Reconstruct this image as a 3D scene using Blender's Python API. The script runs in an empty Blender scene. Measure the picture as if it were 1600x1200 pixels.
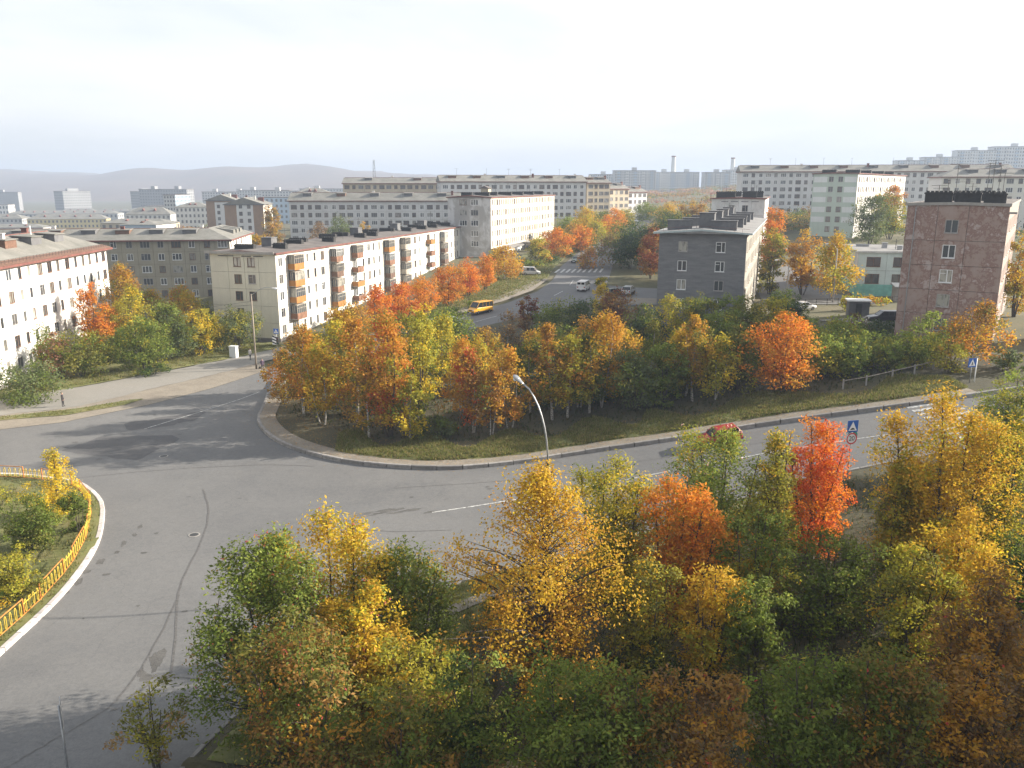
import bpy, bmesh, math, random
import numpy as np
from mathutils import Vector, Matrix
from mathutils.geometry import delaunay_2d_cdt
R = math.radians
scene = bpy.context.scene
col = scene.collection

# ------------------------------------------------------------------ camera
cam_data = bpy.data.cameras.new('camera')
cam_data.sensor_width = 36.0
cam_data.lens = 29.12
cam_data.clip_start = 0.5
cam_data.clip_end = 20000
cam = bpy.data.objects.new('camera', cam_data)
col.objects.link(cam)
cam.location = (0, 0, 25.0)
cam.rotation_euler = (R(90 - 13.39), 0, 0)
scene.camera = cam

# ------------------------------------------------------------------ light
SUN_AZ = 77.0      # degrees from +Y towards +X
SUN_EL = 22.0
world = bpy.data.worlds.new('World')
scene.world = world
world.use_nodes = True
wn, wl = world.node_tree.nodes, world.node_tree.links
wn.clear()
w_out = wn.new('ShaderNodeOutputWorld')
w_bg = wn.new('ShaderNodeBackground')
w_bg.inputs['Strength'].default_value = 0.1
sky = wn.new('ShaderNodeTexSky')
sky.sky_type = 'NISHITA'
sky.sun_disc = False
sky.sun_elevation = R(SUN_EL)
sky.sun_rotation = R(SUN_AZ)
sky.air_density = 1.0
sky.dust_density = 3.0
sky.ozone_density = 1.0
# thin bright overcast veil: soft noise stretched along the horizon
w_tc = wn.new('ShaderNodeTexCoord')
w_map = wn.new('ShaderNodeMapping')
w_map.inputs['Scale'].default_value = (1.2, 1.2, 6.0)
w_noise = wn.new('ShaderNodeTexNoise')
w_noise.inputs['Scale'].default_value = 1.6
w_noise.inputs['Detail'].default_value = 6
w_noise.inputs['Roughness'].default_value = 0.5
w_ramp = wn.new('ShaderNodeMapRange')
w_ramp.inputs['From Min'].default_value = 0.36
w_ramp.inputs['From Max'].default_value = 0.62
w_ramp.inputs['To Min'].default_value = 0.72
w_ramp.inputs['To Max'].default_value = 0.95
w_mix = wn.new('ShaderNodeMix')
w_mix.data_type = 'RGBA'
w_n2 = wn.new('ShaderNodeTexNoise')
w_n2.inputs['Scale'].default_value = 1.1
w_n2.inputs['Detail'].default_value = 7
w_n2.inputs['Roughness'].default_value = 0.55
w_n2.inputs['Distortion'].default_value = 0.4
w_m2 = wn.new('ShaderNodeMapping')
w_m2.inputs['Scale'].default_value = (1.0, 1.0, 5.0)
w_m2.inputs['Location'].default_value = (0.35, 0.2, 0.1)
wl.new(w_tc.outputs['Generated'], w_m2.inputs['Vector'])
wl.new(w_m2.outputs['Vector'], w_n2.inputs['Vector'])
w_cl = wn.new('ShaderNodeValToRGB')
w_cl.color_ramp.elements[0].position = 0.42
w_cl.color_ramp.elements[0].color = (0.73, 0.775, 0.83, 1)
w_cl.color_ramp.elements[1].position = 0.60
w_cl.color_ramp.elements[1].color = (1.0, 1.0, 1.0, 1)
wl.new(w_n2.outputs['Fac'], w_cl.inputs['Fac'])
w_sc = wn.new('ShaderNodeVectorMath')
w_sc.operation = 'SCALE'
w_sc.inputs['Scale'].default_value = 4.35
wl.new(w_cl.outputs['Color'], w_sc.inputs[0])
wl.new(w_sc.outputs['Vector'], w_mix.inputs['B'])
wl.new(w_tc.outputs['Generated'], w_map.inputs['Vector'])
wl.new(w_map.outputs['Vector'], w_noise.inputs['Vector'])
wl.new(w_noise.outputs['Fac'], w_ramp.inputs['Value'])
wl.new(w_ramp.outputs['Result'], w_mix.inputs['Factor'])
wl.new(sky.outputs['Color'], w_mix.inputs['A'])
wl.new(w_mix.outputs['Result'], w_bg.inputs['Color'])
wl.new(w_bg.outputs['Background'], w_out.inputs['Surface'])

sun_data = bpy.data.lights.new('sun', 'SUN')
sun_data.energy = 5.0
sun_data.angle = R(0.53)
sun_data.color = (1.0, 0.91, 0.78)
sun = bpy.data.objects.new('sun', sun_data)
col.objects.link(sun)
sdir = Vector((math.sin(R(SUN_AZ)) * math.cos(R(SUN_EL)), math.cos(R(SUN_AZ)) * math.cos(R(SUN_EL)), math.sin(R(SUN_EL))))
sun.rotation_euler = sdir.to_track_quat('Z', 'Y').to_euler()
sun.location = (60, 10, 60)

vs = scene.view_settings
vs.view_transform = 'Standard'
vs.look = 'None'
vs.gamma = 1.0
vs.exposure = 1.42
vs.use_curve_mapping = False
scene.render.engine = 'CYCLES'
cy = scene.cycles
cy.use_denoising = True
cy.max_bounces = 5
cy.diffuse_bounces = 2
cy.glossy_bounces = 2
cy.transmission_bounces = 3
cy.transparent_max_bounces = 8
cy.volume_bounces = 0
cy.sample_clamp_indirect = 6.0

# ------------------------------------------------------------------ terrain height
TP=[(-30,40,0),(-45,60,0),(-30,80,0),(-50,90,0),(-60,110,0),(-40,115,0),(-33,112,0),(-60,160,0),(-90,190,-.5),(-39,138,.2),(-150,150,-1),
(-150,250,-1),(-300,300,-5),(-220,530,-2),(-340,650,-9.5),(-420,800,-11),(-100,700,0),(-600,1200,-15),(0,2500,5),(-1500,2500,-18),(-2500,0,-12),(2500,0,30),(1500,2500,30),
(0,-300,8),(-300,-50,0),(-15,50,0),(-20,65,0),(-6,70,.1),(-5,50,.1),(-28,87,0),(6,74.3,.7),(11,75.5,1.3),(16,75.5,1.9),(24,75.3,3.0),(35,73,4.8),(43,73,5.8),
(48,95,6.6),(60,110,7.4),(51,113,6.2),(22,124,4),(34,120,4.5),(40,180,4.8),(-20,125,2),(-5,140,4.1),(8,165,5),(13,195,6),(25,250,8.5),(45,320,11.8),
(68,164,4),(90,170,4.8),(-17,228,6.5),(14,289,9),(-79,300,5),(-23,305,7),(0,335,12),(90,240,11),(130,280,12),(93,345,14),(200,330,13),
(45,195,6.5),(150,1000,19),(100,600,17),(500,900,38),(400,500,20),(0,0,4),(0,20,2.2),(0,32,.9),(10,42,1.2),(20,50,2.3),(30,58,3.8),(20,35,1.8),(35,40,3.5),(45,60,5.5),
(-10,35,.3),(-14,20,.8),(5,50,.4),(60,70,7.4),(80,60,9),(150,120,8),(-10,95,1.0),(10,95,2.2),(30,95,4.8),(0,115,2.6)]
TP=np.array(TP,float)
CC=14.0
def _phi(r): return np.sqrt(r*r+CC*CC)
_d=np.hypot(TP[:,None,0]-TP[None,:,0],TP[:,None,1]-TP[None,:,1])
_n=len(TP); _A=np.zeros((_n+1,_n+1)); _A[:_n,:_n]=_phi(_d)
_A[:_n,_n]=1; _A[_n,:_n]=1
_w=np.linalg.solve(_A,np.r_[TP[:,2],0])
def hz(x,y):
    x=np.asarray(x,float); y=np.asarray(y,float)
    r=np.hypot(x[...,None]-TP[:,0],y[...,None]-TP[:,1])
    return _phi(r)@_w[:-1]+_w[-1]


def h1(x, y):
    return float(hz(np.array([x]), np.array([y]))[0])

# ------------------------------------------------------------------ materials
def nt(name):
    m = bpy.data.materials.new(name)
    m.use_nodes = True
    n, l = m.node_tree.nodes, m.node_tree.links
    b = n['Principled BSDF']
    return m, n, l, b

def ramp(n, l, src, stops):
    r = n.new('ShaderNodeValToRGB')
    els = r.color_ramp.elements
    while len(els) < len(stops):
        els.new(0.5)
    for e, (p, c) in zip(els, stops):
        e.position = p
        e.color = (*c, 1)
    l.new(src, r.inputs['Fac'])
    return r.outputs['Color']

def noise(n, l, vec, scale, detail=4, rough=0.55, dist=0.0):
    t = n.new('ShaderNodeTexNoise')
    t.inputs['Scale'].default_value = scale
    t.inputs['Detail'].default_value = detail
    t.inputs['Roughness'].default_value = rough
    t.inputs['Distortion'].default_value = dist
    if vec is not None:
        l.new(vec, t.inputs['Vector'])
    return t.outputs['Fac']

def coords(n, l, scale=None, place=False):
    """object coordinates, or (place) the position in the town so that alike pieces do not repeat"""
    src = n.new('ShaderNodeNewGeometry').outputs['Position'] if place else n.new('ShaderNodeTexCoord').outputs['Object']
    if scale is None:
        return src
    mp = n.new('ShaderNodeMapping')
    mp.inputs['Scale'].default_value = scale
    l.new(src, mp.inputs['Vector'])
    return mp.outputs['Vector']

def mixc(n, l, fac, a, b):
    m = n.new('ShaderNodeMix')
    m.data_type = 'RGBA'
    for s, v in (('Factor', fac), ('A', a), ('B', b)):
        if isinstance(v, (tuple, list)):
            m.inputs[s].default_value = (*v, 1)
        elif isinstance(v, (int, float)):
            m.inputs[s].default_value = v
        else:
            l.new(v, m.inputs[s])
    return m.outputs['Result']

def bump(n, l, b, h, strength=0.3, dist=0.05):
    bp = n.new('ShaderNodeBump')
    bp.inputs['Strength'].default_value = strength
    bp.inputs['Distance'].default_value = dist
    l.new(h, bp.inputs['Height'])
    l.new(bp.outputs['Normal'], b.inputs['Normal'])

def plain(name, c, rough=0.7, metal=0.0, var=0.12, scale=3.0):
    m, n, l, b = nt(name)
    f = noise(n, l, coords(n, l), scale, 5)
    d = tuple(max(0, v * (1 - var * 2)) for v in c)
    u = tuple(min(1, v * (1 + var)) for v in c)
    l.new(ramp(n, l, f, [(0.3, d), (0.7, u)]), b.inputs['Base Color'])
    b.inputs['Roughness'].default_value = rough
    b.inputs['Metallic'].default_value = metal
    return m

def plaster(name, c, stain, amount=0.5, scale=0.6, streak=True, speck=True):
    """painted or rendered wall: large worn patches, vertical run-off streaks, fine grain"""
    m, n, l, b = nt(name)
    big = noise(n, l, coords(n, l, (scale, scale, scale * 0.7), True), 1.0, 7, 0.62, 0.3)
    c1 = ramp(n, l, big, [(0.40, c), (0.40 + 0.42 * (1.05 - amount), stain)])
    st = noise(n, l, coords(n, l, (2.2, 2.2, 0.12), True), 1.0, 4, 0.6)
    c2 = mixc(n, l, ramp(n, l, st, [(0.50, (0, 0, 0)), (0.85, (0.4, 0.4, 0.4))]) if streak else 0.0, c1, tuple(v * 0.72 for v in stain))
    fine = noise(n, l, coords(n, l, None, True), 9.0, 4, 0.6)
    c3 = mixc(n, l, 0.16 if speck else 0.05, c2, ramp(n, l, fine, [(0.35, tuple(v * 0.55 for v in c)), (0.65, tuple(min(1, v * 1.15) for v in c))]))
    l.new(c3, b.inputs['Base Color'])
    b.inputs['Roughness'].default_value = 0.88
    bump(n, l, b, fine, 0.25, 0.02)
    return m

M = {}
def asphalt(name, lo, hi, dusty):
    m, n, l, b = nt(name)
    v = coords(n, l)
    big = noise(n, l, v, 0.07, 6, 0.6, 0.4)
    mid = noise(n, l, v, 0.55, 6, 0.65)
    fine = noise(n, l, v, 9.0, 6, 0.8)
    c1 = ramp(n, l, big, [(0.38, lo), (0.60, hi)])
    c2 = mixc(n, l, ramp(n, l, mid, [(0.48, (0, 0, 0)), (0.78, (0.5, 0.5, 0.5))]), c1, dusty)
    mid2 = noise(n, l, v, 2.6, 7, 0.75, 0.5)
    c2 = mixc(n, l, 0.30, c2, ramp(n, l, mid2, [(0.36, tuple(x * 0.72 for x in lo)), (0.66, tuple(x * 1.25 for x in hi))]))
    c3 = mixc(n, l, 0.34, c2, ramp(n, l, fine, [(0.3, tuple(x * 0.5 for x in lo)), (0.72, tuple(x * 1.35 for x in hi))]))
    # wandering cracks
    vo = n.new('ShaderNodeTexVoronoi')
    vo.feature = 'DISTANCE_TO_EDGE'
    vo.inputs['Scale'].default_value = 0.11
    wv = n.new('ShaderNodeVectorMath')
    wv.operation = 'ADD'
    nz = n.new('ShaderNodeTexNoise')
    nz.inputs['Scale'].default_value = 0.25
    nz.inputs['Detail'].default_value = 5
    l.new(v, nz.inputs['Vector'])
    sc = n.new('ShaderNodeVectorMath')
    sc.operation = 'SCALE'
    sc.inputs['Scale'].default_value = 5.0
    l.new(nz.outputs['Color'], sc.inputs[0])
    l.new(v, wv.inputs[0])
    l.new(sc.outputs['Vector'], wv.inputs[1])
    l.new(wv.outputs['Vector'], vo.inputs['Vector'])
    ck = ramp(n, l, vo.outputs['Distance'], [(0.0, (0.22, 0.22, 0.22)), (0.005, (0, 0, 0))])
    c4 = mixc(n, l, ck, c3, tuple(x * 0.35 for x in lo))
    l.new(c4, b.inputs['Base Color'])
    b.inputs['Roughness'].default_value = 0.85
    bump(n, l, b, fine, 0.3, 0.01)
    return m

M['asphalt'] = asphalt('asphalt', (0.098, 0.099, 0.101), (0.155, 0.153, 0.149), (0.185, 0.178, 0.166))
M['patch'] = asphalt('asphalt_patch', (0.062, 0.062, 0.066), (0.095, 0.094, 0.095), (0.15, 0.14, 0.13))
M['walk'] = asphalt('pavement', (0.20, 0.19, 0.17), (0.25, 0.235, 0.21), (0.27, 0.24, 0.2))
M['tar'] = plain('tar_seam', (0.105, 0.10, 0.095), 0.7, 0, 0.2, 6)
M['line'] = plain('road_paint', (0.50, 0.50, 0.48), 0.7, 0, 0.36, 4.0)

def earth(name, a, bcol, ccol, scale):
    m, n, l, b = nt(name)
    v = coords(n, l)
    f1 = noise(n, l, v, scale, 7, 0.62, 0.2)
    f2 = noise(n, l, v, scale * 14, 4, 0.7)
    c1 = ramp(n, l, f1, [(0.36, a), (0.5, bcol), (0.66, ccol)])
    c2 = mixc(n, l, 0.35, c1, ramp(n, l, f2, [(0.3, tuple(x * 0.5 for x in a)), (0.7, tuple(x * 1.3 for x in ccol))]))
    l.new(c2, b.inputs['Base Color'])
    b.inputs['Roughness'].default_value = 0.95
    bump(n, l, b, f2, 0.6, 0.06)
    return m
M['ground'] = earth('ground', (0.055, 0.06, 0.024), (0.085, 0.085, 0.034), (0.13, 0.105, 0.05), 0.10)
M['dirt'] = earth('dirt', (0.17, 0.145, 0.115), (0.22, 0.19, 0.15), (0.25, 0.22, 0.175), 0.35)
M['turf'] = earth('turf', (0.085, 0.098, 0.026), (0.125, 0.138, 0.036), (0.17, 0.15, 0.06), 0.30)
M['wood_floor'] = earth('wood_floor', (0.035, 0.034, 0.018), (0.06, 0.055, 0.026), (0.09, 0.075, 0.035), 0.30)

def leaf_mat():
    m, n, l, b = nt('foliage')
    n.remove(b)
    out = n['Material Output']
    at = n.new('ShaderNodeAttribute')
    at.attribute_name = 'leaf'
    df = n.new('ShaderNodeBsdfDiffuse')
    tr = n.new('ShaderNodeBsdfTranslucent')
    gl = n.new('ShaderNodeBsdfGlossy')
    gl.inputs['Roughness'].default_value = 0.65
    gl.inputs['Color'].default_value = (0.9, 0.9, 0.9, 1)
    mx = n.new('ShaderNodeMixShader')
    mx.inputs['Fac'].default_value = 0.5
    m2 = n.new('ShaderNodeMixShader')
    m2.inputs['Fac'].default_value = 0.012
    l.new(at.outputs['Color'], df.inputs['Color'])
    l.new(at.outputs['Color'], tr.inputs['Color'])
    l.new(df.outputs['BSDF'], mx.inputs[1])
    l.new(tr.outputs['BSDF'], mx.inputs[2])
    l.new(mx.outputs['Shader'], m2.inputs[1])
    l.new(gl.outputs['BSDF'], m2.inputs[2])
    l.new(m2.outputs['Shader'], out.inputs['Surface'])
    return m
M['leaf'] = leaf_mat()

def bark(name, base, mark, zs):
    m, n, l, b = nt(name)
    f = noise(n, l, coords(n, l, (3, 3, zs)), 2.0, 5, 0.6)
    l.new(ramp(n, l, f, [(0.42, base), (0.62, mark)]), b.inputs['Base Color'])
    b.inputs['Roughness'].default_value = 0.9
    return m
M['bark_birch'] = bark('birch_bark', (0.50, 0.47, 0.42), (0.06, 0.05, 0.045), 6)
M['bark_dark'] = bark('dark_bark', (0.085, 0.068, 0.052), (0.035, 0.028, 0.022), 1)
M['berry'] = plain('berry', (0.42, 0.03, 0.015), 0.4)

def glass(name, base, curtain, rough=0.12):
    m, n, l, b = nt(name)
    oi = n.new('ShaderNodeObjectInfo')
    f = noise(n, l, coords(n, l, (1.6, 1.6, 0.5)), 1.0, 2)
    a = ramp(n, l, oi.outputs['Random'], [(0.0, tuple(x * 0.7 for x in base)), (0.4, tuple(x * 1.5 for x in base)), (0.72, tuple(x * 0.55 for x in curtain)), (1.0, tuple(x * 1.5 for x in curtain))])
    l.new(mixc(n, l, ramp(n, l, f, [(0.45, (0, 0, 0)), (0.55, (0.6, 0.6, 0.6))]), a, base), b.inputs['Base Color'])
    b.inputs['Roughness'].default_value = rough
    b.inputs['Specular IOR Level'].default_value = 0.6
    return m
M['glass'] = glass('window_glass', (0.045, 0.05, 0.056), (0.26, 0.25, 0.22))
M['glass_far'] = glass('window_glass_far', (0.075, 0.08, 0.085), (0.22, 0.21, 0.2), 0.3)
M['carglass'] = plain('car_glass', (0.02, 0.023, 0.026), 0.08, 0, 0.05)
M['f_white'] = plain('frame_white', (0.74, 0.74, 0.73), 0.5, 0, 0.05)
M['f_brown'] = plain('frame_brown', (0.16, 0.085, 0.055), 0.7, 0, 0.2)
M['f_grey'] = plain('frame_grey', (0.36, 0.34, 0.32), 0.7, 0, 0.15)
M['w_white'] = plaster('wall_white', (0.70, 0.685, 0.65), (0.56, 0.54, 0.50), 0.35, 0.25)
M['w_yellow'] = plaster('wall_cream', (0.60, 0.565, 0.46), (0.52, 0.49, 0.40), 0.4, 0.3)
M['w_yellow_lit'] = plaster('wall_sunlit_cream_beige', (0.72, 0.70, 0.63), (0.62, 0.59, 0.52), 0.35, 0.3)  # cream with sunlight put into the colour for lit sides; also a beige front
M['w_olive'] = plaster('wall_olive', (0.315, 0.285, 0.215), (0.255, 0.23, 0.175), 0.5, 0.5)
M['w_lng'] = plaster('wall_pale', (0.62, 0.62, 0.62), (0.52, 0.51, 0.50), 0.35, 0.2)
M['w_tan'] = plaster('wall_tan', (0.50, 0.43, 0.32), (0.40, 0.34, 0.25), 0.4, 0.25)
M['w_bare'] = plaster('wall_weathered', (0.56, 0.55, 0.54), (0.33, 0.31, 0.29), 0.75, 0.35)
M['w_lit'] = plaster('wall_weathered_sunlit', (0.68, 0.63, 0.54), (0.56, 0.50, 0.40), 0.5, 0.4)  # weathered wall's sun-facing copy, light put into the warmer, paler colour
M['w_side'] = plaster('wall_brown_sunlit', (0.40, 0.315, 0.27), (0.31, 0.235, 0.20), 0.5, 0.5)  # brown house's sunny side, brightened in the colour to a pale tan
M['w_tower'] = plaster('wall_tower', (0.30, 0.31, 0.32), (0.25, 0.25, 0.26), 0.4, 0.1)
M['w_lit2'] = plaster('wall_grey_sunlit', (0.36, 0.335, 0.285), (0.27, 0.25, 0.215), 0.55, 0.5)  # sunlit version of the grey blockwork: the light is in this paler colour
M['w_turq'] = plain('wall_turquoise', (0.20, 0.46, 0.40), 0.85, 0, 0.12, 1.0)
M['w_mint'] = plaster('wall_mint', (0.55, 0.635, 0.61), (0.46, 0.52, 0.50), 0.4, 0.4)
M['w_pale'] = plaster('wall_offwhite', (0.64, 0.65, 0.635), (0.44, 0.44, 0.42), 0.5, 0.4)
M['w_green'] = plaster('wall_green', (0.43, 0.50, 0.44), (0.38, 0.44, 0.39), 0.3, 0.3)
M['w_band'] = plaster('wall_band', (0.62, 0.64, 0.64), (0.55, 0.56, 0.56), 0.3, 0.3)
M['w_brick_t'] = plaster('wall_tan_brick', (0.30, 0.20, 0.13), (0.24, 0.16, 0.11), 0.4, 0.5)
M['w_blue'] = plaster('wall_blue', (0.40, 0.50, 0.60), (0.35, 0.43, 0.52), 0.3, 0.2)
M['w_far'] = plaster('wall_far', (0.50, 0.50, 0.49), (0.42, 0.42, 0.42), 0.4, 0.1)
M['w_fyel'] = plaster('wall_far_yellow', (0.62, 0.52, 0.26), (0.55, 0.46, 0.24), 0.3, 0.2)
M['w_rust'] = plain('rust_red_trim', (0.17, 0.065, 0.052), 0.8, 0, 0.2, 1.5)
M['joint'] = plain('joint_mortar', (0.16, 0.145, 0.12), 0.95, 0, 0.2, 2)
M['plinth'] = plaster('plinth', (0.20, 0.18, 0.165), (0.14, 0.13, 0.12), 0.6, 0.6)

def peeling():
    """brown paint worn off a pinkish render, in ragged patches"""
    m, n, l, b = nt('wall_peeling_brown')
    v = coords(n, l, (0.8, 0.8, 0.75), True)
    f1 = noise(n, l, v, 1.0, 10, 0.74, 0.15)
    oi = n.new('ShaderNodeObjectInfo')
    ad = n.new('ShaderNodeMath')
    ad.operation = 'MULTIPLY_ADD'
    ad.inputs[1].default_value = 0.09
    l.new(oi.outputs['Random'], ad.inputs[0])
    l.new(f1, ad.inputs[2])
    tc = n.new('ShaderNodeTexCoord')
    c1 = ramp(n, l, ad.outputs['Value'], [(0.40, (0.335, 0.255, 0.22)), (0.53, (0.31, 0.225, 0.19)), (0.57, (0.23, 0.135, 0.11)), (0.61, (0.26, 0.17, 0.142)), (0.64, (0.385, 0.305, 0.275)), (0.80, (0.45, 0.375, 0.345))])
    st = noise(n, l, coords(n, l, (2.5, 2.5, 0.10), True), 1.0, 5, 0.6)
    c2 = mixc(n, l, ramp(n, l, st, [(0.5, (0, 0, 0)), (0.8, (0.5, 0.5, 0.5))]), c1, (0.24, 0.17, 0.145))
    l.new(c2, b.inputs['Base Color'])
    b.inputs['Roughness'].default_value = 0.9
    bump(n, l, b, f1, 0.5, 0.02)
    return m
M['w_peel'] = peeling()

def blockwork():
    m, n, l, b = nt('grey_block_masonry')
    tc = n.new('ShaderNodeTexCoord')
    cx = n.new('ShaderNodeSeparateXYZ')
    l.new(tc.outputs['Object'], cx.inputs[0])
    ad = n.new('ShaderNodeMath')
    l.new(cx.outputs['X'], ad.inputs[0])
    l.new(cx.outputs['Y'], ad.inputs[1])
    cb = n.new('ShaderNodeCombineXYZ')
    l.new(ad.outputs['Value'], cb.inputs['X'])
    l.new(cx.outputs['Z'], cb.inputs['Y'])
    br = n.new('ShaderNodeTexBrick')
    br.inputs['Scale'].default_value = 1.0
    br.inputs['Brick Width'].default_value = 0.8
    br.inputs['Row Height'].default_value = 0.2
    br.inputs['Mortar Size'].default_value = 0.012
    br.inputs['Color1'].default_value = (0.145, 0.147, 0.155, 1)
    br.inputs['Color2'].default_value = (0.195, 0.195, 0.20, 1)
    br.inputs['Mortar'].default_value = (0.12, 0.12, 0.12, 1)
    l.new(cb.outputs['Vector'], br.inputs['Vector'])
    f = noise(n, l, coords(n, l, (0.4, 0.4, 1.6)), 1.0, 6, 0.6)
    c = mixc(n, l, 0.45, br.outputs['Color'], ramp(n, l, f, [(0.35, (0.12, 0.122, 0.13)), (0.65, (0.23, 0.228, 0.225))]))
    l.new(c, b.inputs['Base Color'])
    b.inputs['Roughness'].default_value = 0.92
    bump(n, l, b, br.outputs['Fac'], 0.5, 0.02)
    return m
M['w_block'] = blockwork()

def slate():
    m, n, l, b = nt('roof_slate')
    f1 = noise(n, l, coords(n, l, (0.3, 0.3, 0.3)), 1.0, 7, 0.65)
    f2 = noise(n, l, coords(n, l), 4.0, 4, 0.6)
    c1 = ramp(n, l, f1, [(0.35, (0.13, 0.13, 0.112)), (0.5, (0.19, 0.185, 0.165)), (0.68, (0.25, 0.24, 0.215))])
    c2 = mixc(n, l, 0.3, c1, ramp(n, l, f2, [(0.3, (0.09, 0.09, 0.075)), (0.7, (0.27, 0.255, 0.23))]))
    l.new(c2, b.inputs['Base Color'])
    b.inputs['Roughness'].default_value = 0.85
    wv = n.new('ShaderNodeTexWave')
    wv.inputs['Scale'].default_value = 3.0
    wv.inputs['Distortion'].default_value = 0.0
    l.new(coords(n, l), wv.inputs['Vector'])
    bump(n, l, b, wv.outputs['Fac'], 0.3, 0.03)
    return m
M['slate'] = slate()
M['bitumen'] = plaster('roof_bitumen', (0.10, 0.085, 0.078), (0.16, 0.14, 0.125), 0.6, 0.3, streak=False)
M['roof_light'] = plaster('roof_grey_felt', (0.27, 0.26, 0.25), (0.19, 0.185, 0.18), 0.6, 0.4, streak=False)
M['black'] = plain('tarred_black', (0.028, 0.027, 0.027), 0.8, 0, 0.2)
M['ventgrey'] = plaster('vent_grey', (0.105, 0.105, 0.112), (0.16, 0.16, 0.16), 0.5, 0.8)
M['trim_blue'] = plain('metal_trim', (0.40, 0.47, 0.48), 0.5, 0.2, 0.08)
M['steel'] = plain('steel', (0.33, 0.34, 0.35), 0.45, 0.6, 0.1)
M['dark_steel'] = plain('dark_steel', (0.06, 0.06, 0.06), 0.6, 0.4, 0.15)
M['concrete'] = plaster('concrete', (0.33, 0.31, 0.285), (0.26, 0.245, 0.225), 0.5, 0.8)
def stones(name, a, b):
    m, n, l, bs = nt(name)
    oi = n.new('ShaderNodeObjectInfo')
    f = noise(n, l, coords(n, l, None, True), 2.5, 7, 0.7)
    c1 = ramp(n, l, oi.outputs['Random'], [(0.0, tuple(x * 0.75 for x in a)), (1.0, tuple(min(1, x * 1.15) for x in a))])
    l.new(mixc(n, l, ramp(n, l, f, [(0.42, (0, 0, 0)), (0.66, (0.8, 0.8, 0.8))]), c1, b), bs.inputs['Base Color'])
    bs.inputs['Roughness'].default_value = 0.9
    bump(n, l, bs, f, 0.5, 0.03)
    return m
M['kerb'] = stones('kerb_granite', (0.27, 0.255, 0.24), (0.15, 0.14, 0.128))
M['kerb_white'] = stones('kerb_whitewash', (0.60, 0.57, 0.55), (0.34, 0.29, 0.27))
M['fence_orange'] = plain('fence_orange', (0.55, 0.215, 0.04), 0.6, 0, 0.28)
M['fence_yellow'] = plain('fence_yellow', (0.58, 0.42, 0.05), 0.6, 0, 0.25)
M['bal_orange'] = plain('balcony_orange', (0.33, 0.145, 0.03), 0.7, 0, 0.12, 1.5)
M['bal_rust'] = plain('balcony_rust', (0.21, 0.105, 0.062), 0.8, 0, 0.25, 1.5)
M['bal_brown'] = plain('balcony_brown', (0.13, 0.075, 0.05), 0.8, 0, 0.25, 1.5)
M['bal_frame'] = plain('balcony_frame', (0.40, 0.36, 0.30), 0.7, 0, 0.2, 2)
M['s_blue'] = plain('sign_blue', (0.02, 0.11, 0.42), 0.4, 0, 0.05)
M['s_white'] = plain('sign_white', (0.8, 0.8, 0.8), 0.4, 0, 0.03)
M['s_red'] = plain('sign_red', (0.55, 0.03, 0.03), 0.4, 0, 0.05)
M['s_green'] = plain('sign_back_green', (0.05, 0.25, 0.2), 0.5, 0, 0.05)
M['tyre'] = plain('tyre', (0.018, 0.018, 0.018), 0.85, 0, 0.1)
M['rim'] = plain('rim', (0.4, 0.4, 0.4), 0.35, 0.8, 0.05)
M['lamp_w'] = plain('headlight', (0.7, 0.7, 0.68), 0.15, 0, 0.05)
M['lamp_r'] = plain('tail_light', (0.4, 0.02, 0.015), 0.2, 0, 0.05)
M['skin'] = plain('skin', (0.48, 0.30, 0.22), 0.6, 0, 0.05)
M['hair'] = plain('hair', (0.05, 0.04, 0.035), 0.7, 0, 0.1)
M['wood'] = bark('weathered_wood', (0.30, 0.26, 0.21), (0.17, 0.14, 0.11), 0.3)
def paint(name, c):
    m, n, l, b = nt(name)
    f = noise(n, l, coords(n, l), 2.0, 5)
    l.new(ramp(n, l, f, [(0.3, tuple(x * 0.88 for x in c)), (0.7, c)]), b.inputs['Base Color'])
    b.inputs['Roughness'].default_value = 0.3
    b.inputs['Coat Weight'].default_value = 0.4
    b.inputs['Coat Roughness'].default_value = 0.1
    return m

# ------------------------------------------------------------------ mesh helpers
def link(name, data, parent=None, loc=None, rz=None):
    o = bpy.data.objects.new(name, data)
    col.objects.link(o)
    if parent is not None:
        o.parent = parent
    if loc is not None:
        o.location = loc
    if rz is not None:
        o.rotation_euler = (0, 0, rz)
    return o

def tag(o, label, cat=None, group=None):
    o['label'] = label
    if cat:
        o['category'] = cat
    if group:
        o['group'] = group
    return o

def root(name, label, cat, loc, rz=0.0, group=None):
    return tag(link(name, None, None, loc, rz), label, cat, group)

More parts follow.
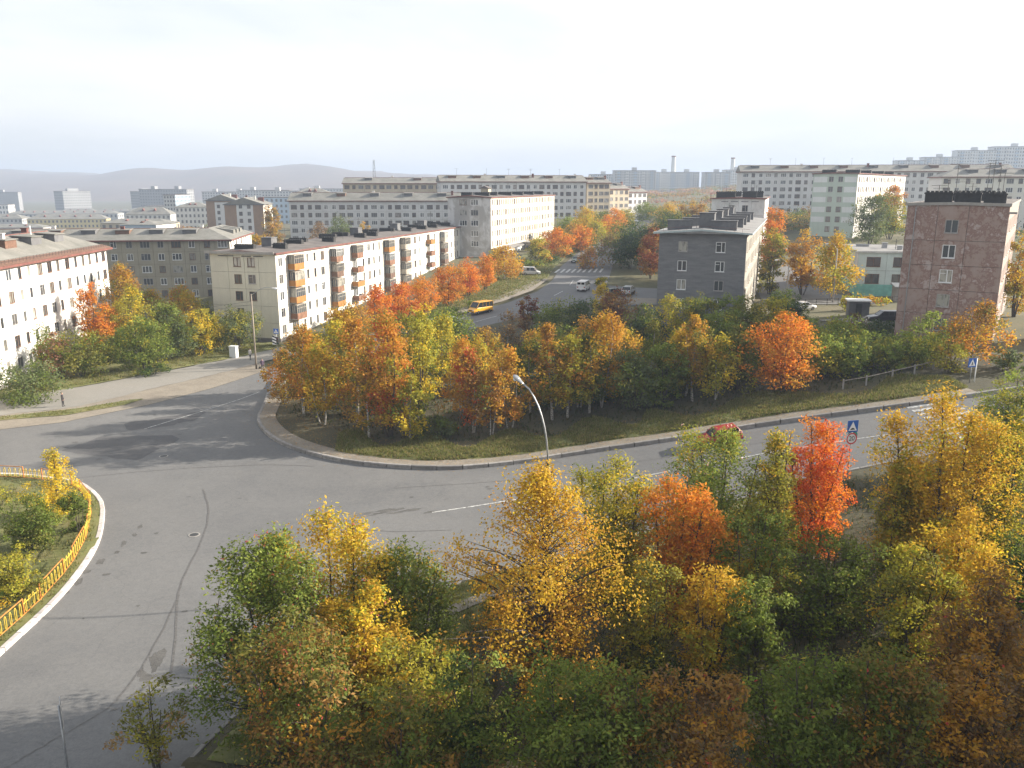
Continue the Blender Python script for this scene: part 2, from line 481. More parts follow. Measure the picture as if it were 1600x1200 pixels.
class MB:
    def __init__(s):
        s.v, s.f, s.m = [], [], []
    def add(s, vs_, fs, mi=0):
        k = len(s.v)
        s.v += [tuple(p) for p in vs_]
        s.f += [tuple(i + k for i in f) for f in fs]
        s.m += [mi] * len(fs)
        return s
    def box(s, x0, x1, y0, y1, z0, z1, mi=0):
        return s.add([(x0, y0, z0), (x1, y0, z0), (x1, y1, z0), (x0, y1, z0), (x0, y0, z1), (x1, y0, z1), (x1, y1, z1), (x0, y1, z1)],
                     [(0, 3, 2, 1), (4, 5, 6, 7), (0, 1, 5, 4), (1, 2, 6, 5), (2, 3, 7, 6), (3, 0, 4, 7)], mi)
    def prism(s, pts, axis, a, b, mi=0):
        """polygon in the two other axes, extruded along axis from a to b"""
        def mk(p, t):
            return (t, p[0], p[1]) if axis == 'x' else (p[0], t, p[1]) if axis == 'y' else (p[0], p[1], t)
        n = len(pts)
        vs_ = [mk(p, a) for p in pts] + [mk(p, b) for p in pts]
        fs = [tuple(range(n))[::-1], tuple(range(n, 2 * n))] + [(i, (i + 1) % n, n + (i + 1) % n, n + i) for i in range(n)]
        return s.add(vs_, fs, mi)
    def tube(s, pts, rad, n=6, mi=0, cap=True):
        pts = [Vector(p) for p in pts]
        if not isinstance(rad, (list, tuple)):
            rad = [rad] * len(pts)
        vs_, fs = [], []
        for i, p in enumerate(pts):
            d = (pts[min(i + 1, len(pts) - 1)] - pts[max(i - 1, 0)])
            d = d.normalized() if d.length > 1e-6 else Vector((0, 0, 1))
            a = d.cross(Vector((1, 0, 0)) if abs(d.x) < 0.7 else Vector((0, 1, 0))).normalized()
            b = d.cross(a)
            for k in range(n):
                t = 2 * math.pi * k / n
                vs_.append(p + (a * math.cos(t) + b * math.sin(t)) * rad[i])
        for i in range(len(pts) - 1):
            for k in range(n):
                k2 = (k + 1) % n
                fs.append((i * n + k, i * n + k2, (i + 1) * n + k2, (i + 1) * n + k))
        if cap:
            fs.append(tuple(range(n))[::-1])
            fs.append(tuple(range((len(pts) - 1) * n, len(pts) * n)))
        return s.add(vs_, fs, mi)
    def mesh(s, name, mats, smooth=False):
        me = bpy.data.meshes.new(name)
        me.from_pydata(s.v, [], s.f)
        for m in (mats if isinstance(mats, (list, tuple)) else [mats]):
            me.materials.append(m)
        if any(s.m):
            me.polygons.foreach_set('material_index', s.m)
        if smooth:
            me.polygons.foreach_set('use_smooth', [True] * len(me.polygons))
        bm = bmesh.new()
        bm.from_mesh(me)
        bmesh.ops.recalc_face_normals(bm, faces=bm.faces)
        bm.to_mesh(me)
        bm.free()
        me.update()
        return me
    def build(s, name, mats, parent=None, loc=None, rz=None, smooth=False):
        return link(name, s.mesh(name, mats, smooth), parent, loc, rz)

def np_mesh(name, verts, quads, mat, colors=None):
    me = bpy.data.meshes.new(name)
    nv, nf, k = len(verts), len(quads), quads.shape[1]
    me.vertices.add(nv)
    me.vertices.foreach_set('co', np.asarray(verts, np.float32).ravel())
    me.loops.add(nf * k)
    me.loops.foreach_set('vertex_index', np.asarray(quads, np.int32).ravel())
    me.polygons.add(nf)
    me.polygons.foreach_set('loop_start', np.arange(0, nf * k, k, dtype=np.int32))
    me.polygons.foreach_set('loop_total', np.full(nf, k, np.int32))
    if colors is not None:
        ca = me.color_attributes.new('leaf', 'FLOAT_COLOR', 'POINT')
        ca.data.foreach_set('color', np.asarray(colors, np.float32).ravel())
    me.materials.append(mat)
    me.update()
    return me

def resample(poly, step, closed=True):
    out = []
    n = len(poly)
    for i in range(n if closed else n - 1):
        a, b = Vector(poly[i][:2]), Vector(poly[(i + 1) % n][:2])
        k = max(1, int((b - a).length / step))
        for j in range(k):
            out.append(a.lerp(b, j / k))
    if not closed:
        out.append(Vector(poly[-1][:2]))
    return out

def smooth_line(pts, k=6, closed=False):
    """Catmull-Rom through the points"""
    P_ = [Vector(p) for p in pts]
    n = len(P_)
    out = []
    for i in range(n if closed else n - 1):
        p0 = P_[(i - 1) % n] if closed or i > 0 else P_[0]
        p1, p2 = P_[i], P_[(i + 1) % n]
        p3 = P_[(i + 2) % n] if closed or i + 2 < n else P_[-1]
        for j in range(k):
            t = j / k
            out.append(0.5 * ((2 * p1) + (p2 - p0) * t + (2 * p0 - 5 * p1 + 4 * p2 - p3) * t * t + (3 * p1 - p0 - 3 * p2 + p3) * t ** 3))
    if not closed:
        out.append(P_[-1])
    return out

def inside(px, py, poly):
    """vectorised point in polygon"""
    r = np.zeros(px.shape, bool)
    n = len(poly)
    for i in range(n):
        x1, y1 = poly[i][0], poly[i][1]
        x2, y2 = poly[(i + 1) % n][0], poly[(i + 1) % n][1]
        if y1 == y2:
            continue
        c_ = ((y1 > py) != (y2 > py)) & (px < (x2 - x1) * (py - y1) / (y2 - y1) + x1)
        r ^= c_
    return r

def sheet(name, poly, dz, step, mat, bumpy=0.0, seed=0):
    """a flat piece of ground draped on the terrain"""
    b = resample(poly, step)
    nb = len(b)
    xs = np.array([p.x for p in b])
    ys = np.array([p.y for p in b])
    gx, gy = np.meshgrid(np.arange(xs.min() + step * 0.53, xs.max(), step), np.arange(ys.min() + step * 0.47, ys.max(), step))
    gx, gy = gx.ravel(), gy.ravel()
    ok = inside(gx, gy, [(p.x, p.y) for p in b])
    pts = b + [Vector((x, y)) for x, y in zip(gx[ok], gy[ok])]
    vo, _, fo, _, _, _ = delaunay_2d_cdt(pts, [(i, (i + 1) % nb) for i in range(nb)], [], 1, 1e-4)
    X = np.array([v.x for v in vo])
    Y = np.array([v.y for v in vo])
    Z = hz(X, Y) + dz
    if bumpy:
        rr = np.random.RandomState(seed)
        ph = rr.rand(4) * 6
        Z = Z + bumpy * (np.sin(X * 0.7 + ph[0]) * np.sin(Y * 0.6 + ph[1]) * 0.5 + np.sin(X * 1.9 + Y * 1.3 + ph[2]) * 0.25 + 0.5)
        edge = np.full(X.shape, 9.0)
        for i in range(0, nb):
            edge = np.minimum(edge, np.hypot(X - xs[i], Y - ys[i]))
        Z = np.where(edge < 0.05, hz(X, Y) + dz, Z)
    me = bpy.data.meshes.new(name)
    me.from_pydata(list(zip(X.tolist(), Y.tolist(), Z.tolist())), [], [tuple(f) for f in fo])
    bm = bmesh.new()
    bm.from_mesh(me)
    for f in bm.faces:
        f.normal_update()
        if f.normal.z < 0:
            f.normal_flip()
        f.smooth = True
    bm.to_mesh(me)
    bm.free()
    me.materials.append(mat)
    o = link(name, me)
    o['kind'] = 'structure'
    return o

def strip(name, pts, width, dz, mat, parent=None, kmin=0.4):
    """painted or poured line following the ground"""
    p = resample(pts, kmin, False)
    V_, F_ = [], []
    for i, q in enumerate(p):
        d = (p[min(i + 1, len(p) - 1)] - p[max(i - 1, 0)]).normalized()
        nrm = Vector((-d.y, d.x)) * width / 2
        for sg in (1, -1):
            a = q + nrm * sg
            V_.append((a.x, a.y, h1(a.x, a.y) + dz))
    for i in range(len(p) - 1):
        F_.append((2 * i, 2 * i + 1, 2 * i + 3, 2 * i + 2))
    return MB().add(V_, F_).build(name, mat, parent)

# ------------------------------------------------------------------ ground, roads, hills
def structure(o):
    o['kind'] = 'structure'
    return o

def make_ground():
    xs = np.concatenate([np.linspace(-5200, -420, 40), np.linspace(-400, -125, 24), np.arange(-120, 122, 2.5), np.linspace(130, 420, 26), np.linspace(450, 5200, 40)])
    ys = np.concatenate([np.linspace(-450, -10, 10), np.arange(0, 262, 2.5), np.linspace(268, 900, 60), np.linspace(930, 6200, 46)])
    X, Y = np.meshgrid(xs, ys)
    Z = hz(X, Y) - 0.08
    far = np.hypot(X, Y - 200)
    rr = np.clip((far - 500) / 1200, 0, 1)
    Z = Z * (1 - rr * 0.35)
    nx, ny = len(xs), len(ys)
    V_ = np.stack([X.ravel(), Y.ravel(), Z.ravel()], 1)
    i, j = np.meshgrid(np.arange(nx - 1), np.arange(ny - 1))
    a = (j * nx + i).ravel()
    Q = np.stack([a, a + 1, a + 1 + nx, a + nx], 1)
    me = np_mesh('ground', V_, Q, M['ground'])
    me.polygons.foreach_set('use_smooth', [True] * len(me.polygons))
    return structure(link('ground', me))
make_ground()

KERB = [(-31.5, 107.5), (-30.6, 101), (-29.4, 95), (-28.9, 92.3), (-27.8, 86.9), (-24.8, 81), (-21.2, 76.8), (-16.7, 73.5), (-11.7, 71.6), (-5.8, 70.9), (0, 72), (6, 73.5), (12, 74.2), (15.6, 74.5), (24.2, 75.3), (35.7, 74.4), (43.7, 75.1), (60, 77), (90, 79)]
KERB = [(p.x, p.y) for p in smooth_line([(*p, 0) for p in KERB], 5)]
ISL = [(-28.0, 12), (-28.0, 30), (-28.0, 40.7), (-28.2, 47.6), (-29.4, 54.2), (-31.3, 59.4), (-33.6, 63.8), (-37.6, 67.9), (-42.0, 69.3), (-46, 69.9), (-60, 69.6), (-95, 66)]
ISL = [(p.x, p.y) for p in smooth_line([(*p, 0) for p in ISL], 5)]
ST_R = [(-31.5, 107.5), (-27.5, 112.5), (-17.5, 119.5), (-6, 127.5), (5, 137), (11.5, 145.5), (16, 155), (19.5, 172), (21.7, 185), (24.2, 200), (31, 230), (39, 262), (48, 300), (58, 340), (72, 395)]
ST_L = [(-34.3, 113.6), (-29, 120.5), (-20, 129), (-9, 138.7), (-1, 149), (5, 163), (8.8, 180), (11.6, 200), (19, 230), (27, 262), (37, 302), (48, 345), (60, 398)]
FARL = [(-95, 77), (-65, 81), (-54.1, 84), (-48.9, 86.9), (-43.1, 94.6), (-38.6, 103.3), (-34.3, 113.6)]
NEAR = [(-15, 12), (-15, 25), (-14.5, 31), (-13, 36), (-11, 40), (-8, 44), (-4.5, 47.8), (-1.7, 50.1), (5, 53.3), (12, 56.8), (20, 60), (30, 62.0), (40, 63), (60, 64.5), (90, 66)]
NEAR = [(p.x, p.y) for p in smooth_line([(*p, 0) for p in NEAR], 4)]
ROAD = NEAR + KERB[::-1] + ST_R[1:] + ST_L[::-1] + FARL[::-1][1:] + ISL[::-1]
sheet('road', ROAD, 0.02, 2.0, M['asphalt'])
sheet('yard_asphalt', [(12.5, 147), (20, 146), (33.5, 150), (36, 158), (39, 170), (26, 171), (20.1, 172.5), (16.6, 155)], 0.03, 2.2, M['asphalt'])
sheet('yard_dirt', [(13.5, 149.5), (22, 148), (32.5, 151.0), (33.5, 155.5), (24, 156), (16.9, 157)], 0.05, 2.0, M['dirt'])
sheet('kindergarten_yard', [(46, 150), (66, 149), (66, 163), (64, 176), (66, 205), (72, 240), (64, 240), (59.5, 205), (56, 182), (50, 168)], 0.03, 2.5, M['asphalt'])
sheet('parking_strip', [(49, 116), (54.5, 112.5), (60, 122), (56, 126), (47, 126)], 0.03, 2.0, M['walk'])

# the kerbed block with the groves
BLOCK = [(p[0], p[1]) for p in KERB] + [(90, 92), (66, 89), (54, 88.5), (43, 96.5), (47, 108), (42, 117), (36, 117.5), (21, 122), (18.5, 128), (15, 145.5)] + [p for p in ST_R[:6]][::-1][:-1]
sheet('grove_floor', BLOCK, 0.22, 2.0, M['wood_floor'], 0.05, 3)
def offset(line, d):
    out = []
    for i, p in enumerate(line):
        a, b = Vector(line[max(i - 1, 0)]), Vector(line[min(i + 1, len(line) - 1)])
        t = (b - a).normalized()
        out.append((p[0] - t.y * d, p[1] + t.x * d))
    return out
k_in = [p for p in KERB if p[0] < 46]
inner = offset(k_in, 0.30)
dirt_w = offset(k_in, 2.0)
sheet('verge_dirt', inner + dirt_w[::-1], 0.335, 1.0, M['dirt'], 0.05, 5)
k_g = [p for p in KERB if p[1] < 76.5 and -18 < p[0] < 46]
sheet('verge_turf', offset(k_g, 1.55) + [(p[0], p[1] + 6.5 + 2.2 * math.sin(i * 0.9)) for i, p in enumerate(k_g)][::-1], 0.36, 1.0, M['turf'], 0.13, 8)

def rag0(poly, amp=0.22, step=1.1, seed=6):
    r_ = random.Random(seed)
    return [(p.x + r_.uniform(-amp, amp), p.y + r_.uniform(-amp, amp)) for p in resample(poly, step)]
# left island inside the fence, far left verge, foreground wood floor
sheet('island_turf', ISL + [(-95, 12)], 0.22, 2.0, M['turf'], 0.15, 4)
sheet('dirt_shoulder', FARL + [(-37.4, 119), (-42, 111.5), (-46.8, 103.5), (-51.5, 95.0), (-58, 91.0), (-68, 87.4), (-95, 84)], 0.045, 1.2, M['dirt'], 0.03, 6)
sheet('pavement', rag0([(-95, 82.5), (-68, 85.9), (-57, 89.5), (-50.5, 93.5), (-45.5, 103), (-41, 110.5), (-36.4, 118), (-32, 122), (-36, 129), (-40.5, 122.5), (-46.5, 115), (-53, 106), (-59.5, 97.5), (-70, 93.5), (-95, 91)]), 0.09, 1.5, M['walk'])
sheet('verge_grass_strip', [(-56, 87.3), (-50, 89.6), (-45.6, 94.4), (-44.6, 97.2), (-46, 96.8), (-50.2, 92.4), (-57, 88.8), (-66, 86.3), (-66, 84.6)], 0.11, 0.8, M['turf'], 0.08, 11)
sheet('left_verge_turf', [(-95, 91.3), (-70, 93.8), (-59.5, 97.8), (-53, 106.3), (-46.5, 115.3), (-40.5, 122.8), (-36, 129.5), (-39, 133.5), (-50.5, 136.5), (-60, 150), (-64, 138), (-63, 104), (-95, 100)], 0.10, 1.6, M['turf'], 0.22, 12)
street_verge = [(-36, 129.8), (-31, 123), (-26, 124.5), (-18, 132), (-8, 142), (-1.5, 152), (3.5, 165), (7.5, 181), (10.3, 200), (17.8, 231), (26, 263), (36, 303), (30, 305), (12, 262), (3, 225), (-3, 190), (-12, 170), (-20, 150), (-30, 136)]
sheet('street_verge_turf', street_verge, 0.08, 2.2, M['turf'], 0.10, 13)
sheet('street_dirt_edge', [(-31, 121.5), (-24, 127), (-14, 135.6), (-8.5, 140), (-1.8, 150), (4, 163), (8, 181), (5, 180), (1.5, 167), (-3.5, 154), (-10, 143.5), (-22, 131.5)], 0.22, 1.5, M['dirt'], 0.04, 17)
near_in = NEAR[8:]
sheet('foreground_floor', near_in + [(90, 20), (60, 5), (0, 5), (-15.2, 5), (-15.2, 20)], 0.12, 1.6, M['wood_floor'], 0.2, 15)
sheet('foreground_turf', [(-10.6, 40.0), (-8, 43.6), (-4.5, 47.3), (-1.7, 49.6), (5, 52.8), (12, 56.3), (20, 59.5), (22, 57.5), (12, 52.5), (4, 48.0), (-2.5, 42), (-7.5, 34), (-11.5, 31), (-13.4, 31.5), (-12.4, 36)], 0.31, 0.9, M['turf'], 0.18, 16)
sheet('footpath', [(-6.8, 41.6), (-4.4, 44.3), (-2.4, 46.1), (-0.3, 47.5), (3, 49.4), (3.3, 48.4), (0, 46.5), (-2.2, 45), (-4.0, 43.3), (-6.2, 40.8)], 0.50, 0.6, M['dirt'])

# hills on the horizon, dull heath
def make_hills():
    rs = np.random.RandomState(4)
    nx, ny = 150, 26
    U, W_ = np.meshgrid(np.linspace(0, 1, nx), np.linspace(0, 1, ny))
    X = -3600 + U * 7800
    Y = 1750 + W_ * 1900 + 200 * np.sin(U * 9)
    prof = 150 + 55 * np.sin(U * 7.0 + 0.5) + 28 * np.sin(U * 17 + 1.0) + 14 * np.sin(U * 41)
    prof *= np.interp(U, [0, 0.40, 0.5, 0.62, 0.75, 1], [1.05, 1.25, 0.95, 0.70, 0.45, 0.5])
    rise = np.clip(W_ / 0.62, 0, 1)
    rise = rise * rise * (3 - 2 * rise)
    rid = 7 * np.sin(X / 95 + 3 * np.sin(Y / 400)) * np.sin(Y / 210) + 5 * np.sin(X / 47 + Y / 130)
    Z = -25 + 0.50 * prof * rise + rid * rise + rs.rand(*X.shape) * 4 * rise
    a = (np.arange(ny - 1)[:, None] * nx + np.arange(nx - 1)[None]).ravel()
    me = np_mesh('hills', np.stack([X.ravel(), Y.ravel(), Z.ravel()], 1), np.stack([a, a + 1, a + 1 + nx, a + nx], 1), earth('heath', (0.075, 0.06, 0.04), (0.12, 0.075, 0.05), (0.16, 0.11, 0.075), 0.006))
    me.polygons.foreach_set('use_smooth', [True] * len(me.polygons))
    structure(link('hills', me))
make_hills()

# kerb stones: one object each under the road edge they form
def kerb_run(name, line, length, width, z0, z1, mat, gap=0.07):
    e = link(name, None)
    e['kind'] = 'structure'
    pts = resample(line, 0.05, False)
    acc, start, i = 0.0, 0, 0
    cache = {}
    rnd = random.Random(len(line))
    for i in range(1, len(pts)):
        acc += (pts[i] - pts[i - 1]).length
        if acc >= length:
            a, b = pts[start], pts[i]
            ln = round((b - a).length, 2)
            c_ = (a + b) / 2
            ang = math.atan2(b.y - a.y, b.x - a.x)
            key = round(ln, 1)
            if key not in cache:
                m = MB()
                hl, w, bv = ln / 2 - gap / 2, width / 2, 0.035
                prof = [(-w, z0), (w, z0), (w, z1 - bv), (w - bv, z1), (-w + bv, z1), (-w, z1 - bv)]
                m.prism(prof, 'x', -hl, hl)
                cache[key] = m.mesh('kerb_stone', mat)
            za, zb = h1(a.x, a.y), h1(b.x, b.y)
            o = link('kerb_stone', cache[key], e)
            o.location = (c_.x, c_.y, (za + zb) / 2 + rnd.uniform(-0.015, 0.015))
            o.rotation_euler = (rnd.uniform(-0.02, 0.02), -math.atan2(zb - za, ln), ang + rnd.uniform(-0.006, 0.006))
            acc, start = 0.0, i
    return e
kerb_run('grove_kerb', offset([p for p in KERB if p[0] < 62], 0.16), 2.3, 0.32, -0.3, 0.38, M['kerb'])
kerb_run('island_kerb', offset([p for p in ISL if p[1] > 26 and p[0] > -70], 0.16), 1.6, 0.34, -0.3, 0.27, M['kerb_white'], 0.03)
kerb_run('near_kerb', offset([p for p in NEAR if p[1] > 30 and p[0] < 60], -0.13), 1.8, 0.24, -0.3, 0.24, M['kerb'])

# patches, seams, paint (each its own sheet a few millimetres up)
def flat(name, poly, dz, mat, step=0.8):
    return sheet(name, poly, dz, step, mat)
rj = random.Random(9)
grime = link('road_grime', None)
grime['kind'] = 'structure'
def rag(poly, amp=0.35, step=0.7):
    return [(p.x + rj.uniform(-amp, amp), p.y + rj.uniform(-amp, amp)) for p in resample(poly, step)]
flat('asphalt_patch', rag([(-42.1, 86.6), (-39.1, 89.4), (-36.6, 91.4), (-35.3, 92.8), (-34.8, 88.6), (-37.7, 85.2), (-40.6, 83.9)], 0.3), 0.026, M['patch'])
flat('asphalt_patch', rag([(-43.9, 76.8), (-42.2, 81.8), (-35.2, 82.3), (-33.8, 80.9), (-34.9, 76.3), (-35.1, 73.9), (-38.7, 75.1), (-42.0, 76.2)], 0.15), 0.026, M['patch'])
m_stain = earth('road_grime', (0.060, 0.058, 0.056), (0.085, 0.082, 0.078), (0.125, 0.12, 0.112), 0.9)
for k in range(74):
    t = k / 26
    cx_, cy_ = (-12 + 12 * t + rj.uniform(-1, 1), 60.6 + 2.2 * t + rj.uniform(-0.8, 0.8)) if k < 12 else (-19.3 + rj.uniform(-0.4, 0.3), 38.5 + (k - 12) * 0.45) if k < 18 else (-28.6 + rj.uniform(0, 0.8), 48 + (k - 18) * 1.5) if k < 26 else (rj.uniform(-27, -16), rj.uniform(34, 66)) if k < 44 else (rj.uniform(-14, 30), rj.uniform(59, 69)) if k < 62 else (rj.uniform(-45, -32), rj.uniform(74, 92))
    rx, ry = rj.uniform(0.3, 1.1), rj.uniform(0.12, 0.3)
    if k >= 18 or 12 <= k < 18:
        rx, ry = rj.uniform(0.15, 0.35), rj.uniform(0.3, 0.7)
    if k >= 26:
        rx, ry = rj.uniform(0.06, 0.35), rj.uniform(0.05, 0.22)
    ang = 0.3
    pl = []
    for q in range(14):
        a = 2 * math.pi * q / 14
        rr_ = rj.uniform(0.6, 1.15)
        x_, y_ = math.cos(a) * rx * rr_, math.sin(a) * ry * rr_
        pl.append((cx_ + x_ * math.cos(ang) - y_ * math.sin(ang), cy_ + x_ * math.sin(ang) + y_ * math.cos(ang)))
    flat('grime_spot', pl, 0.0245 + 0.0002 * k, m_stain, 0.5).parent = grime
for mx, my in ((-33.2, 75.2), (-23.5, 57.0), (1.5, 66.9)):
    zz = h1(mx, my)
    mh = link('manhole', None, None, (mx, my, zz + 0.0))
    mh['kind'] = 'structure'
    MB().tube([(0, 0, 0.0), (0, 0, 0.045)], 0.42, 20).build('manhole_frame', M['concrete'], mh)
    MB().tube([(0, 0, 0.0), (0, 0, 0.052)], 0.32, 20).build('manhole_cover', M['dark_steel'], mh)
marks = link('road_markings', None)
marks['kind'] = 'structure'
seams = link('tar_seams', None)
seams['kind'] = 'structure'
def wig(pts, k=6):
    return [(p.x + rj.uniform(-0.05, 0.05), p.y + rj.uniform(-0.05, 0.05)) for p in smooth_line([(*p, 0) for p in pts], k)]
for pts, w in (([(-26.2, 66.3), (-24.0, 61.4), (-22.5, 55.4), (-21.6, 49.9), (-20.5, 46.1), (-18.1, 39.4), (-18.4, 38.5), (-19.3, 36.8)], 0.13),
               ([(-21.0, 47.7), (-20.0, 41.6), (-19.7, 37.6), (-20.0, 35.7), (-21.3, 33.4), (-22.3, 31.7), (-24, 29)], 0.10),
               ([(-38.9, 69.0), (-31.9, 71.2), (-23.6, 72.5), (-18, 72.0)], 0.10),
               ([(-10, 66.5), (0, 68.2), (12, 70.4), (26, 71.2)], 0.07), ([(-15.5, 38.2), (-18.2, 38.6)], 0.08),
               ([(-14, 58.6), (-9, 57.5), (-4.5, 57.8)], 0.08)):
    strip('tar_seam', wig(pts), w, 0.032, M['tar'], seams, 0.3)
strip('lane_line', [(-6.3, 61.2), (-0.5, 63.5), (6.5, 65.8), (14, 67.3), (22, 68.3), (29.8, 68.3), (33, 68.1)], 0.15, 0.036, M['line'], marks)
strip('lane_line', [(-39.1, 84.5), (-36.3, 90.5), (-33.2, 97.3), (-31.8, 101.3)], 0.12, 0.036, M['line'], marks)
for a, b in (((-16, 123.5), (-11.5, 127.5)), ((-6.8, 132), (-2.5, 136.6)), ((1.8, 142.0), (5.0, 147.5)), ((8, 157), (10.0, 163)), ((12, 172), (13.3, 180)), ((17.6, 206), (19.6, 214)), ((22, 224), (24.5, 233)), ((29, 248), (31.5, 257))):
    strip('lane_dash', [a, b], 0.16, 0.036, M['line'], marks, 1.5)
for k in range(9):       # zebra on the street
    cx_ = 10.6 + k * 1.28
    strip('zebra_bar', [(cx_ - 0.7, 191.2), (cx_ + 0.6, 196.4)], 0.52, 0.036, M['line'], marks, 1.5)
for k in range(10):      # zebra on the right-hand road
    cy_ = 64.3 + k * 1.1
    strip('zebra_bar', [(36.6, cy_ - 0.05), (40.8, cy_ + 0.15)], 0.5, 0.036, M['line'], marks, 1.0)

# ------------------------------------------------------------------ buildings
WIN = {'s': (1.35, 1.5), 'd': (2.1, 1.5), 'n': (0.85, 1.5), 'q': (0.9, 0.75), 'k': (2.6, 1.9), 't': (1.5, 1.75)}
_wc = {}
def win_meshes(kind, frame, sash):
    key = (kind, frame, sash)
    if key in _wc:
        return _wc[key]
    w, h = WIN[kind]
    f = MB()
    t, y0, y1 = 0.085, 0.03, 0.12
    f.box(-w / 2, w / 2, y0, y1, 0, t)
    f.box(-w / 2, w / 2, y0, y1, h - t, h)
    f.box(-w / 2, -w / 2 + t, y0, y1, t, h - t)
    f.box(w / 2 - t, w / 2, y0, y1, t, h - t)
    n = {'s': 2, 'd': 3, 'n': 1, 'q': 1, 'k': 2, 't': 2}[kind]
    for i in range(1, n):
        x = -w / 2 + w * i / n + (0.12 if sash and kind == 's' else 0)
        f.box(x - 0.05, x + 0.05, y0 + 0.004, y1, t, h - t)
    if sash and kind != 'n':
        f.box(-w / 2 + t, -w / 2 + w / n - 0.05, y0 + 0.008, y1, h * 0.68, h * 0.68 + 0.06)
    f.box(-w / 2 - 0.06, w / 2 + 0.06, -0.10, 0.028, -0.05, -0.004)          # sill
    p = MB()
    p.box(-w / 2 + 0.02, w / 2 - 0.02, 0.085, 0.115, 0.02, h - 0.02)
    c = MB()
    c.v, c.f, c.m = list(f.v), list(f.f), [0] * len(f.f)
    c.box(-w / 2 + 0.02, w / 2 - 0.02, 0.085, 0.115, 0.02, h - 0.02, 1)
    _wc[key] = (f.mesh('window', M[frame]), p.mesh('pane', M['glass']), c.mesh('window', [M[frame], M['glass_far']]))
    return _wc[key]

def wall_mesh(name, L, z0, z1, ops, mat, depth=0.14, x0=0.0):
    """outer skin of a wall in its own x-z plane, outside towards -y, with real openings"""
    xs = sorted({x0, L} | {round(o[0], 3) for o in ops} | {round(o[0] + o[2], 3) for o in ops})
    zs = sorted({z0, z1} | {round(o[1], 3) for o in ops} | {round(o[1] + o[3], 3) for o in ops})
    xi = {x: i for i, x in enumerate(xs)}
    zi = {z: i for i, z in enumerate(zs)}
    hole = set()
    for o in ops:
        for i in range(xi[round(o[0], 3)], xi[round(o[0] + o[2], 3)]):
            for j in range(zi[round(o[1], 3)], zi[round(o[1] + o[3], 3)]):
                hole.add((i, j))
    v = [(x, 0, z) for z in zs for x in xs]
    nx = len(xs)
    f = []
    for j in range(len(zs) - 1):
        i = 0
        for i in range(nx - 1):
            if (i, j) not in hole:
                f.append((j * nx + i, j * nx + i + 1, (j + 1) * nx + i + 1, (j + 1) * nx + i))
    m = MB()
    m.add(v, f)
    for o in ops:
        x, z, w, h = o
        a = [(x, 0, z), (x + w, 0, z), (x + w, 0, z + h), (x, 0, z + h)]
        b = [(p[0], depth, p[2]) for p in a]
        m.add(a + b, [(0, 1, 5, 4), (1, 2, 6, 5), (2, 3, 7, 6), (3, 0, 4, 7)])
    me = bpy.data.meshes.new(name)
    me.from_pydata(m.v, [], m.f)
    me.materials.append(mat)
    return me

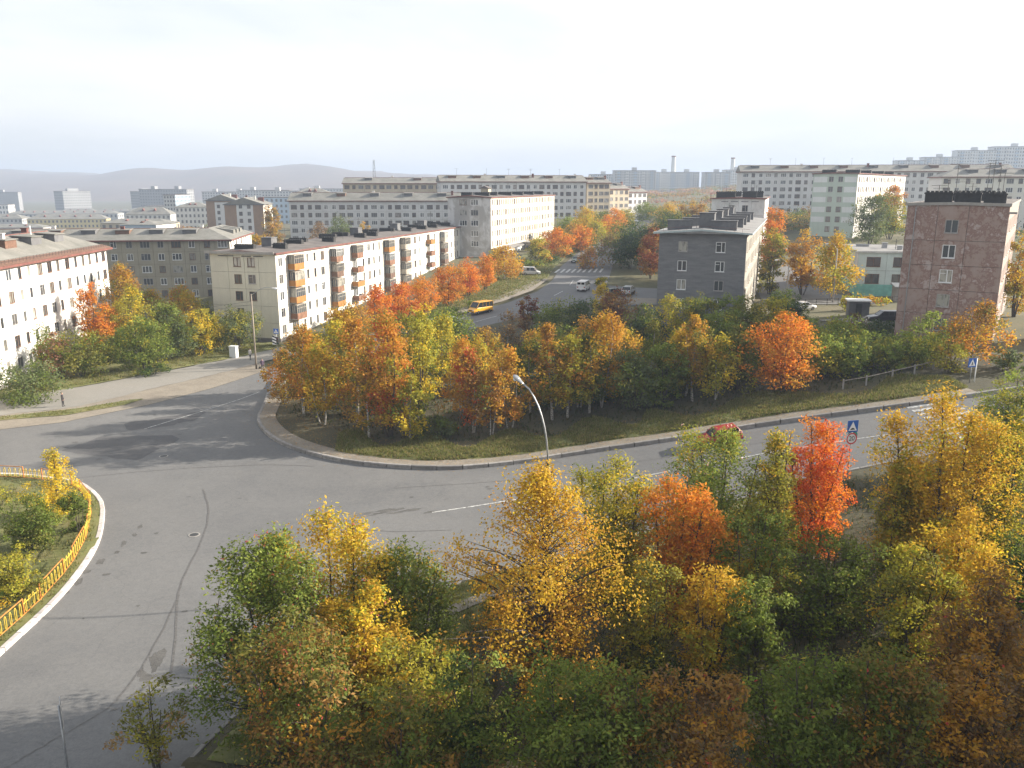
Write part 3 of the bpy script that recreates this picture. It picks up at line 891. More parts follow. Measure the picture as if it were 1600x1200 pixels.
class House:
    def __init__(s, name, label, x, y, a, W, L, z0, floors, fh, eave, near=True, first=1.0, group=None, cat='apartment block', corner='left'):
        s.W, s.L, s.floors, s.fh, s.eave, s.near, s.first = W, L, floors, fh, eave - z0, near, first
        a = R(a)
        if corner == 'right':
            x, y = x - W * math.cos(a), y + W * math.sin(a)
        s.e = root(name, label, cat, (x, y, z0), -a, group)
        s.rnd = random.Random(int(x * 7 + y * 13))
    def frame(s, side):
        W, L = s.W, s.L
        return {'front': ((0, 0), 0.0, W), 'right': ((W, 0), math.pi / 2, L), 'back': ((W, L), math.pi, W), 'left': ((0, L), -math.pi / 2, L)}[side]
    def pos(s, side, x, z, out=0.0):
        (ox, oy), r, _ = s.frame(side)
        c_, s_ = math.cos(r), math.sin(r)
        return (ox + x * c_ + out * s_, oy + x * s_ - out * c_, z), r
    def window(s, side, x, z, kind, frames):
        fr = s.rnd.choice(frames)
        fm, pm, cm = win_meshes(kind, fr, s.rnd.random() < 0.5)
        p, r = s.pos(side, x, z)
        if s.near:
            o = link('window', fm, s.e, p, r)
            link('pane', pm, o)
        else:
            o = link('window', cm, s.e, p, r)
        return o
    def facade(s, side, cols, mat, frames=('f_white', 'f_brown', 'f_grey'), panels=None, base=-3.0, skip=(), sill=0.85, rows=None, zoff=0.0, top=None):
        """cols: list of (x, kind); every floor repeats them unless (row, col) is in skip"""
        _, r, L = s.frame(side)
        top = s.eave if top is None else top
        ops = []
        for j in range(s.floors):
            if rows is not None and j not in rows:
                continue
            z = s.first + zoff + j * s.fh + sill
            for i, (x, k) in enumerate(cols):
                if (j, i) in skip:
                    continue
                w, h = WIN[k]
                zz = z + (0.6 if k == 'q' else 0)
                ops.append((x - w / 2, zz, w, h, k))
                s.window(side, x, zz, k, frames)
        p, r = s.pos(side, 0, 0)
        if panels is None:
            link('wall', wall_mesh('wall', L, base, top, [o[:4] for o in ops], mat), s.e, p, r)
            return
        # large prefabricated panels, each its own piece, in front of a recessed core
        core = MB().add([(0.02, 0.145, base), (L - 0.02, 0.145, base), (L - 0.02, 0.145, top), (0.02, 0.145, top)], [(0, 1, 2, 3)])
        c_ = core.build('wall_core', M['joint'], s.e, p, r)
        zs = [base] + [s.first + zoff + j * s.fh for j in range(0, s.floors)] + [top]
        cache = {}
        for j in range(len(zs) - 1):
            for i in range(len(panels) - 1):
                x0, x1, z0, z1 = panels[i], panels[i + 1], zs[j], zs[j + 1]
                g = 0.022
                oo = tuple((round(o[0] - x0, 3), round(o[1] - z0, 3), o[2], o[3]) for o in ops if o[0] > x0 - 0.01 and o[0] + o[2] < x1 + 0.01 and o[1] >= z0 and o[1] + o[3] <= z1 + 0.01)
                key = (round(x1 - x0, 2), round(z1 - z0, 2), oo)
                if key not in cache:
                    me = wall_mesh('panel', key[0] - g, g, key[1] - g, list(oo), mat, x0=g)
                    # side lips so that the joint has depth
                    bm = bmesh.new()
                    bm.from_mesh(me)
                    edges = [e for e in bm.edges if e.is_boundary and all(abs(v.co.y) < 1e-5 for v in e.verts)]
                    ext = bmesh.ops.extrude_edge_only(bm, edges=edges)
                    for v in [q for q in ext['geom'] if isinstance(q, bmesh.types.BMVert)]:
                        v.co.y += 0.13
                    bm.to_mesh(me)
                    bm.free()
                    cache[key] = me
                o = link('panel', cache[key], c_)
                o.location = (x0, s.rnd.uniform(-0.006, 0.006), z0)
    def plinth(s, h=0.7, mat='plinth'):
        W, L = s.W, s.L
        m = MB()
        for (x0, x1, y0, y1) in ((-0.06, W + 0.06, -0.06, -0.01), (-0.06, W + 0.06, L + 0.01, L + 0.06), (-0.06, -0.01, -0.01, L + 0.01), (W + 0.01, W + 0.06, -0.01, L + 0.01)):
            m.box(x0, x1, y0, y1, -3.0, h)
        m.build('plinth', M[mat], s.e)
    def flat_roof(s, mat='bitumen', over=0.45, trim='w_rust', gable=0.0, th=0.16):
        W, L, z = s.W, s.L, s.eave
        o = over
        m = MB()
        prof = [(-o, z + 0.0), (W + o, z + 0.0), (W + o, z + th), (W / 2, z + th + gable), (-o, z + th)]
        m.prism(prof, 'y', -o, L + o)
        m.build('roof', M[mat], s.e)
        t = MB()
        t.box(W + o + 0.003, W + o + 0.04, -o - 0.04, L + o + 0.04, z - 0.10, z + th + 0.02)
        t.box(-o - 0.04, -o - 0.003, -o - 0.04, L + o + 0.04, z - 0.10, z + th + 0.02)
        g = gable
        for yy in ((-o - 0.04, -o - 0.003), (L + o + 0.003, L + o + 0.04)):
            t.prism([(-o, z - 0.10), (W / 2, z - 0.10 + g), (W + o, z - 0.10), (W + o, z + th + 0.02), (W / 2, z + th + 0.02 + g), (-o, z + th + 0.02)], 'y', *yy)
        t.build('roof_edge', M[trim], s.e)
        if gable:
            gm = MB()
            for yy in (0, L):
                gm.add([(0, yy, z), (W, yy, z), (W / 2, yy, z + gable)], [(0, 1, 2)])
        return z + th
    def pitched(s, ridge=2.4, over=0.5, along='v', mat='slate', hip=True, dormers=6, trim='w_rust'):
        """ridge along v (depth) or u (front)"""
        W, L, z = s.W, s.L, s.eave
        o = over
        if along == 'v':
            A, B = W, L
            T = lambda a, b, c: (a, b, c)
        else:
            A, B = L, W
            T = lambda a, b, c: (b, a, c)
        hp = A * 0.45 if hip else -0.0
        m = MB()
        v = [T(-o, -o, z), T(A + o, -o, z), T(A + o, B + o, z), T(-o, B + o, z), T(A / 2, hp - (0 if hip else o), z + ridge), T(A / 2, B - hp + (0 if hip else o), z + ridge)]
        m.add(v, [(0, 1, 4), (1, 2, 5, 4), (2, 3, 5), (3, 0, 4, 5), (0, 3, 2, 1)])
        rf = m.build('roof', M[mat], s.e)
        t = MB()
        e = 0.05
        for (a0, a1, b0, b1) in ((-o - e, A + o + e, -o - e, -o), (-o - e, A + o + e, B + o, B + o + e), (-o - e, -o, -o, B + o), (A + o, A + o + e, -o, B + o)):
            p0, p1 = T(a0, b0, 0), T(a1, b1, 0)
            t.box(min(p0[0], p1[0]), max(p0[0], p1[0]), min(p0[1], p1[1]), max(p0[1], p1[1]), z - 0.28, z + 0.04)
        t.build('eaves_board', M[trim], s.e)
        # ridge cap
        MB().tube([T(A / 2, hp, z + ridge + 0.02), T(A / 2, B - hp, z + ridge + 0.02)], 0.09, 5).build('ridge_cap', M[trim], rf)
        for i in range(dormers):
            b = hp + (B - 2 * hp) * (i + 0.5) / dormers
            for sd in ((1, -1) if i % 2 == 0 else (-1,)) if along == 'u' else (1, -1):
                dm = MB()
                a_in = A / 2 + sd * 0.5
                a_out = A / 2 + sd * A * 0.26
                zt = z + ridge * 0.94
                zb = z + ridge * (1 - 0.26 * 2) + 0.05
                w = 1.5
                def q(a, bb, c): return T(a, bb, c)
                vv = [q(a_out, b - w, zb), q(a_out, b + w, zb), q(a_out, b + w, zt - 0.15), q(a_out, b - w, zt - 0.15), q(a_in, b - w, zt + 0.02), q(a_in, b + w, zt + 0.02)]
                dm.add(vv, [(0, 1, 2, 3), (3, 2, 5, 4), (0, 3, 4), (1, 5, 2)])
                d_ = dm.build('dormer', M['f_brown'] if s.rnd.random() < 0.4 else M['ventgrey'], rf)
                rm = MB()
                ov = 0.22
                rm.add([q(a_out + sd * ov, b - w - ov, zt - 0.12), q(a_out + sd * ov, b + w + ov, zt - 0.12), q(a_in, b + w + ov, zt + 0.10), q(a_in, b - w - ov, zt + 0.10),
                        q(a_out + sd * ov, b - w - ov, zt - 0.02), q(a_out + sd * ov, b + w + ov, zt - 0.02), q(a_in, b + w + ov, zt + 0.20), q(a_in, b - w - ov, zt + 0.20)],
                       [(0, 1, 2, 3), (4, 5, 6, 7), (0, 1, 5, 4), (1, 2, 6, 5), (2, 3, 7, 6), (3, 0, 4, 7)])
                rm.build('dormer_roof', M[mat], rf)
        # brick stacks
        for i in range(max(2, dormers // 2)):
            b = hp + (B - 2 * hp) * (i + 1.0) / max(2, dormers // 2) * 0.96
            a = A / 2 - A * 0.17 * (1 if i % 2 else -1)
            p = T(a, b, 0)
            ch = MB().box(p[0] - 0.4, p[0] + 0.4, p[1] - 0.3, p[1] + 0.3, z + ridge * 0.5, z + ridge + 0.5)
            ch.box(p[0] - 0.48, p[0] + 0.48, p[1] - 0.38, p[1] + 0.38, z + ridge + 0.5, z + ridge + 0.62)
            ch.build('chimney', M['w_white'] if i % 2 == 0 else M['w_rust'], rf)
        return rf
    def vents(s, spots, z, mat='black', teeth=True):
        """tarred brick vent stacks on the flat roof: (u, v, length u, length v, height)"""
        for (u, v, lu, lv, h) in spots:
            m = MB()
            m.box(u - lu / 2, u + lu / 2, v - lv / 2, v + lv / 2, z - 0.05, z + h)
            if teeth:
                n = max(2, int(max(lu, lv) / 0.45))
                for i in range(n):
                    t = (i + 0.5) / n
                    if lu >= lv:
                        cx, cy_ = u - lu / 2 + lu * t, v
                    else:
                        cx, cy_ = u, v - lv / 2 + lv * t
                    m.box(cx - 0.16, cx + 0.16, cy_ - 0.28, cy_ + 0.28, z + h, z + h + 0.16)
                m.box(u - lu / 2 - 0.08, u + lu / 2 + 0.08, v - lv / 2 - 0.08, v + lv / 2 + 0.08, z + h * 0.82, z + h * 0.98)
            else:
                m.box(u - lu / 2 - 0.10, u + lu / 2 + 0.10, v - lv / 2 - 0.10, v + lv / 2 + 0.10, z + h, z + h + 0.12)
            m.build('vent_stack', M[mat], s.e)
    def antenna(s, u, v, z, h):
        m = MB()
        m.tube([(u, v, z - 0.1), (u, v, z + h)], 0.035, 5)
        d = s.rnd.uniform(0, 3)
        c_, s_ = math.cos(d), math.sin(d)
        for k, (zz, ln) in enumerate(((h - 0.05, 0.9), (h - 0.35, 0.7), (h - 0.7, 0.5))):
            if k < s.rnd.randint(1, 3):
                m.tube([(u - c_ * ln, v - s_ * ln, z + zz), (u + c_ * ln, v + s_ * ln, z + zz)], 0.022, 4)
        m.build('antenna', M['dark_steel'], s.e)

def reg(n, L, kinds, m0=1.6):
    """n columns evenly spaced over a facade of length L"""
    st = (L - 2 * m0) / (n - 1) if n > 1 else 0
    return [(m0 + i * st, kinds[i % len(kinds)]) for i in range(n)]

# --- cream five-storey block with balconies
YW, YL = 12.0, 101.0
hs = House('apartment_block', 'cream five-storey panel block with orange balconies along its sunlit side', -38.0, 134.0, 14.5, YW, YL, 0.0, 5, 2.75, 14.5, True, 0.5, corner='right')
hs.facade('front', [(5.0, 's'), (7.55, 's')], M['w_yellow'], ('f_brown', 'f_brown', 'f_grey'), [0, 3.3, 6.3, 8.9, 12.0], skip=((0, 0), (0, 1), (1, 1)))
bal = [(3.3, 7.5), (18.0, 23.0), (26.8, 32.0), (42.9, 47.8), (51.9, 57.2), (68.3, 73.7), (78.4, 83.3), (94.8, 100.2)]
ycols = []
for x, k in [(1.5, 's'), (5.3, 'd'), (8.6, 'n'), (10.6, 'n'), (13.2, 'n'), (16.1, 's'), (20.4, 'd'), (24.5, 'n'), (29.4, 'd'), (33.5, 'n'), (36.2, 's'), (38.6, 'n'), (41.4, 'n'), (45.3, 'd'), (49.6, 'n'), (54.5, 'd'), (59.2, 'n'), (62, 's'), (65.0, 'n'), (71, 'd'), (75.6, 'n'), (80.8, 'd'), (85.4, 's'), (88.3, 'n'), (91.2, 'n'), (93.4, 'n'), (97.5, 'd')]:
    ycols.append((x, k))
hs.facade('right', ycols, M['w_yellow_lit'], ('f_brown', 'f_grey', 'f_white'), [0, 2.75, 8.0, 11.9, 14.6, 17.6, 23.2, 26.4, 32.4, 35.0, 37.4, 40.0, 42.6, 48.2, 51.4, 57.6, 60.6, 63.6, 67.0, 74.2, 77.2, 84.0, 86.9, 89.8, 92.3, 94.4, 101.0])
hs.facade('left', [], M['w_yellow'])
hs.facade('back', [], M['w_yellow'])
hs.plinth(0.75)
zr = hs.flat_roof('bitumen', 0.4, 'w_rust', 0.35)
MB().box(-0.55, YW + 0.1, -0.62, -0.5, 14.42, 14.85).build('parapet', M['concrete'], hs.e)
for k, (x0, x1) in enumerate(((1.6, 4.4), (5.9, 7.6), (8.1, 9.8))):
    MB().box(x0, x1, -0.10, -0.005, 14.0, 14.12).build('vent_slot', M['dark_steel'], hs.e)
vs_ = []
for v in (4, 17.5, 22, 36, 42, 55, 62, 72, 80, 90, 97):
    vs_.append((3.2 + (v % 3), v, 3.6, 0.9, 0.75))
    if v % 2 == 0:
        vs_.append((8.7, v + 3.5, 2.4, 0.9, 0.8))
hs.vents(vs_, zr + 0.15)
hs.vents([(5.2, 10, 1.9, 1.9, 1.6), (5.5, 44.5, 1.9, 1.9, 1.7), (5.6, 66, 1.9, 1.9, 1.7), (5.6, 84, 1.9, 1.9, 1.7)], zr + 0.15, 'ventgrey', False)
for v in (8, 14, 26, 33, 47, 52, 58, 69, 76, 88, 95):
    hs.antenna(4 + (v * 3 % 5), v, zr + 0.2, 1.6 + (v % 4) * 0.7)
MB().tube([(4, 12, zr + 2.4), (4.5, 26, zr + 2.1), (5, 33, zr + 2.2), (5, 47, zr + 1.9)], 0.02, 4).build('roof_cable', M['dark_steel'], hs.e)
yr = random.Random(5)
for ci, (x0, x1) in enumerate(bal):
    for j in range(5):
        if j == 0 and ci != 6:
            continue
        cxm = (x0 + x1) / 2
        half = 1.65 if ci == 0 else yr.choice([1.35, 1.5, 1.6])
        z = 0.5 + j * 2.75 + 0.05
        p, r = hs.pos('right', cxm, z)
        if ci == 0:
            pm = 'bal_orange' if j in (2, 3, 4) else 'bal_rust'
        else:
            pm = 'bal_brown' if (ci == 6 and j < 4) else yr.choice(['bal_rust', 'bal_rust', 'bal_frame', 'bal_brown', 'bal_orange']) if ci != 6 else 'bal_frame'
        b = MB().box(-half, half, -1.25, 0.0, 0, 0.14).build('balcony', M['concrete'], hs.e, p, r)
        q = MB()
        q.box(-half, half, -1.29, -1.25, 0.02, 1.08)
        q.box(-half, -half + 0.04, -1.25, -0.01, 0.142, 1.08)
        q.box(half - 0.04, half, -1.25, -0.01, 0.142, 1.08)
        q.build('parapet', M[pm], b)
        if ci in (0, 6) or (ci in (1, 3, 4) and yr.random() < 0.7) or yr.random() < 0.3:
            g = MB()
            for t in range(6):
                xx = -half + 0.03 + (2 * half - 0.1) * t / 5
                g.box(xx, xx + 0.06, -1.275, -1.215, 1.083, 2.42)
            for xx in (-half, half - 0.06):
                for yy in (-0.85, -0.45, -0.08):
                    g.box(xx, xx + 0.06, yy, yy + 0.06, 1.083, 2.42)
            g.box(-half, half, -1.29, -1.23, 2.42, 2.48)
            g.box(-half, half, -1.285, -1.225, 1.9, 1.94)
            g.box(-half - 0.05, half + 0.05, -1.34, 0.0, 2.485, 2.54)
            g.build('glazing_frame', M['f_white' if yr.random() < 0.35 else 'bal_frame'], b)
            MB().box(-half + 0.05, half - 0.05, -1.25, -1.235, 1.09, 2.41).build('pane', M['glass'], b)
            MB().box(-half + 0.06, -half + 0.075, -1.22, -0.03, 1.09, 2.41).build('pane', M['glass'], b)
        elif yr.random() < 0.6:
            m = MB()
            for t in range(4):
                yy = -1.5 + 0.06 * t
                m.tube([(-half + 0.1, yy, 1.15), (half - 0.1, yy, 1.12)], 0.012, 4)
            m.build('washing_line', M['steel'], b)

# --- white sunlit block on the left, slate roof
LW = 12.5
hs = House('apartment_block', 'long white five-storey block with slate roof dormers at the left edge', -66.5, 137.0, -4.0, LW, 75.0, 0.0, 5, 2.85, 15.3, True, 1.0, corner='right')
# its corner given is the far right one: shift so that the block runs towards the viewer
hs.e.location.x -= math.sin(R(-4.0)) * 75.0
hs.e.location.y -= math.cos(R(-4.0)) * 75.0
lc = []
x = 74.0
rr = random.Random(2)
while x > 3:
    k = rr.choice('snns')
    lc.append((x - 0.3, k))
    x -= {'s': 2.5, 'n': 2.2}[k] + rr.uniform(0, 0.6)
hs.facade('right', lc[::-1], M['w_white'], ('f_brown', 'f_grey', 'f_white', 'f_brown'))
hs.facade('back', [], M['w_white'])
hs.facade('front', [(4, 's'), (8.5, 's')], M['w_white'])
hs.facade('left', [], M['w_white'])
hs.plinth(0.8)
rf = hs.pitched(3.0, 0.75, 'v', 'slate', True, 9)
m = MB()
for k in range(60):
    yy = 20 + k * 0.92
    m.tube([(LW + 0.35, yy, hs.eave + 0.2), (LW + 0.35, yy, hs.eave + 0.75)], 0.018, 4)
for zz in (0.5, 0.75):
    m.tube([(LW + 0.35, 20, hs.eave + zz), (LW + 0.35, 74.6, hs.eave + zz)], 0.018, 4)
m.build('roof_railing', M['dark_steel'], rf)
ez = hs.eave
q_ = lambda t, v: (LW + 0.75 - (LW / 2 + 0.75) * t, v, ez + 3.0 * t + 0.05)
MB().add([q_(0.0, 0), q_(0.0, 75.7), q_(0.17, 74.8), q_(0.17, 0)], [(0, 1, 2, 3)]).build('eaves_flashing', M['f_brown'], rf)
for v in (36, 44, 52, 61):
    MB().tube([(LW * 0.62, v, hs.eave + 1.8), (LW * 0.62, v, hs.eave + 4.2)], 0.09, 6).build('vent_pipe', M['f_white'], rf)

# --- olive block behind it
hs = House('apartment_block', 'olive grey five-storey panel block with slate roof between white and cream blocks', -64.0, 190.0, -8.0, 62.0, 30.0, -1.0, 5, 2.75, 13.4, True, 0.8, corner='right')
oc = []
pat = ['s', 's', 's', 'd', 's', 'd', 's', 's', 'd']
for k in range(15):
    oc.append((60.4 - k * 3.35, (['d', 's', 's', 'd', 's', 'd', 's', 's', 's'])[k % 9]))
oc = oc[::-1]
hs.facade('front', oc, M['w_olive'], ('f_white', 'f_brown', 'f_grey', 'f_white'), [0, 11.8] + [15.2 + 3.35 * i for i in range(14)] + [62.0])
hs.facade('right', reg(9, 30, 'sn'), M['w_white'], ('f_brown', 'f_grey'))
hs.facade('left', [], M['w_olive'])
hs.facade('back', [], M['w_olive'])
hs.plinth(0.7)
hs.L = 12.5
hs.pitched(2.3, 0.6, 'u', 'slate', True, 7)
m = MB()
e0 = hs.eave
m.add([(49.5, 12, e0), (62.6, 12, e0), (62.6, 30.6, e0), (49.5, 30.6, e0), (56, 6.5, e0 + 2.3), (56, 25, e0 + 2.3)], [(0, 4, 5, 3), (1, 2, 5, 4), (2, 3, 5), (0, 1, 4), (0, 3, 2, 1)])
wr = m.build('wing_roof', M['slate'], hs.e)
MB().box(62.6, 62.66, 12.6, 30.66, e0 - 0.28, e0 + 0.04).build('eaves_board', M['w_rust'], wr)
for v in (13.5, 18, 22.5):
    q = MB()
    q.add([(58.0, v - 1.3, e0 + 1.2), (58, v + 1.3, e0 + 1.2), (60.8, v + 1.3, e0 + 0.55), (60.8, v - 1.3, e0 + 0.55), (56.6, v - 1.3, e0 + 2.15), (56.6, v + 1.3, e0 + 2.15), (60.8, v + 1.3, e0 + 1.55), (60.8, v - 1.3, e0 + 1.55)],
          [(3, 2, 6, 7), (4, 5, 6, 7), (0, 3, 7, 4), (1, 2, 6, 5)])
    q.build('dormer', M['slate'], wr)

# --- grey block-work house
GW, GL = 12.5, 60.0
hs = House('apartment_block', 'dark grey blockwork house with dark vent boxes on its flat roof', 33.6, 120.0, 18.5, GW, GL, 3.6, 5, 2.78, 18.4, True, 0.15, corner='right')
hs.facade('front', [(3.5, 's'), (8.9, 's')], M['w_block'], ('f_white', 'f_white', 'f_grey'), top=14.85)
gc = reg(17, GL, 'sns', 2.0)
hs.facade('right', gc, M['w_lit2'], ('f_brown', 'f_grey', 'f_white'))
hs.facade('left', [], M['w_block'])
hs.facade('back', [], M['w_block'])
MB().add([(0, 0, 14.79), (GW, 0, 14.79), (GW / 2, 0, 15.35)], [(0, 1, 2)]).build('gable', M['w_block'], hs.e)
hs.plinth(0.6)
zr = hs.flat_roof('roof_light', 0.75, 'trim_blue', 0.5, 0.14)
hs.vents([(2.4, 4.2, 3.5, 1.2, 1.35), (9.0, 3.6, 3.6, 1.2, 1.35), (3.2, 15, 3.4, 1.2, 1.3), (9.4, 14, 3.4, 1.2, 1.35), (9.4, 24, 3.3, 1.2, 1.35), (3.2, 28, 3.4, 1.2, 1.3), (9.4, 36, 3.3, 1.2, 1.35), (3.2, 42, 3.4, 1.2, 1.3), (9.4, 48, 3.3, 1.2, 1.35)], zr + 0.18, 'ventgrey', False)
hs.vents([(6.3, 5.6, 2.2, 2.2, 2.3), (6.3, 19.5, 2.2, 2.2, 2.2), (6.3, 33, 2.0, 2.0, 2.2), (6.3, 47, 2.0, 2.0, 2.2)], zr + 0.3, 'ventgrey', False)
for u, v, h in ((4.6, 6.4, 2.6), (5.2, 21, 5.2), (7.4, 22, 2.4), (4.5, 30, 1.8), (8.6, 31, 2.4), (6, 52, 3)):
    hs.antenna(u, v, zr + 0.3, h)
m = MB()
for k in range(12):
    m.tube([(-0.5 + k * 1.12, -0.45, zr), (-0.5 + k * 1.12, -0.45, zr + 0.55)], 0.018, 4)
m.tube([(-0.5, -0.45, zr + 0.55), (GW / 2, -0.45, zr + 0.95), (GW + 0.4, -0.45, zr + 0.55)], 0.018, 4)
m.build('roof_railing', M['w_rust'], hs.e)

# --- brown peeling panel house on the right
BW, BL = 10.2, 42.0
hs = House('apartment_block', 'brown panel house with peeling pink paint and black roof vents on the right', 45.6, 97.6, 32.0, BW, BL, 6.6, 5, 2.8, 23.0, True, 1.25)
hs.facade('front', [(4.75, 's')], M['w_peel'], ('f_white', 'f_white', 'f_grey'), [0, 3.2, 6.3, 10.2])
hs.facade('right', reg(12, BL, 'sn', 2.0), M['w_side'], ('f_brown', 'f_grey', 'f_white'))
hs.facade('left', [], M['w_peel'])
hs.facade('back', [], M['w_peel'])
hs.plinth(0.5)
zr = hs.flat_roof('bitumen', 0.12, 'concrete', 0.12, 0.2)
hs.vents([(2.9, 2.2, 2.8, 1.0, 1.15), (5.9, 2.3, 2.6, 1.0, 1.1), (8.6, 2.2, 2.2, 1.0, 1.05), (3.4, 14, 4.0, 1.0, 1.1), (7.6, 15, 3.0, 1.0, 1.1), (5, 27, 5.0, 1.0, 1.1)], zr + 0.05, 'black')
for u, v, h in ((3.6, 4, 2.7), (4.4, 4.4, 4.4), (5.4, 4.1, 2.4), (6.1, 4.2, 2.2), (8.0, 6, 4.8), (8.6, 7, 4.2), (9.0, 9, 3.4), (7.4, 8, 4.5), (2.5, 6, 2)):
    hs.antenna(u, v, zr, h)
MB().box(BW - 0.02, BW + 0.75, -0.02, 1.2, 15.5, 15.72).build('roof_corner', M['concrete'], hs.e)
m = MB().tube([(0.9, -0.09, 16.2), (0.9, -0.09, 0)], 0.05, 6)
m.build('drain_pipe', M['steel'], hs.e)

# --- weathered white dormitory block beside the street
WW, WL = 12.2, 68.5
hs = House('dormitory_block', 'white weathered five-storey block with dense window rows and ground floor shop', -5.6, 224.0, 17.0, WW, WL, 6.3, 5, 2.72, 22.2, True, 2.2, corner='right')
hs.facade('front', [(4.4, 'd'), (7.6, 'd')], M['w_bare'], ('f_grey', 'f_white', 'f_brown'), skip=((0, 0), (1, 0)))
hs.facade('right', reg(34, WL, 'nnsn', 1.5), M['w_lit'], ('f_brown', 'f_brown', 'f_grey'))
hs.facade('left', [], M['w_bare'])
hs.facade('back', [], M['w_bare'])
zr = hs.flat_roof('bitumen', 0.3, 'w_rust', 0.5, 0.16)
hs.vents([(3.4, 6, 3.0, 1, 0.9), (8.2, 5, 4.0, 1, 0.9), (7.5, 14, 4.0, 1, 0.9), (8.6, 24, 4.0, 1, 0.9), (8.6, 36, 4.0, 1, 0.9), (8.6, 48, 4.0, 1, 0.9), (8.6, 60, 4, 1, 0.9)], zr + 0.2)
p = MB().box(4.6, 6.8, 14, 16.5, zr, zr + 2.2)
p.build('roof_cabin', M['w_tan'], hs.e)
MB().prism([(4.2, zr + 2.2), (7.2, zr + 2.2), (5.7, zr + 2.9)], 'y', 13.6, 16.9).build('cabin_roof', M['bitumen'], hs.e)
for v in (8, 20, 32, 41, 53, 63):
    hs.antenna(5 + v % 3, v, zr, 1.8 + v % 3)
# ground floor annexe with canopy
a_ = MB().box(WW + 0.02, WW + 3.2, 0.4, 30, -2.5, 2.35).build('annexe', M['w_pale'], hs.e)
MB().box(WW + 0.0, WW + 3.7, -0.2, 30.6, 2.352, 2.62).build('annexe_roof', M['roof_light'], a_)
MB().box(WW + 3.2, WW + 7.2, 20.5, 27.5, -2.5, 2.9).build('porch', M['w_tan'], a_)
MB().box(WW + 2.8, WW + 7.7, 20.0, 28.0, 2.905, 3.25).build('porch_roof', M['concrete'], a_)
MB().box(WW + 4.0, WW + 6.4, 20.42, 20.49, -0.3, 2.2).build('porch_window', M['glass'], a_)
for k in range(7):
    MB().box(WW + 3.21, WW + 3.27, 2 + k * 2.5, 3.7 + k * 2.5, -0.4, 1.6).build('shop_window', M['glass'], a_)
for k in range(12):
    MB().box(WW + 0.01, WW + 0.1, 33 + k * 2.9, 34.9 + k * 2.9, -2.0, 1.9).build('shop_window', M['glass'], hs.e)
MB().box(-0.3, WW + 3.4, -0.9, -0.05, -3, 0.4).build('base_course', M['w_green'], hs.e)

# --- long pale block in the middle distance, and those behind it
hs = House('apartment_block', 'long pale five-storey panel block with slate roof behind the cream block', -79.0, 300.0, -1.0, 60.0, 12.0, 4.5, 5, 2.72, 20.2, False, 1.0)
hs.facade('front', reg(21, 60, 'dssd' 'ssd', 1.7), M['w_lng'], ('f_brown', 'f_white', 'f_grey', 'f_brown'), [0] + [3.05 + 2.84 * i for i in range(20)] + [60.0])
hs.facade('left', [], M['w_lng'])
hs.facade('right', [], M['w_lng'])
hs.facade('back', [], M['w_lng'])
hs.plinth(0.7)
hs.pitched(2.8, 0.5, 'u', 'slate', False, 5)
MB().add([(0, 0, hs.eave), (0, 12, hs.eave), (0, 6, hs.eave + 2.75)], [(0, 1, 2)]).build('gable', M['w_lng'], hs.e)
MB().add([(60, 0, hs.eave), (60, 12, hs.eave), (60, 6, hs.eave + 2.75)], [(0, 1, 2)]).build('gable', M['w_lng'], hs.e)
for u in (8, 26, 41, 52):
    hs.antenna(u, 6, hs.eave + 2.7, 2.2)

hs = House('apartment_block', 'long white block on the rise behind the weathered dormitory', -27.5, 330.0, -12.0, 58.5, 12.0, 11.5, 5, 2.72, 27.0, False, 1.0)
hs.facade('front', reg(21, 58.5, 'dsdsd' 'ss', 1.7), M['w_lng'], ('f_brown', 'f_white', 'f_grey', 'f_brown'))
hs.facade('left', [(3, 's'), (9, 's')], M['w_lng'])
hs.facade('right', [], M['w_lng'])
hs.facade('back', [], M['w_lng'])
hs.pitched(2.5, 0.5, 'u', 'slate', False, 6)
for u in (7, 19, 28, 37, 49):
    hs.antenna(u, 6, hs.eave + 2.4, 2.6)
for nm, x, y, a, W_, z0, ev, fl, n, mt, lb in (
        ('apartment_block', -68.7, 346.0, -2.0, 40.0, 9.0, 26.4, 6, 14, 'w_tan', 'tan block peeking over the long pale block'),
        ('apartment_block', 30.4, 344.0, -22.0, 10.5, 12.0, 26.6, 5, 4, 'w_tan', 'cream end section right of the white block on the rise'),
        ('apartment_block', 40.6, 356.5, -40.0, 12.5, 12.2, 24.2, 4, 4, 'w_tan', 'lower tan section stepping down from the cream end section'),
        ('apartment_block', 50.8, 372.0, -40.0, 12.5, 12.6, 22.8, 4, 4, 'w_lng', 'lowest pale section at the end of the stepped row')):
    hs = House(nm, lb, x, y, a, W_, 12.0, z0, fl, 2.72, ev, False, ev - z0 - fl * 2.72 - 0.4)
    hs.facade('front', reg(n, W_, 'dsd', 1.6), M[mt], ('f_brown', 'f_grey'))
    for sd in ('left', 'right', 'back'):
        hs.facade(sd, [], M[mt])
    hs.pitched(2.3, 0.45, 'u', 'slate', False, 2)

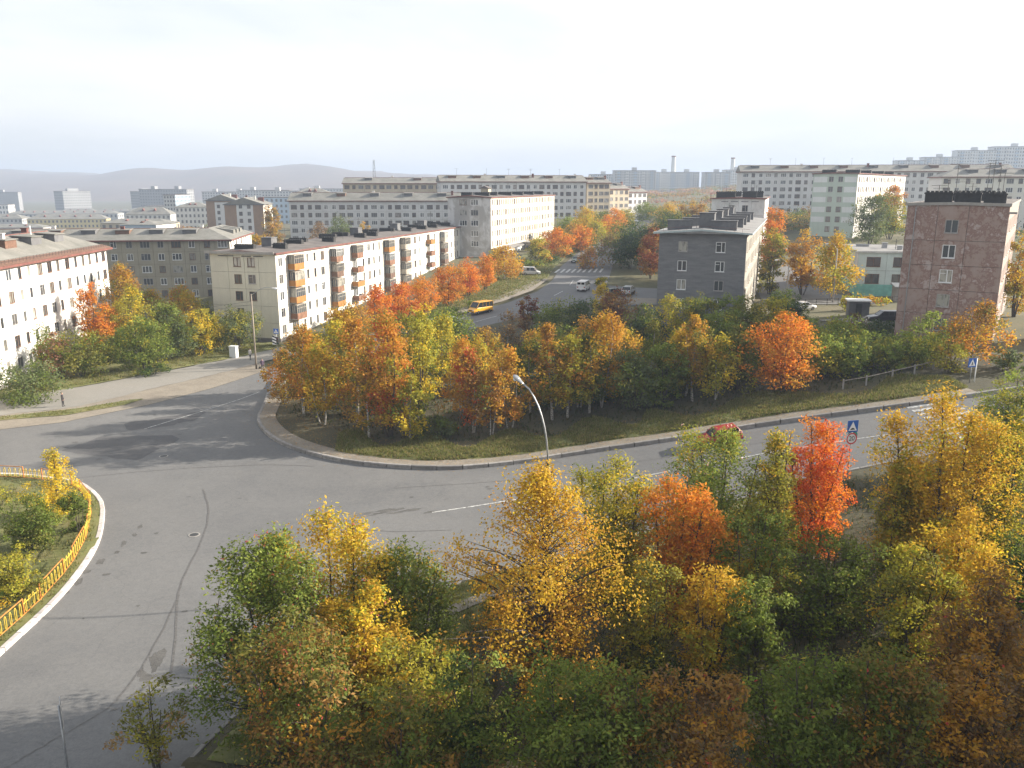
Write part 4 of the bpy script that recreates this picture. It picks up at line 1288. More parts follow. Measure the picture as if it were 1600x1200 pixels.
# --- brick towers at the left
for k, (x, y, W_, L_, z0, ev, lb) in enumerate(((-139.4, 386.0, 13.5, 16.0, 2.5, 19.0, 'brown brick block with grey gable roof, farther of the two'), (-113.5, 334.0, 15.0, 20.0, 3.6, 18.3, 'brown brick block with grey gable roof, nearer of the two'))):
    hs = House('brick_block', lb, x, y, -6.0, W_, L_, z0, 5, 2.75, ev, False, 1.2, group='brick blocks with gable roofs')
    hs.facade('front', [(W_ * 0.52 - 1.6, 's'), (W_ * 0.52 + 1.6, 's')], M['w_brick_t'], ('f_brown', 'f_grey'))
    st = MB()
    hs.facade('right', reg(7, L_, 's', 1.6), M['w_yellow_lit'], ('f_brown',))
    hs.facade('left', [], M['w_brick_t'])
    hs.facade('back', [], M['w_brick_t'])
    c0 = W_ * 0.52
    sm = wall_mesh('white_strip', 6.4, 0.5, hs.eave - 0.9, [(3.2 - 1.6 - 0.675, 1.2 + j * 2.75 + 0.85, 1.35, 1.5) for j in range(5)] + [(3.2 + 1.6 - 0.675, 1.2 + j * 2.75 + 0.85, 1.35, 1.5) for j in range(5)], M['w_lng'], 0.09)
    link('white_strip', sm, hs.e, (c0 - 3.2, -0.04, 0), 0)
    hs.pitched(2.6, 0.4, 'v', 'slate', False, 0, 'ventgrey')
    for yy in (0.0, L_):
        MB().add([(0, yy, hs.eave), (W_, yy, hs.eave), (W_ / 2, yy, hs.eave + 2.55)], [(0, 1, 2)]).build('gable', M['ventgrey'], hs.e)
    hs.vents([(W_ * 0.8, L_ * 0.6, 2.4, 1, 2.2), (W_ * 0.75, L_ * 0.85, 2.0, 1, 2.4)], hs.eave, 'w_rust', False)

# --- low white house behind the grey one
hs = House('apartment_block', 'pale small-windowed block with black roof vents behind the grey house', 58.2, 195.0, 18.0, 12.0, 40.0, 6.2, 5, 2.75, 22.3, True, 1.3, corner='right')
hs.facade('front', [(4.6, 's'), (7.6, 's')], M['w_pale'], ('f_grey', 'f_brown'), [0, 3, 6.1, 9, 12.0])
hs.facade('right', reg(12, 40, 'sn', 1.6), M['w_white'], ('f_brown', 'f_grey'))
hs.facade('left', [], M['w_pale'])
hs.facade('back', [], M['w_pale'])
zr = hs.flat_roof('bitumen', 0.3, 'w_rust', 0.2)
hs.vents([(3.0, 2.6, 4.4, 1.0, 1.3), (8.4, 2.4, 3.2, 1.0, 1.3), (9.6, 8, 3.4, 1, 1.4), (4, 14, 4, 1, 1.3), (8, 20, 4, 1, 1.3)], zr + 0.05)
for u, v, h in ((2.2, 3, 2.4), (3, 3.4, 2.8), (3.9, 3, 2.2), (8.6, 4, 3.5), (9.3, 4.2, 4.0), (9.8, 4, 3.0)):
    hs.antenna(u, v, zr, h)
for x0 in (2.2, 4.4, 6.7, 9.0):
    MB().box(x0, x0 + 1.6, -0.09, -0.005, 15.4, 15.52).build('vent_slot', M['dark_steel'], hs.e)

# --- turquoise kindergarten
hs = House('kindergarten', 'two-storey off-white kindergarten with turquoise base and grey flat roof', 68.0, 164.0, 12.0, 22.0, 20.0, 3.6, 2, 3.3, 12.6, True, 2.1, cat='kindergarten')
hs.facade('front', [(2.9, 'k'), (7.8, 'k'), (12.7, 'k'), (17.6, 'k')], M['w_mint'], ('f_brown',), [0, 5.3, 10.2, 15.1, 22.0], sill=0.75)
for sd in ('left', 'right', 'back'):
    hs.facade(sd, [], M['w_pale'])
m = MB()
m.box(-0.04, 22.04, -0.05, -0.01, -2, 2.7)
m.box(-0.05, -0.01, -0.01, 20.0, -2, 2.7)
m.build('turquoise_band', M['w_turq'], hs.e)
zr = hs.flat_roof('roof_light', 0.25, 'w_pale', 0.0, 0.2)
hs.vents([(6.5, 9, 0.9, 0.9, 1.0), (8.4, 4.5, 0.8, 0.8, 0.7), (3, 13, 2.5, 0.5, 0.4), (12, 12, 1, 1, 1)], zr, 'steel', False)
MB().tube([(8.0, 6, zr), (8.0, 6, zr + 2.0)], 0.06, 5).build('vent_pipe', M['dark_steel'], hs.e)

# --- green striped block and the long ones behind on the right
GWW, GWL = 12.2, 62.0
hs = House('apartment_block', 'pale green and white striped end wall block with white sunlit side', 86.6, 245.2, 36.0, GWW, GWL, 10.4, 6, 2.78, 28.6, False, 1.2)
hs.facade('front', [(5.0, 's'), (7.6, 's')], M['w_green'], ('f_grey', 'f_brown'))
for j in range(1, 6):
    for (x0, x1) in ((0.25, 3.9), (8.7, 11.95)):
        MB().box(x0, x1, -0.03, -0.006, 1.2 + j * 2.78 + 0.75, 1.2 + j * 2.78 + 2.25).build('white_band', M['w_band'], hs.e)
gcols = []
for k in range(7):
    for dx in (0, 2.2, 4.0, 5.7):
        gcols.append((2.0 + k * 8.7 + dx, 'n' if dx else 's'))
hs.facade('right', [c_ for c_ in gcols if c_[0] < GWL - 1], M['w_white'], ('f_brown',))
for k in range(6):
    for j in range(6):
        MB().box(GWW - 0.01, GWW + 0.02, 9.3 + k * 8.7, 10.0 + k * 8.7, 2.6 + j * 2.78 - 0.3, 2.6 + j * 2.78 + 0.6).build('stair_window', M['glass_far'], hs.e)
hs.facade('left', [], M['w_green'])
hs.facade('back', [], M['w_green'])
zr = hs.flat_roof('bitumen', 0.35, 'w_rust', 0.2)
hs.vents([(3, 5, 4, 1, 0.9), (8.5, 9, 4, 1, 0.9), (8.5, 22, 4, 1, 0.9), (8.5, 38, 4, 1, 0.9), (8.5, 52, 4, 1, 0.9)], zr + 0.05)

hs = House('apartment_block', 'very long pale block with slate roof across the right background', 93.0, 346.0, 7.0, 104.0, 13.0, 13.0, 6, 2.75, 31.0, False, 1.2)
hs.facade('front', reg(35, 104, 'dssdsds', 1.7), M['w_lng'], ('f_grey', 'f_white', 'f_brown'))
for sd in ('left', 'right', 'back'):
    hs.facade(sd, [], M['w_lng'])
hs.pitched(2.6, 0.6, 'u', 'slate', False, 9)
for u in (12, 22, 33, 44, 60, 78):
    hs.antenna(u, 6, hs.eave + 2.4, 3.0)
hs = House('apartment_block', 'beige panel block with light slate roof behind the brown house', 137.0, 272.0, 10.0, 62.0, 13.0, 11.0, 6, 2.75, 28.1, False, 0.4)
hs.facade('front', reg(20, 62, 'dsssdq', 1.7), M['w_yellow_lit'], ('f_grey', 'f_white', 'f_brown'))
for sd in ('left', 'right', 'back'):
    hs.facade(sd, [], M['w_lng'])
hs.pitched(2.5, 0.6, 'u', 'slate', True, 6)

# --- unseen tall block, added out of frame right to shade the foreground wood
hs = House('apartment_block', 'unseen tall grey panel block added outside the right frame edge to cast shade', 40.0, 6.0, 0.0, 14.0, 32.0, 3.0, 8, 2.65, 25.2, False, 0.4)
hs.facade('left', reg(9, 32.0, 'sd', 2.0), M['w_pale'], ('f_white', 'f_brown'))
for sd in ('front', 'right', 'back'):
    hs.facade(sd, [], M['w_pale'])
hs.flat_roof('bitumen', 0.3, 'concrete', 0.0)

# --- brick shed by the brown house
sh = root('brick_shed', 'low dark brick shed at the right foot of the brown house', 'shed', (58.5, 92.5, 7.0), R(-32))
MB().box(0, 5, 0, 4, -1.5, 2.6).build('wall', M['plinth'], sh)
MB().box(-0.3, 5.3, -0.3, 4.3, 2.603, 2.85).build('roof', M['bitumen'], sh)
MB().box(2.6, 2.68, -0.04, -0.004, -0.5, 2.4).build('joint', M['joint'], sh)

# --- far town: blocks with storeys of windows too small to pick apart
def far_block(name, label, x, y, a, W_, L_, z0, z1, floors, cols, wall, roof='flat', side=None, group=None, pents=0, cat='building'):
    e = root(name, label, cat, (x, y, z0), -R(a), group)
    MB().box(0, W_, 0, L_, -6, z1 - z0).build('wall', M[wall], e)
    if side:
        MB().box(W_ + 0.01, W_ + 0.08, 0, L_, -6, z1 - z0).build('side_wall', M[side], e)
    m = MB()
    fh = (z1 - z0 - 0.8) / floors
    ww = W_ / cols * 0.45
    for j in range(floors):
        for i in range(cols):
            x0 = W_ / cols * (i + 0.5) - ww / 2
            m.box(x0, x0 + ww, -0.12, 0.05, 0.8 + j * fh + fh * 0.25, 0.8 + j * fh + fh * 0.75)
        ns = max(2, int(L_ / (W_ / cols)))
        for i in range(ns):
            y0 = L_ / ns * (i + 0.5) - ww / 2
            m.box(W_ - 0.05, W_ + 0.15, y0, y0 + ww, 0.8 + j * fh + fh * 0.25, 0.8 + j * fh + fh * 0.75)
    if cat == 'slab':
        cat = 'building'
        e['category'] = cat
        ns = max(2, int(W_ / 9))
        for k in range(ns):
            xx = W_ * (k + 0.5) / ns
            for j in range(floors):
                MB().box(xx - 1.7, xx + 1.7, -1.2, -0.13, 0.8 + j * fh, 0.8 + j * fh + 1.2).build('balcony', M['w_white' if k % 2 else 'w_blue'], e)
            MB().box(xx + W_ / ns / 2 - 0.35, xx + W_ / ns / 2 + 0.1, -0.3, -0.02, 0, z1 - z0).build('pilaster', M['w_white'], e)
    w = m.build('windows', M['glass_far'], e)
    w['kind'] = 'stuff'
    z = z1 - z0
    if roof == 'flat':
        MB().box(-0.3, W_ + 0.3, -0.3, L_ + 0.3, z + 0.01, z + 0.5).build('roof', M['bitumen'], e)
        for k in range(pents):
            xx = W_ * (k + 0.5) / pents
            MB().box(xx - 2.5, xx + 2.5, L_ * 0.3, L_ * 0.7, z + 0.51, z + 3.8).build('lift_house', M[wall], e)
    else:
        o = 0.6
        hp = min(W_, L_) * 0.5
        rz_ = roof
        if W_ >= L_:
            v = [(-o, -o, z), (W_ + o, -o, z), (W_ + o, L_ + o, z), (-o, L_ + o, z), (hp, L_ / 2, z + rz_), (W_ - hp, L_ / 2, z + rz_)]
            f = [(0, 1, 5, 4), (1, 2, 5), (2, 3, 4, 5), (3, 0, 4), (0, 3, 2, 1)]
        else:
            v = [(-o, -o, z), (W_ + o, -o, z), (W_ + o, L_ + o, z), (-o, L_ + o, z), (W_ / 2, hp, z + rz_), (W_ / 2, L_ - hp, z + rz_)]
            f = [(0, 1, 4), (1, 2, 5, 4), (2, 3, 5), (3, 0, 4, 5), (0, 3, 2, 1)]
        rf = MB().add(v, f).build('roof', M['slate'], e)
        for k in range(max(2, int(W_ / 12))):
            xx = hp + (W_ - 2 * hp) * (k + 0.5) / max(2, int(W_ / 12))
            MB().prism([(xx - 1.2, z + rz_ * 0.3), (xx + 1.2, z + rz_ * 0.3), (xx, z + rz_ * 0.85)], 'y', L_ * 0.18, L_ * 0.5).build('dormer', M['w_rust'], rf)
    return e
FT = 'low blocks of the far town'
far_block('town_block', 'long yellow three-storey block in the far town', -368, 640, -12, 56, 13, -10.5, 1.0, 3, 20, 'w_fyel', 3.6, None, FT)
far_block('town_block', 'grey block left of the long yellow block in the far town', -455, 660, -6, 68, 13, -11, 0.6, 3, 22, 'w_far', 3.4, None, FT)
far_block('town_block', 'low grey house at the left edge before the yellow block', -345, 540, -6, 42, 14, -8, -0.5, 2, 12, 'w_far', 2.0, None, FT)
far_block('town_block', 'white block with hipped roof right of the long yellow block', -238, 520, -4, 27, 13, -2.5, 8.5, 3, 10, 'w_white', 4.2, None, FT)
far_block('town_block', 'low blue-grey hall with a row of tall windows and white end', -155, 333, 6, 15, 16, -1, 10.5, 1, 9, 'w_blue', 1.4, 'w_white', FT)
far_block('town_block', 'pale blue tower block in the far town', -234, 570, 4, 8, 22, -2, 19.5, 8, 4, 'w_far', 'flat', 'w_blue', FT)
far_block('town_block', 'white four-storey block with hipped roof before the far towers', -199, 500, -8, 19, 13, -1, 13.4, 4, 8, 'w_white', 2.6, None, FT)
far_block('town_block', 'white ribbed hall in the far town', -330, 760, -4, 66, 18, -8, 8, 3, 24, 'w_white', 'flat', None, FT)
far_block('town_block', 'pale blue office block behind the brick blocks', -190, 640, -4, 62, 16, -4, 17, 5, 18, 'w_blue', 'flat', None, FT, 1)
far_block('town_block', 'low white school block at the far left', -640, 1000, -8, 42, 18, -14, 4, 3, 12, 'w_white', 'flat', None, FT, 1)
far_block('town_block', 'low grey sheds row before the far left towers', -520, 870, -5, 110, 20, -13, -2, 2, 26, 'w_far', 3.0, None, FT)
far_block('town_block', 'grey low block right of the far sheds row', -395, 860, -4, 90, 18, -12, 1.0, 3, 22, 'w_far', 3.0, None, FT)
far_block('town_block', 'low grey roofed hall before the brick blocks', -205, 420, 4, 34, 14, -1, 7.5, 2, 10, 'w_tan', 2.0, None, FT)
small = []
for k in range(12):
    yy = 620 + (k * 131) % 560
    small.append((-0.66 + k * 0.042, yy))
for k, (sl, yy) in enumerate(small):
    xx = sl * yy
    zz = h1(xx, yy)
    nth = ('leftmost', 'second', 'third', 'fourth', 'fifth', 'sixth', 'seventh', 'eighth', 'ninth', 'tenth', 'eleventh', 'rightmost')[k]
    far_block('small_block', nth + ' from the left of the small hazy blocks in the far left town' if 0 < k < 11 else nth + ' of the small hazy blocks in the far left town', xx, yy, -10 + (k * 7) % 20, 24 + (k * 5) % 34, 13, zz, zz + 7 + (k * 3) % 6, 3, 9, ('w_far', 'w_tan', 'w_lng', 'w_fyel')[k % 4], 2.6, None, 'small blocks of the far left town')
TW = 'towers of the far town'
far_block('tower_block', 'far pale tower block at the left edge of the town', -830, 1250, -10, 95, 14, -14, 17, 9, 26, 'w_tower', 'flat', None, TW, 2)
far_block('tower_block', 'dark grey and white tower between the left edge and the school', -620, 1150, 30, 20, 40, -13, 19, 9, 8, 'w_tower', 'flat', None, TW, 1)
far_block('tower_block', 'single square tower left of centre in the far town', -485, 1080, 30, 18, 26, -12, 19, 9, 8, 'w_tower', 'flat', None, TW, 1)
far_block('tower_block', 'tall far block above the white ribbed hall', -430, 980, 10, 60, 15, -8, 22, 9, 18, 'w_tower', 'flat', None, TW, 2)
far_block('tower_block', 'far block at the right behind the tall block above the hall', -365, 1000, -8, 55, 15, -8, 19, 9, 18, 'w_far', 'flat', None, TW, 2)
far_block('tower_block', 'far white block above the pale blue tower', -305, 950, -4, 55, 15, -6, 21, 9, 18, 'w_far', 'flat', None, TW, 2)
far_block('tower_block', 'far white block left of the brick blocks', -265, 900, -4, 62, 15, -6, 20.5, 9, 20, 'w_far', 'flat', None, TW, 2)
far_block('tower_block', 'far pale row behind the pale blue office', -250, 1000, -4, 120, 15, -6, 22.5, 9, 34, 'w_far', 'flat', None, TW, 3)
far_block('tower_block', 'pinkish stepped block left of the tan block', -100, 520, 0, 30, 14, 4, 24.5, 7, 9, 'w_tower', 'flat', None, TW, 2)
far_block('gabled_block', 'dark brick block with grey gable behind the long pale block', -102, 392, -6, 19, 14, 4, 21.5, 6, 6, 'w_brick_t', 3.0, None, TW)
HB = 'nine-storey slab blocks on the far rise'
for k, (x, W_, z1, lb) in enumerate(((92, 32, 39, 'leftmost lower slab block on the far rise'), (118, 48, 43, 'second slab block on the far rise'), (166, 54, 41.5, 'middle slab block below the far chimney'), (222, 30, 41, 'fourth slab block on the far rise'), (250, 62, 44, 'rightmost slab block on the far rise'))):
    far_block('slab_block', lb, x, 1000 - (k % 2) * 18, -3, W_, 15, 15, z1, 9, int(W_ / 2.6), 'w_far' if k % 2 else 'w_band', 'flat', None, HB, 1 if W_ < 50 else 2, 'slab')
HC = 'stepped tower blocks on the hilltop'
for k, (x, W_, z1, lb) in enumerate(((418, 30, 52.5, 'leftmost low stepped tower on the hilltop'), (447, 36, 56, 'second stepped tower on the hilltop'), (482, 40, 63, 'tall stepped tower left of the highest on the hilltop'), (521, 48, 67, 'highest stepped tower on the hilltop'), (568, 52, 57.5, 'long lower stepped block at the right of the hilltop'))):
    far_block('hilltop_tower', lb, x, 930, 6, W_, 15, 30, z1, 10, int(W_ / 2.6), 'w_band', 'flat', None, HC, 1, 'slab')
ch = root('chimney_stack', 'tall pale chimney stack above the slab blocks', 'chimney', (196, 1040, 18), 0)
MB().tube([(0, 0, -6), (0, 0, 26), (0, 0, 42)], [3.2, 2.8, 2.4], 12).build('shaft', M['w_band'], ch)
MB().tube([(0, 0, 42.02), (0, 0, 43.5)], [2.7, 2.7], 12).build('rim', M['w_rust'], ch)
ch = root('chimney_stack', 'second pale chimney at the left end of the very long block', 'chimney', (268, 1040, 20), 0)
MB().tube([(0, 0, -6), (0, 0, 24), (0, 0, 38)], [3.0, 2.6, 2.3], 12).build('shaft', M['w_band'], ch)
MB().tube([(0, 0, 38.02), (0, 0, 39.5)], [2.6, 2.6], 12).build('rim', M['w_rust'], ch)
py = root('lattice_mast', 'thin lattice mast on the skyline above the dark gabled block', 'mast', (-100, 620, 4), 0)
m = MB()
for sx, sy in ((-2, -2), (2, -2), (2, 2), (-2, 2)):
    m.tube([(sx, sy, -4), (sx * 0.2, sy * 0.2, 40)], 0.08, 4)
for k in range(8):
    z = k * 5.0
    f0, f1 = 1 - 0.8 * (z + 4) / 44, 1 - 0.8 * (z + 9) / 44
    m.tube([(-2 * f0, -2 * f0, z), (2 * f1, -2 * f1, z + 5)], 0.05, 4)
    m.tube([(2 * f0, -2 * f0, z), (-2 * f1, -2 * f1, z + 5)], 0.05, 4)
m.build('lattice', M['dark_steel'], py)

# ------------------------------------------------------------------ street furniture
def lamp_post(label, x, y, h, arm_dir, arm_len, group=None, kind='tall'):
    z = h1(x, y)
    e = root('street_lamp', label, 'street lamp', (x, y, z), arm_dir, group)
    lo = h * 0.6
    if kind == 'tall':
        MB().tube([(0, 0, -0.5), (0, 0, lo)], [0.15, 0.12], 10).build('pole', M['dark_steel'], e, smooth=True)
        m = MB()
        m.tube([(0, 0, lo - 0.1), (0, 0, lo + 0.12)], 0.17, 10)
        m.tube([(-0.45, 0, lo - 0.5), (0.5, 0.1, lo - 0.55)], 0.03, 5)
        for xx in (-0.42, 0.45):
            m.tube([(xx, 0.05, lo - 0.5), (xx, 0.05, lo - 0.25)], 0.06, 6)
        m.build('collar', M['dark_steel'], e)
        pts = [(0, 0, lo)]
        for k in range(1, 9):
            t = k / 8
            pts.append((arm_len * t ** 2.0, 0, lo + (h - lo) * (1 - (1 - t) ** 1.4)))
        MB().tube(pts, 0.055, 8).build('arm', M['steel'], e, smooth=True)
        tip = Vector(pts[-1])
        d = (tip - Vector(pts[-2])).normalized()
    else:
        MB().tube([(0, 0, -0.5), (0, 0, h)], [0.14, 0.09], 8).build('pole', M['concrete'] if kind == 'concrete' else M['wood'], e, smooth=True)
        pts = []
        for k in range(9):
            t = k / 8
            pts.append((arm_len * t, 0, h - 0.2 + (1.2 * math.sin(t * math.pi * 0.6))))
        MB().tube(pts, 0.035, 6).build('arm', M['steel'], e, smooth=True)
        tip = Vector(pts[-1])
        d = (tip - Vector(pts[-2])).normalized()
    hd = MB()
    n = 10
    rows = []
    for k in range(7):
        t = k / 6
        r_ = (0.07, 0.13, 0.15, 0.21, 0.24, 0.22, 0.10)[k]
        c_ = tip + d * (0.95 * t)
        for q in range(n):
            a = 2 * math.pi * q / n
            rows.append((c_.x, c_.y + r_ * math.cos(a), c_.z + r_ * 0.55 * math.sin(a)))
    fs = []
    for k in range(6):
        for q in range(n):
            fs.append((k * n + q, k * n + (q + 1) % n, (k + 1) * n + (q + 1) % n, (k + 1) * n + q))
    fs += [tuple(range(n)), tuple(range(6 * n, 7 * n))]
    hd.add(rows, fs)
    hd.build('lamp_head', M['steel'] if kind == 'tall' else M['f_white'], e, smooth=True)
    g = tip + d * 0.66
    MB().tube([(g.x - 0.2, g.y, g.z - 0.10), (g.x + 0.2, g.y, g.z - 0.08)], [0.13, 0.13], 8).build('lamp_glass', M['lamp_w'], e, smooth=True)
    return e
lamp_post('tall dark street lamp with bent arm and silver head behind the golden birch', 2.3, 50.6, 12.4, R(138), 2.1)
lamp_post('wooden street lamp pole on the far left pavement by the crossing', -36.0, 114.0, 10.6, R(-12), 3.2, None, 'wood')
lamp_post('tall concrete lamp pole in front of the golden birch by the kindergarten', 59.3, 152.5, 9.8, R(115), 1.9, 'concrete lamp poles in the yard', 'concrete')
lamp_post('shorter concrete lamp pole left of the tall one in the yard', 50.5, 152.0, 7.0, R(140), 1.8, 'concrete lamp poles in the yard', 'concrete')

def figure_glyph(m, y, mi, s=1.0, ox=0.0, oz=0.0):
    P_ = lambda pts: [(ox + a * s, oz + b * s) for a, b in pts]
    m.prism(P_([(-0.045, 0.16), (0.0, 0.20), (0.045, 0.16), (0.04, 0.11), (-0.04, 0.11)]), 'y', y, y + 0.004, mi)
    m.prism(P_([(-0.05, 0.10), (0.05, 0.10), (0.06, -0.05), (0.13, -0.22), (0.08, -0.23), (0.0, -0.08), (-0.09, -0.23), (-0.14, -0.21), (-0.055, -0.04)]), 'y', y, y + 0.004, mi)

def crossing_sign(label, x, y, h, rz, posts=1, size=0.75, group=None):
    z = h1(x, y)
    e = root('crossing_sign', label, 'road sign', (x, y, z), rz, group)
    MB().tube([(0, 0, -0.3), (0, 0, h)], 0.04, 8).build('post', M['steel'], e, smooth=True)
    if posts == 2:
        MB().tube([(0.75, 0.25, -0.3), (0.75, 0.25, h - 0.1)], 0.05, 8).build('post', M['f_white'], e, smooth=True)
    a = size / 2
    c = h - a
    p = MB().box(-a, a, -0.06, -0.045, c - a, c + a).build('plate', M['s_blue'], e)
    t = MB().prism([(-a * 0.82, c - a * 0.72), (a * 0.82, c - a * 0.72), (0, c + a * 0.80)], 'y', -0.066, -0.061)
    t.build('white_triangle', M['s_white'], p)
    g = MB()
    figure_glyph(g, -0.0715, 0, size * 0.95, 0, c - 0.08 * size)
    g.build('walking_figure', M['black'], p)
    return e
crossing_sign('blue pedestrian crossing sign on two posts by the right-hand road', 44.6, 78.6, 2.75, R(12), 2, 0.9)

# traffic light with striped backing board under a crossing sign
z = h1(-33.6, 116.5)
tl = crossing_sign('traffic light with striped board and blue crossing sign at the far left crossing', -33.6, 116.5, 5.2, R(-10), 1, 0.75)
tl.name = 'traffic_light'
tl['category'] = 'traffic light'
b = MB().box(-0.62, -0.05, -0.075, -0.06, 2.9, 4.2).build('striped_board', M['s_white'], tl)
for k in range(3):
    z0 = 2.92 + k * 0.44
    MB().prism([(-0.62, z0 + 0.22), (-0.05, z0), (-0.05, z0 + 0.20), (-0.62, z0 + 0.42)], 'y', -0.082, -0.077).build('black_stripe', M['black'], b)
hsg = MB().box(0.06, 0.40, -0.25, -0.02, 2.95, 4.05).build('signal_housing', M['black'], tl)
for k, mt in enumerate(('sig_g', 'sig_y', 'sig_r')):
    M[mt] = plain('signal_' + 'gyr'[k], [(0.01, 0.09, 0.05), (0.14, 0.09, 0.01), (0.14, 0.01, 0.01)][k], 0.3)
    zc = 3.15 + k * 0.35
    MB().tube([(0.23, -0.265, zc), (0.23, -0.251, zc)], 0.11, 10).build('signal_lens', M[mt], hsg)
    MB().prism([(0.11, zc + 0.05), (0.23, zc + 0.14), (0.35, zc + 0.05), (0.36, zc + 0.08), (0.23, zc + 0.17), (0.10, zc + 0.08)], 'y', -0.40, -0.252).build('visor', M['black'], hsg)

# road hump sign over a speed limit disc
def text_mesh(body, size):
    cu = bpy.data.curves.new('numerals', 'FONT')
    cu.body = body
    cu.size = size
    cu.align_x = 'CENTER'
    cu.align_y = 'CENTER'
    cu.extrude = 0.002
    cu.space_character = 0.95
    o = bpy.data.objects.new('numerals', cu)
    col.objects.link(o)
    dg = bpy.context.evaluated_depsgraph_get()
    me = bpy.data.meshes.new_from_object(o.evaluated_get(dg))
    bpy.data.objects.remove(o)
    return me
sx, sy = 25.35, 59.3
e = root('hump_sign', 'blue road hump sign above a speed limit 20 disc beside the scarlet rowan', 'road sign', (sx, sy, h1(sx, sy)), R(14))
MB().tube([(0, 0, -0.3), (0, 0, 4.9)], 0.04, 8).build('post', M['steel'], e, smooth=True)
p = MB().box(-0.45, 0.45, -0.07, -0.05, 4.05, 4.95).build('plate', M['s_blue'], e)
MB().prism([(-0.36, 4.16), (0.36, 4.16), (0, 4.86)], 'y', -0.078, -0.071).build('white_triangle', M['s_white'], p)
MB().prism([(-0.22, 4.24)] + [(-0.2 + 0.4 * k / 8, 4.26 + 0.12 * math.sin(math.pi * k / 8)) for k in range(9)] + [(0.22, 4.24)], 'y', -0.084, -0.079).build('hump_symbol', M['black'], p)
d = MB().tube([(0, -0.05, 3.55), (0, -0.07, 3.55)], 0.45, 24).build('disc', M['s_white'], e)
rg = MB()
rv, rf = [], []
for k in range(28):
    a = 2 * math.pi * k / 28
    for r_ in (0.45, 0.35):
        for yy in (-0.0715, -0.078):
            rv.append((r_ * math.cos(a), yy, 3.55 + r_ * math.sin(a)))
for k in range(28):
    a0, b0 = 4 * k, 4 * ((k + 1) % 28)
    rf += [(a0 + 1, b0 + 1, b0 + 3, a0 + 3), (a0, a0 + 1, b0 + 1, b0), (a0 + 2, b0 + 2, b0 + 3, a0 + 3)]
rg.add(rv, rf).build('red_ring', M['s_red'], d)
tm = text_mesh('20', 0.52)
tm.materials.append(M['black'])
o = link('numerals', tm, d, (0, -0.076, 3.55))
o.rotation_euler = (R(90), 0, 0)
MB().tube([(0.14, 0.05, 3.75), (0.14, 0.07, 3.75)], 0.42, 20).build('rear_disc', M['s_green'], e)

# sign post seen edge on, lower left
e = root('sign_post', 'grey sign post seen edge on at the lower left kerb', 'sign post', (-18.6, 30.0, 0.1), R(119))
MB().tube([(0, 0, -0.4), (0, 0, 4.2)], 0.045, 8).build('post', M['steel'], e, smooth=True)
MB().box(-0.36, 0.36, -0.075, -0.05, 3.2, 4.4).build('plate', M['steel'], e)
# the pair of signs by the near kerb, hidden by the rowan
e = root('yield_sign', 'triangle and round road signs on a post behind the left rowan', 'road sign', (-11.8, 37.4, 0.1), R(20))
MB().tube([(0, 0, -0.3), (0, 0, 3.9)], 0.045, 8).build('post', M['steel'], e, smooth=True)
MB().prism([(-0.5, 3.75), (0.5, 3.75), (0, 2.9)], 'y', -0.07, -0.05).build('plate', M['s_white'], e)
MB().tube([(0, -0.05, 2.45), (0, -0.07, 2.45)], 0.42, 20).build('disc', M['s_blue'], e)

cab = root('overhead_cable', 'thin overhead cables running left from the wooden lamp pole', 'cable', (0, 0, 0), 0)
for k in range(2):
    pts_ = []
    for q in range(13):
        t = q / 12
        pts_.append((-36 - 54 * t, 114 - 16 * t + 0.5 * k, 9.6 - 0.5 * k - 1.6 * 4 * t * (1 - t)))
    MB().tube(pts_, 0.016, 4).build('cable', M['dark_steel'], cab)
# utility cabinet, little post, wooden rail
e = root('utility_cabinet', 'white utility cabinet on the grass by the left pavement', 'cabinet', (-41.6, 121.6, h1(-41.6, 121.6)), R(-15))
MB().box(-0.55, 0.55, -0.35, 0.35, -0.2, 1.75).build('housing', M['f_white'], e)
MB().box(-0.6, 0.6, -0.4, 0.4, 1.753, 1.85).build('lid', M['w_band'], e)
MB().box(-0.48, 0.48, -0.37, -0.352, 0.15, 1.65).build('door', M['w_band'], e)
e = root('bollard', 'small pale post in the grass beside the left pavement', 'post', (-56.9, 99.7, h1(-56.9, 99.7)), 0)
MB().tube([(0, 0, -0.2), (0, 0, 0.8), (0, 0, 0.9)], [0.07, 0.07, 0.03], 8).build('shaft', M['concrete'], e)
e = root('rail_fence', 'low grey rail on posts along the path behind the verge', 'fence', (33.5, 81.5, 0), 0)
rp = [(33.5, 81.5), (35.9, 81.7), (38.9, 82.6), (41.6, 83.6), (44.0, 84.6)]
for q in rp:
    MB().box(q[0] - 33.5 - 0.07, q[0] - 33.5 + 0.07, q[1] - 81.5 - 0.07, q[1] - 81.5 + 0.07, h1(*q) - 0.2, h1(*q) + 1.25).build('post', M['concrete'], e)
for a, b in zip(rp, rp[1:]):
    MB().tube([(a[0] - 33.5, a[1] - 81.5 - 0.1, h1(*a) + 1.15), (b[0] - 33.5, b[1] - 81.5 - 0.1, h1(*b) + 1.15)], 0.05, 6).build('rail', M['wood'], e)

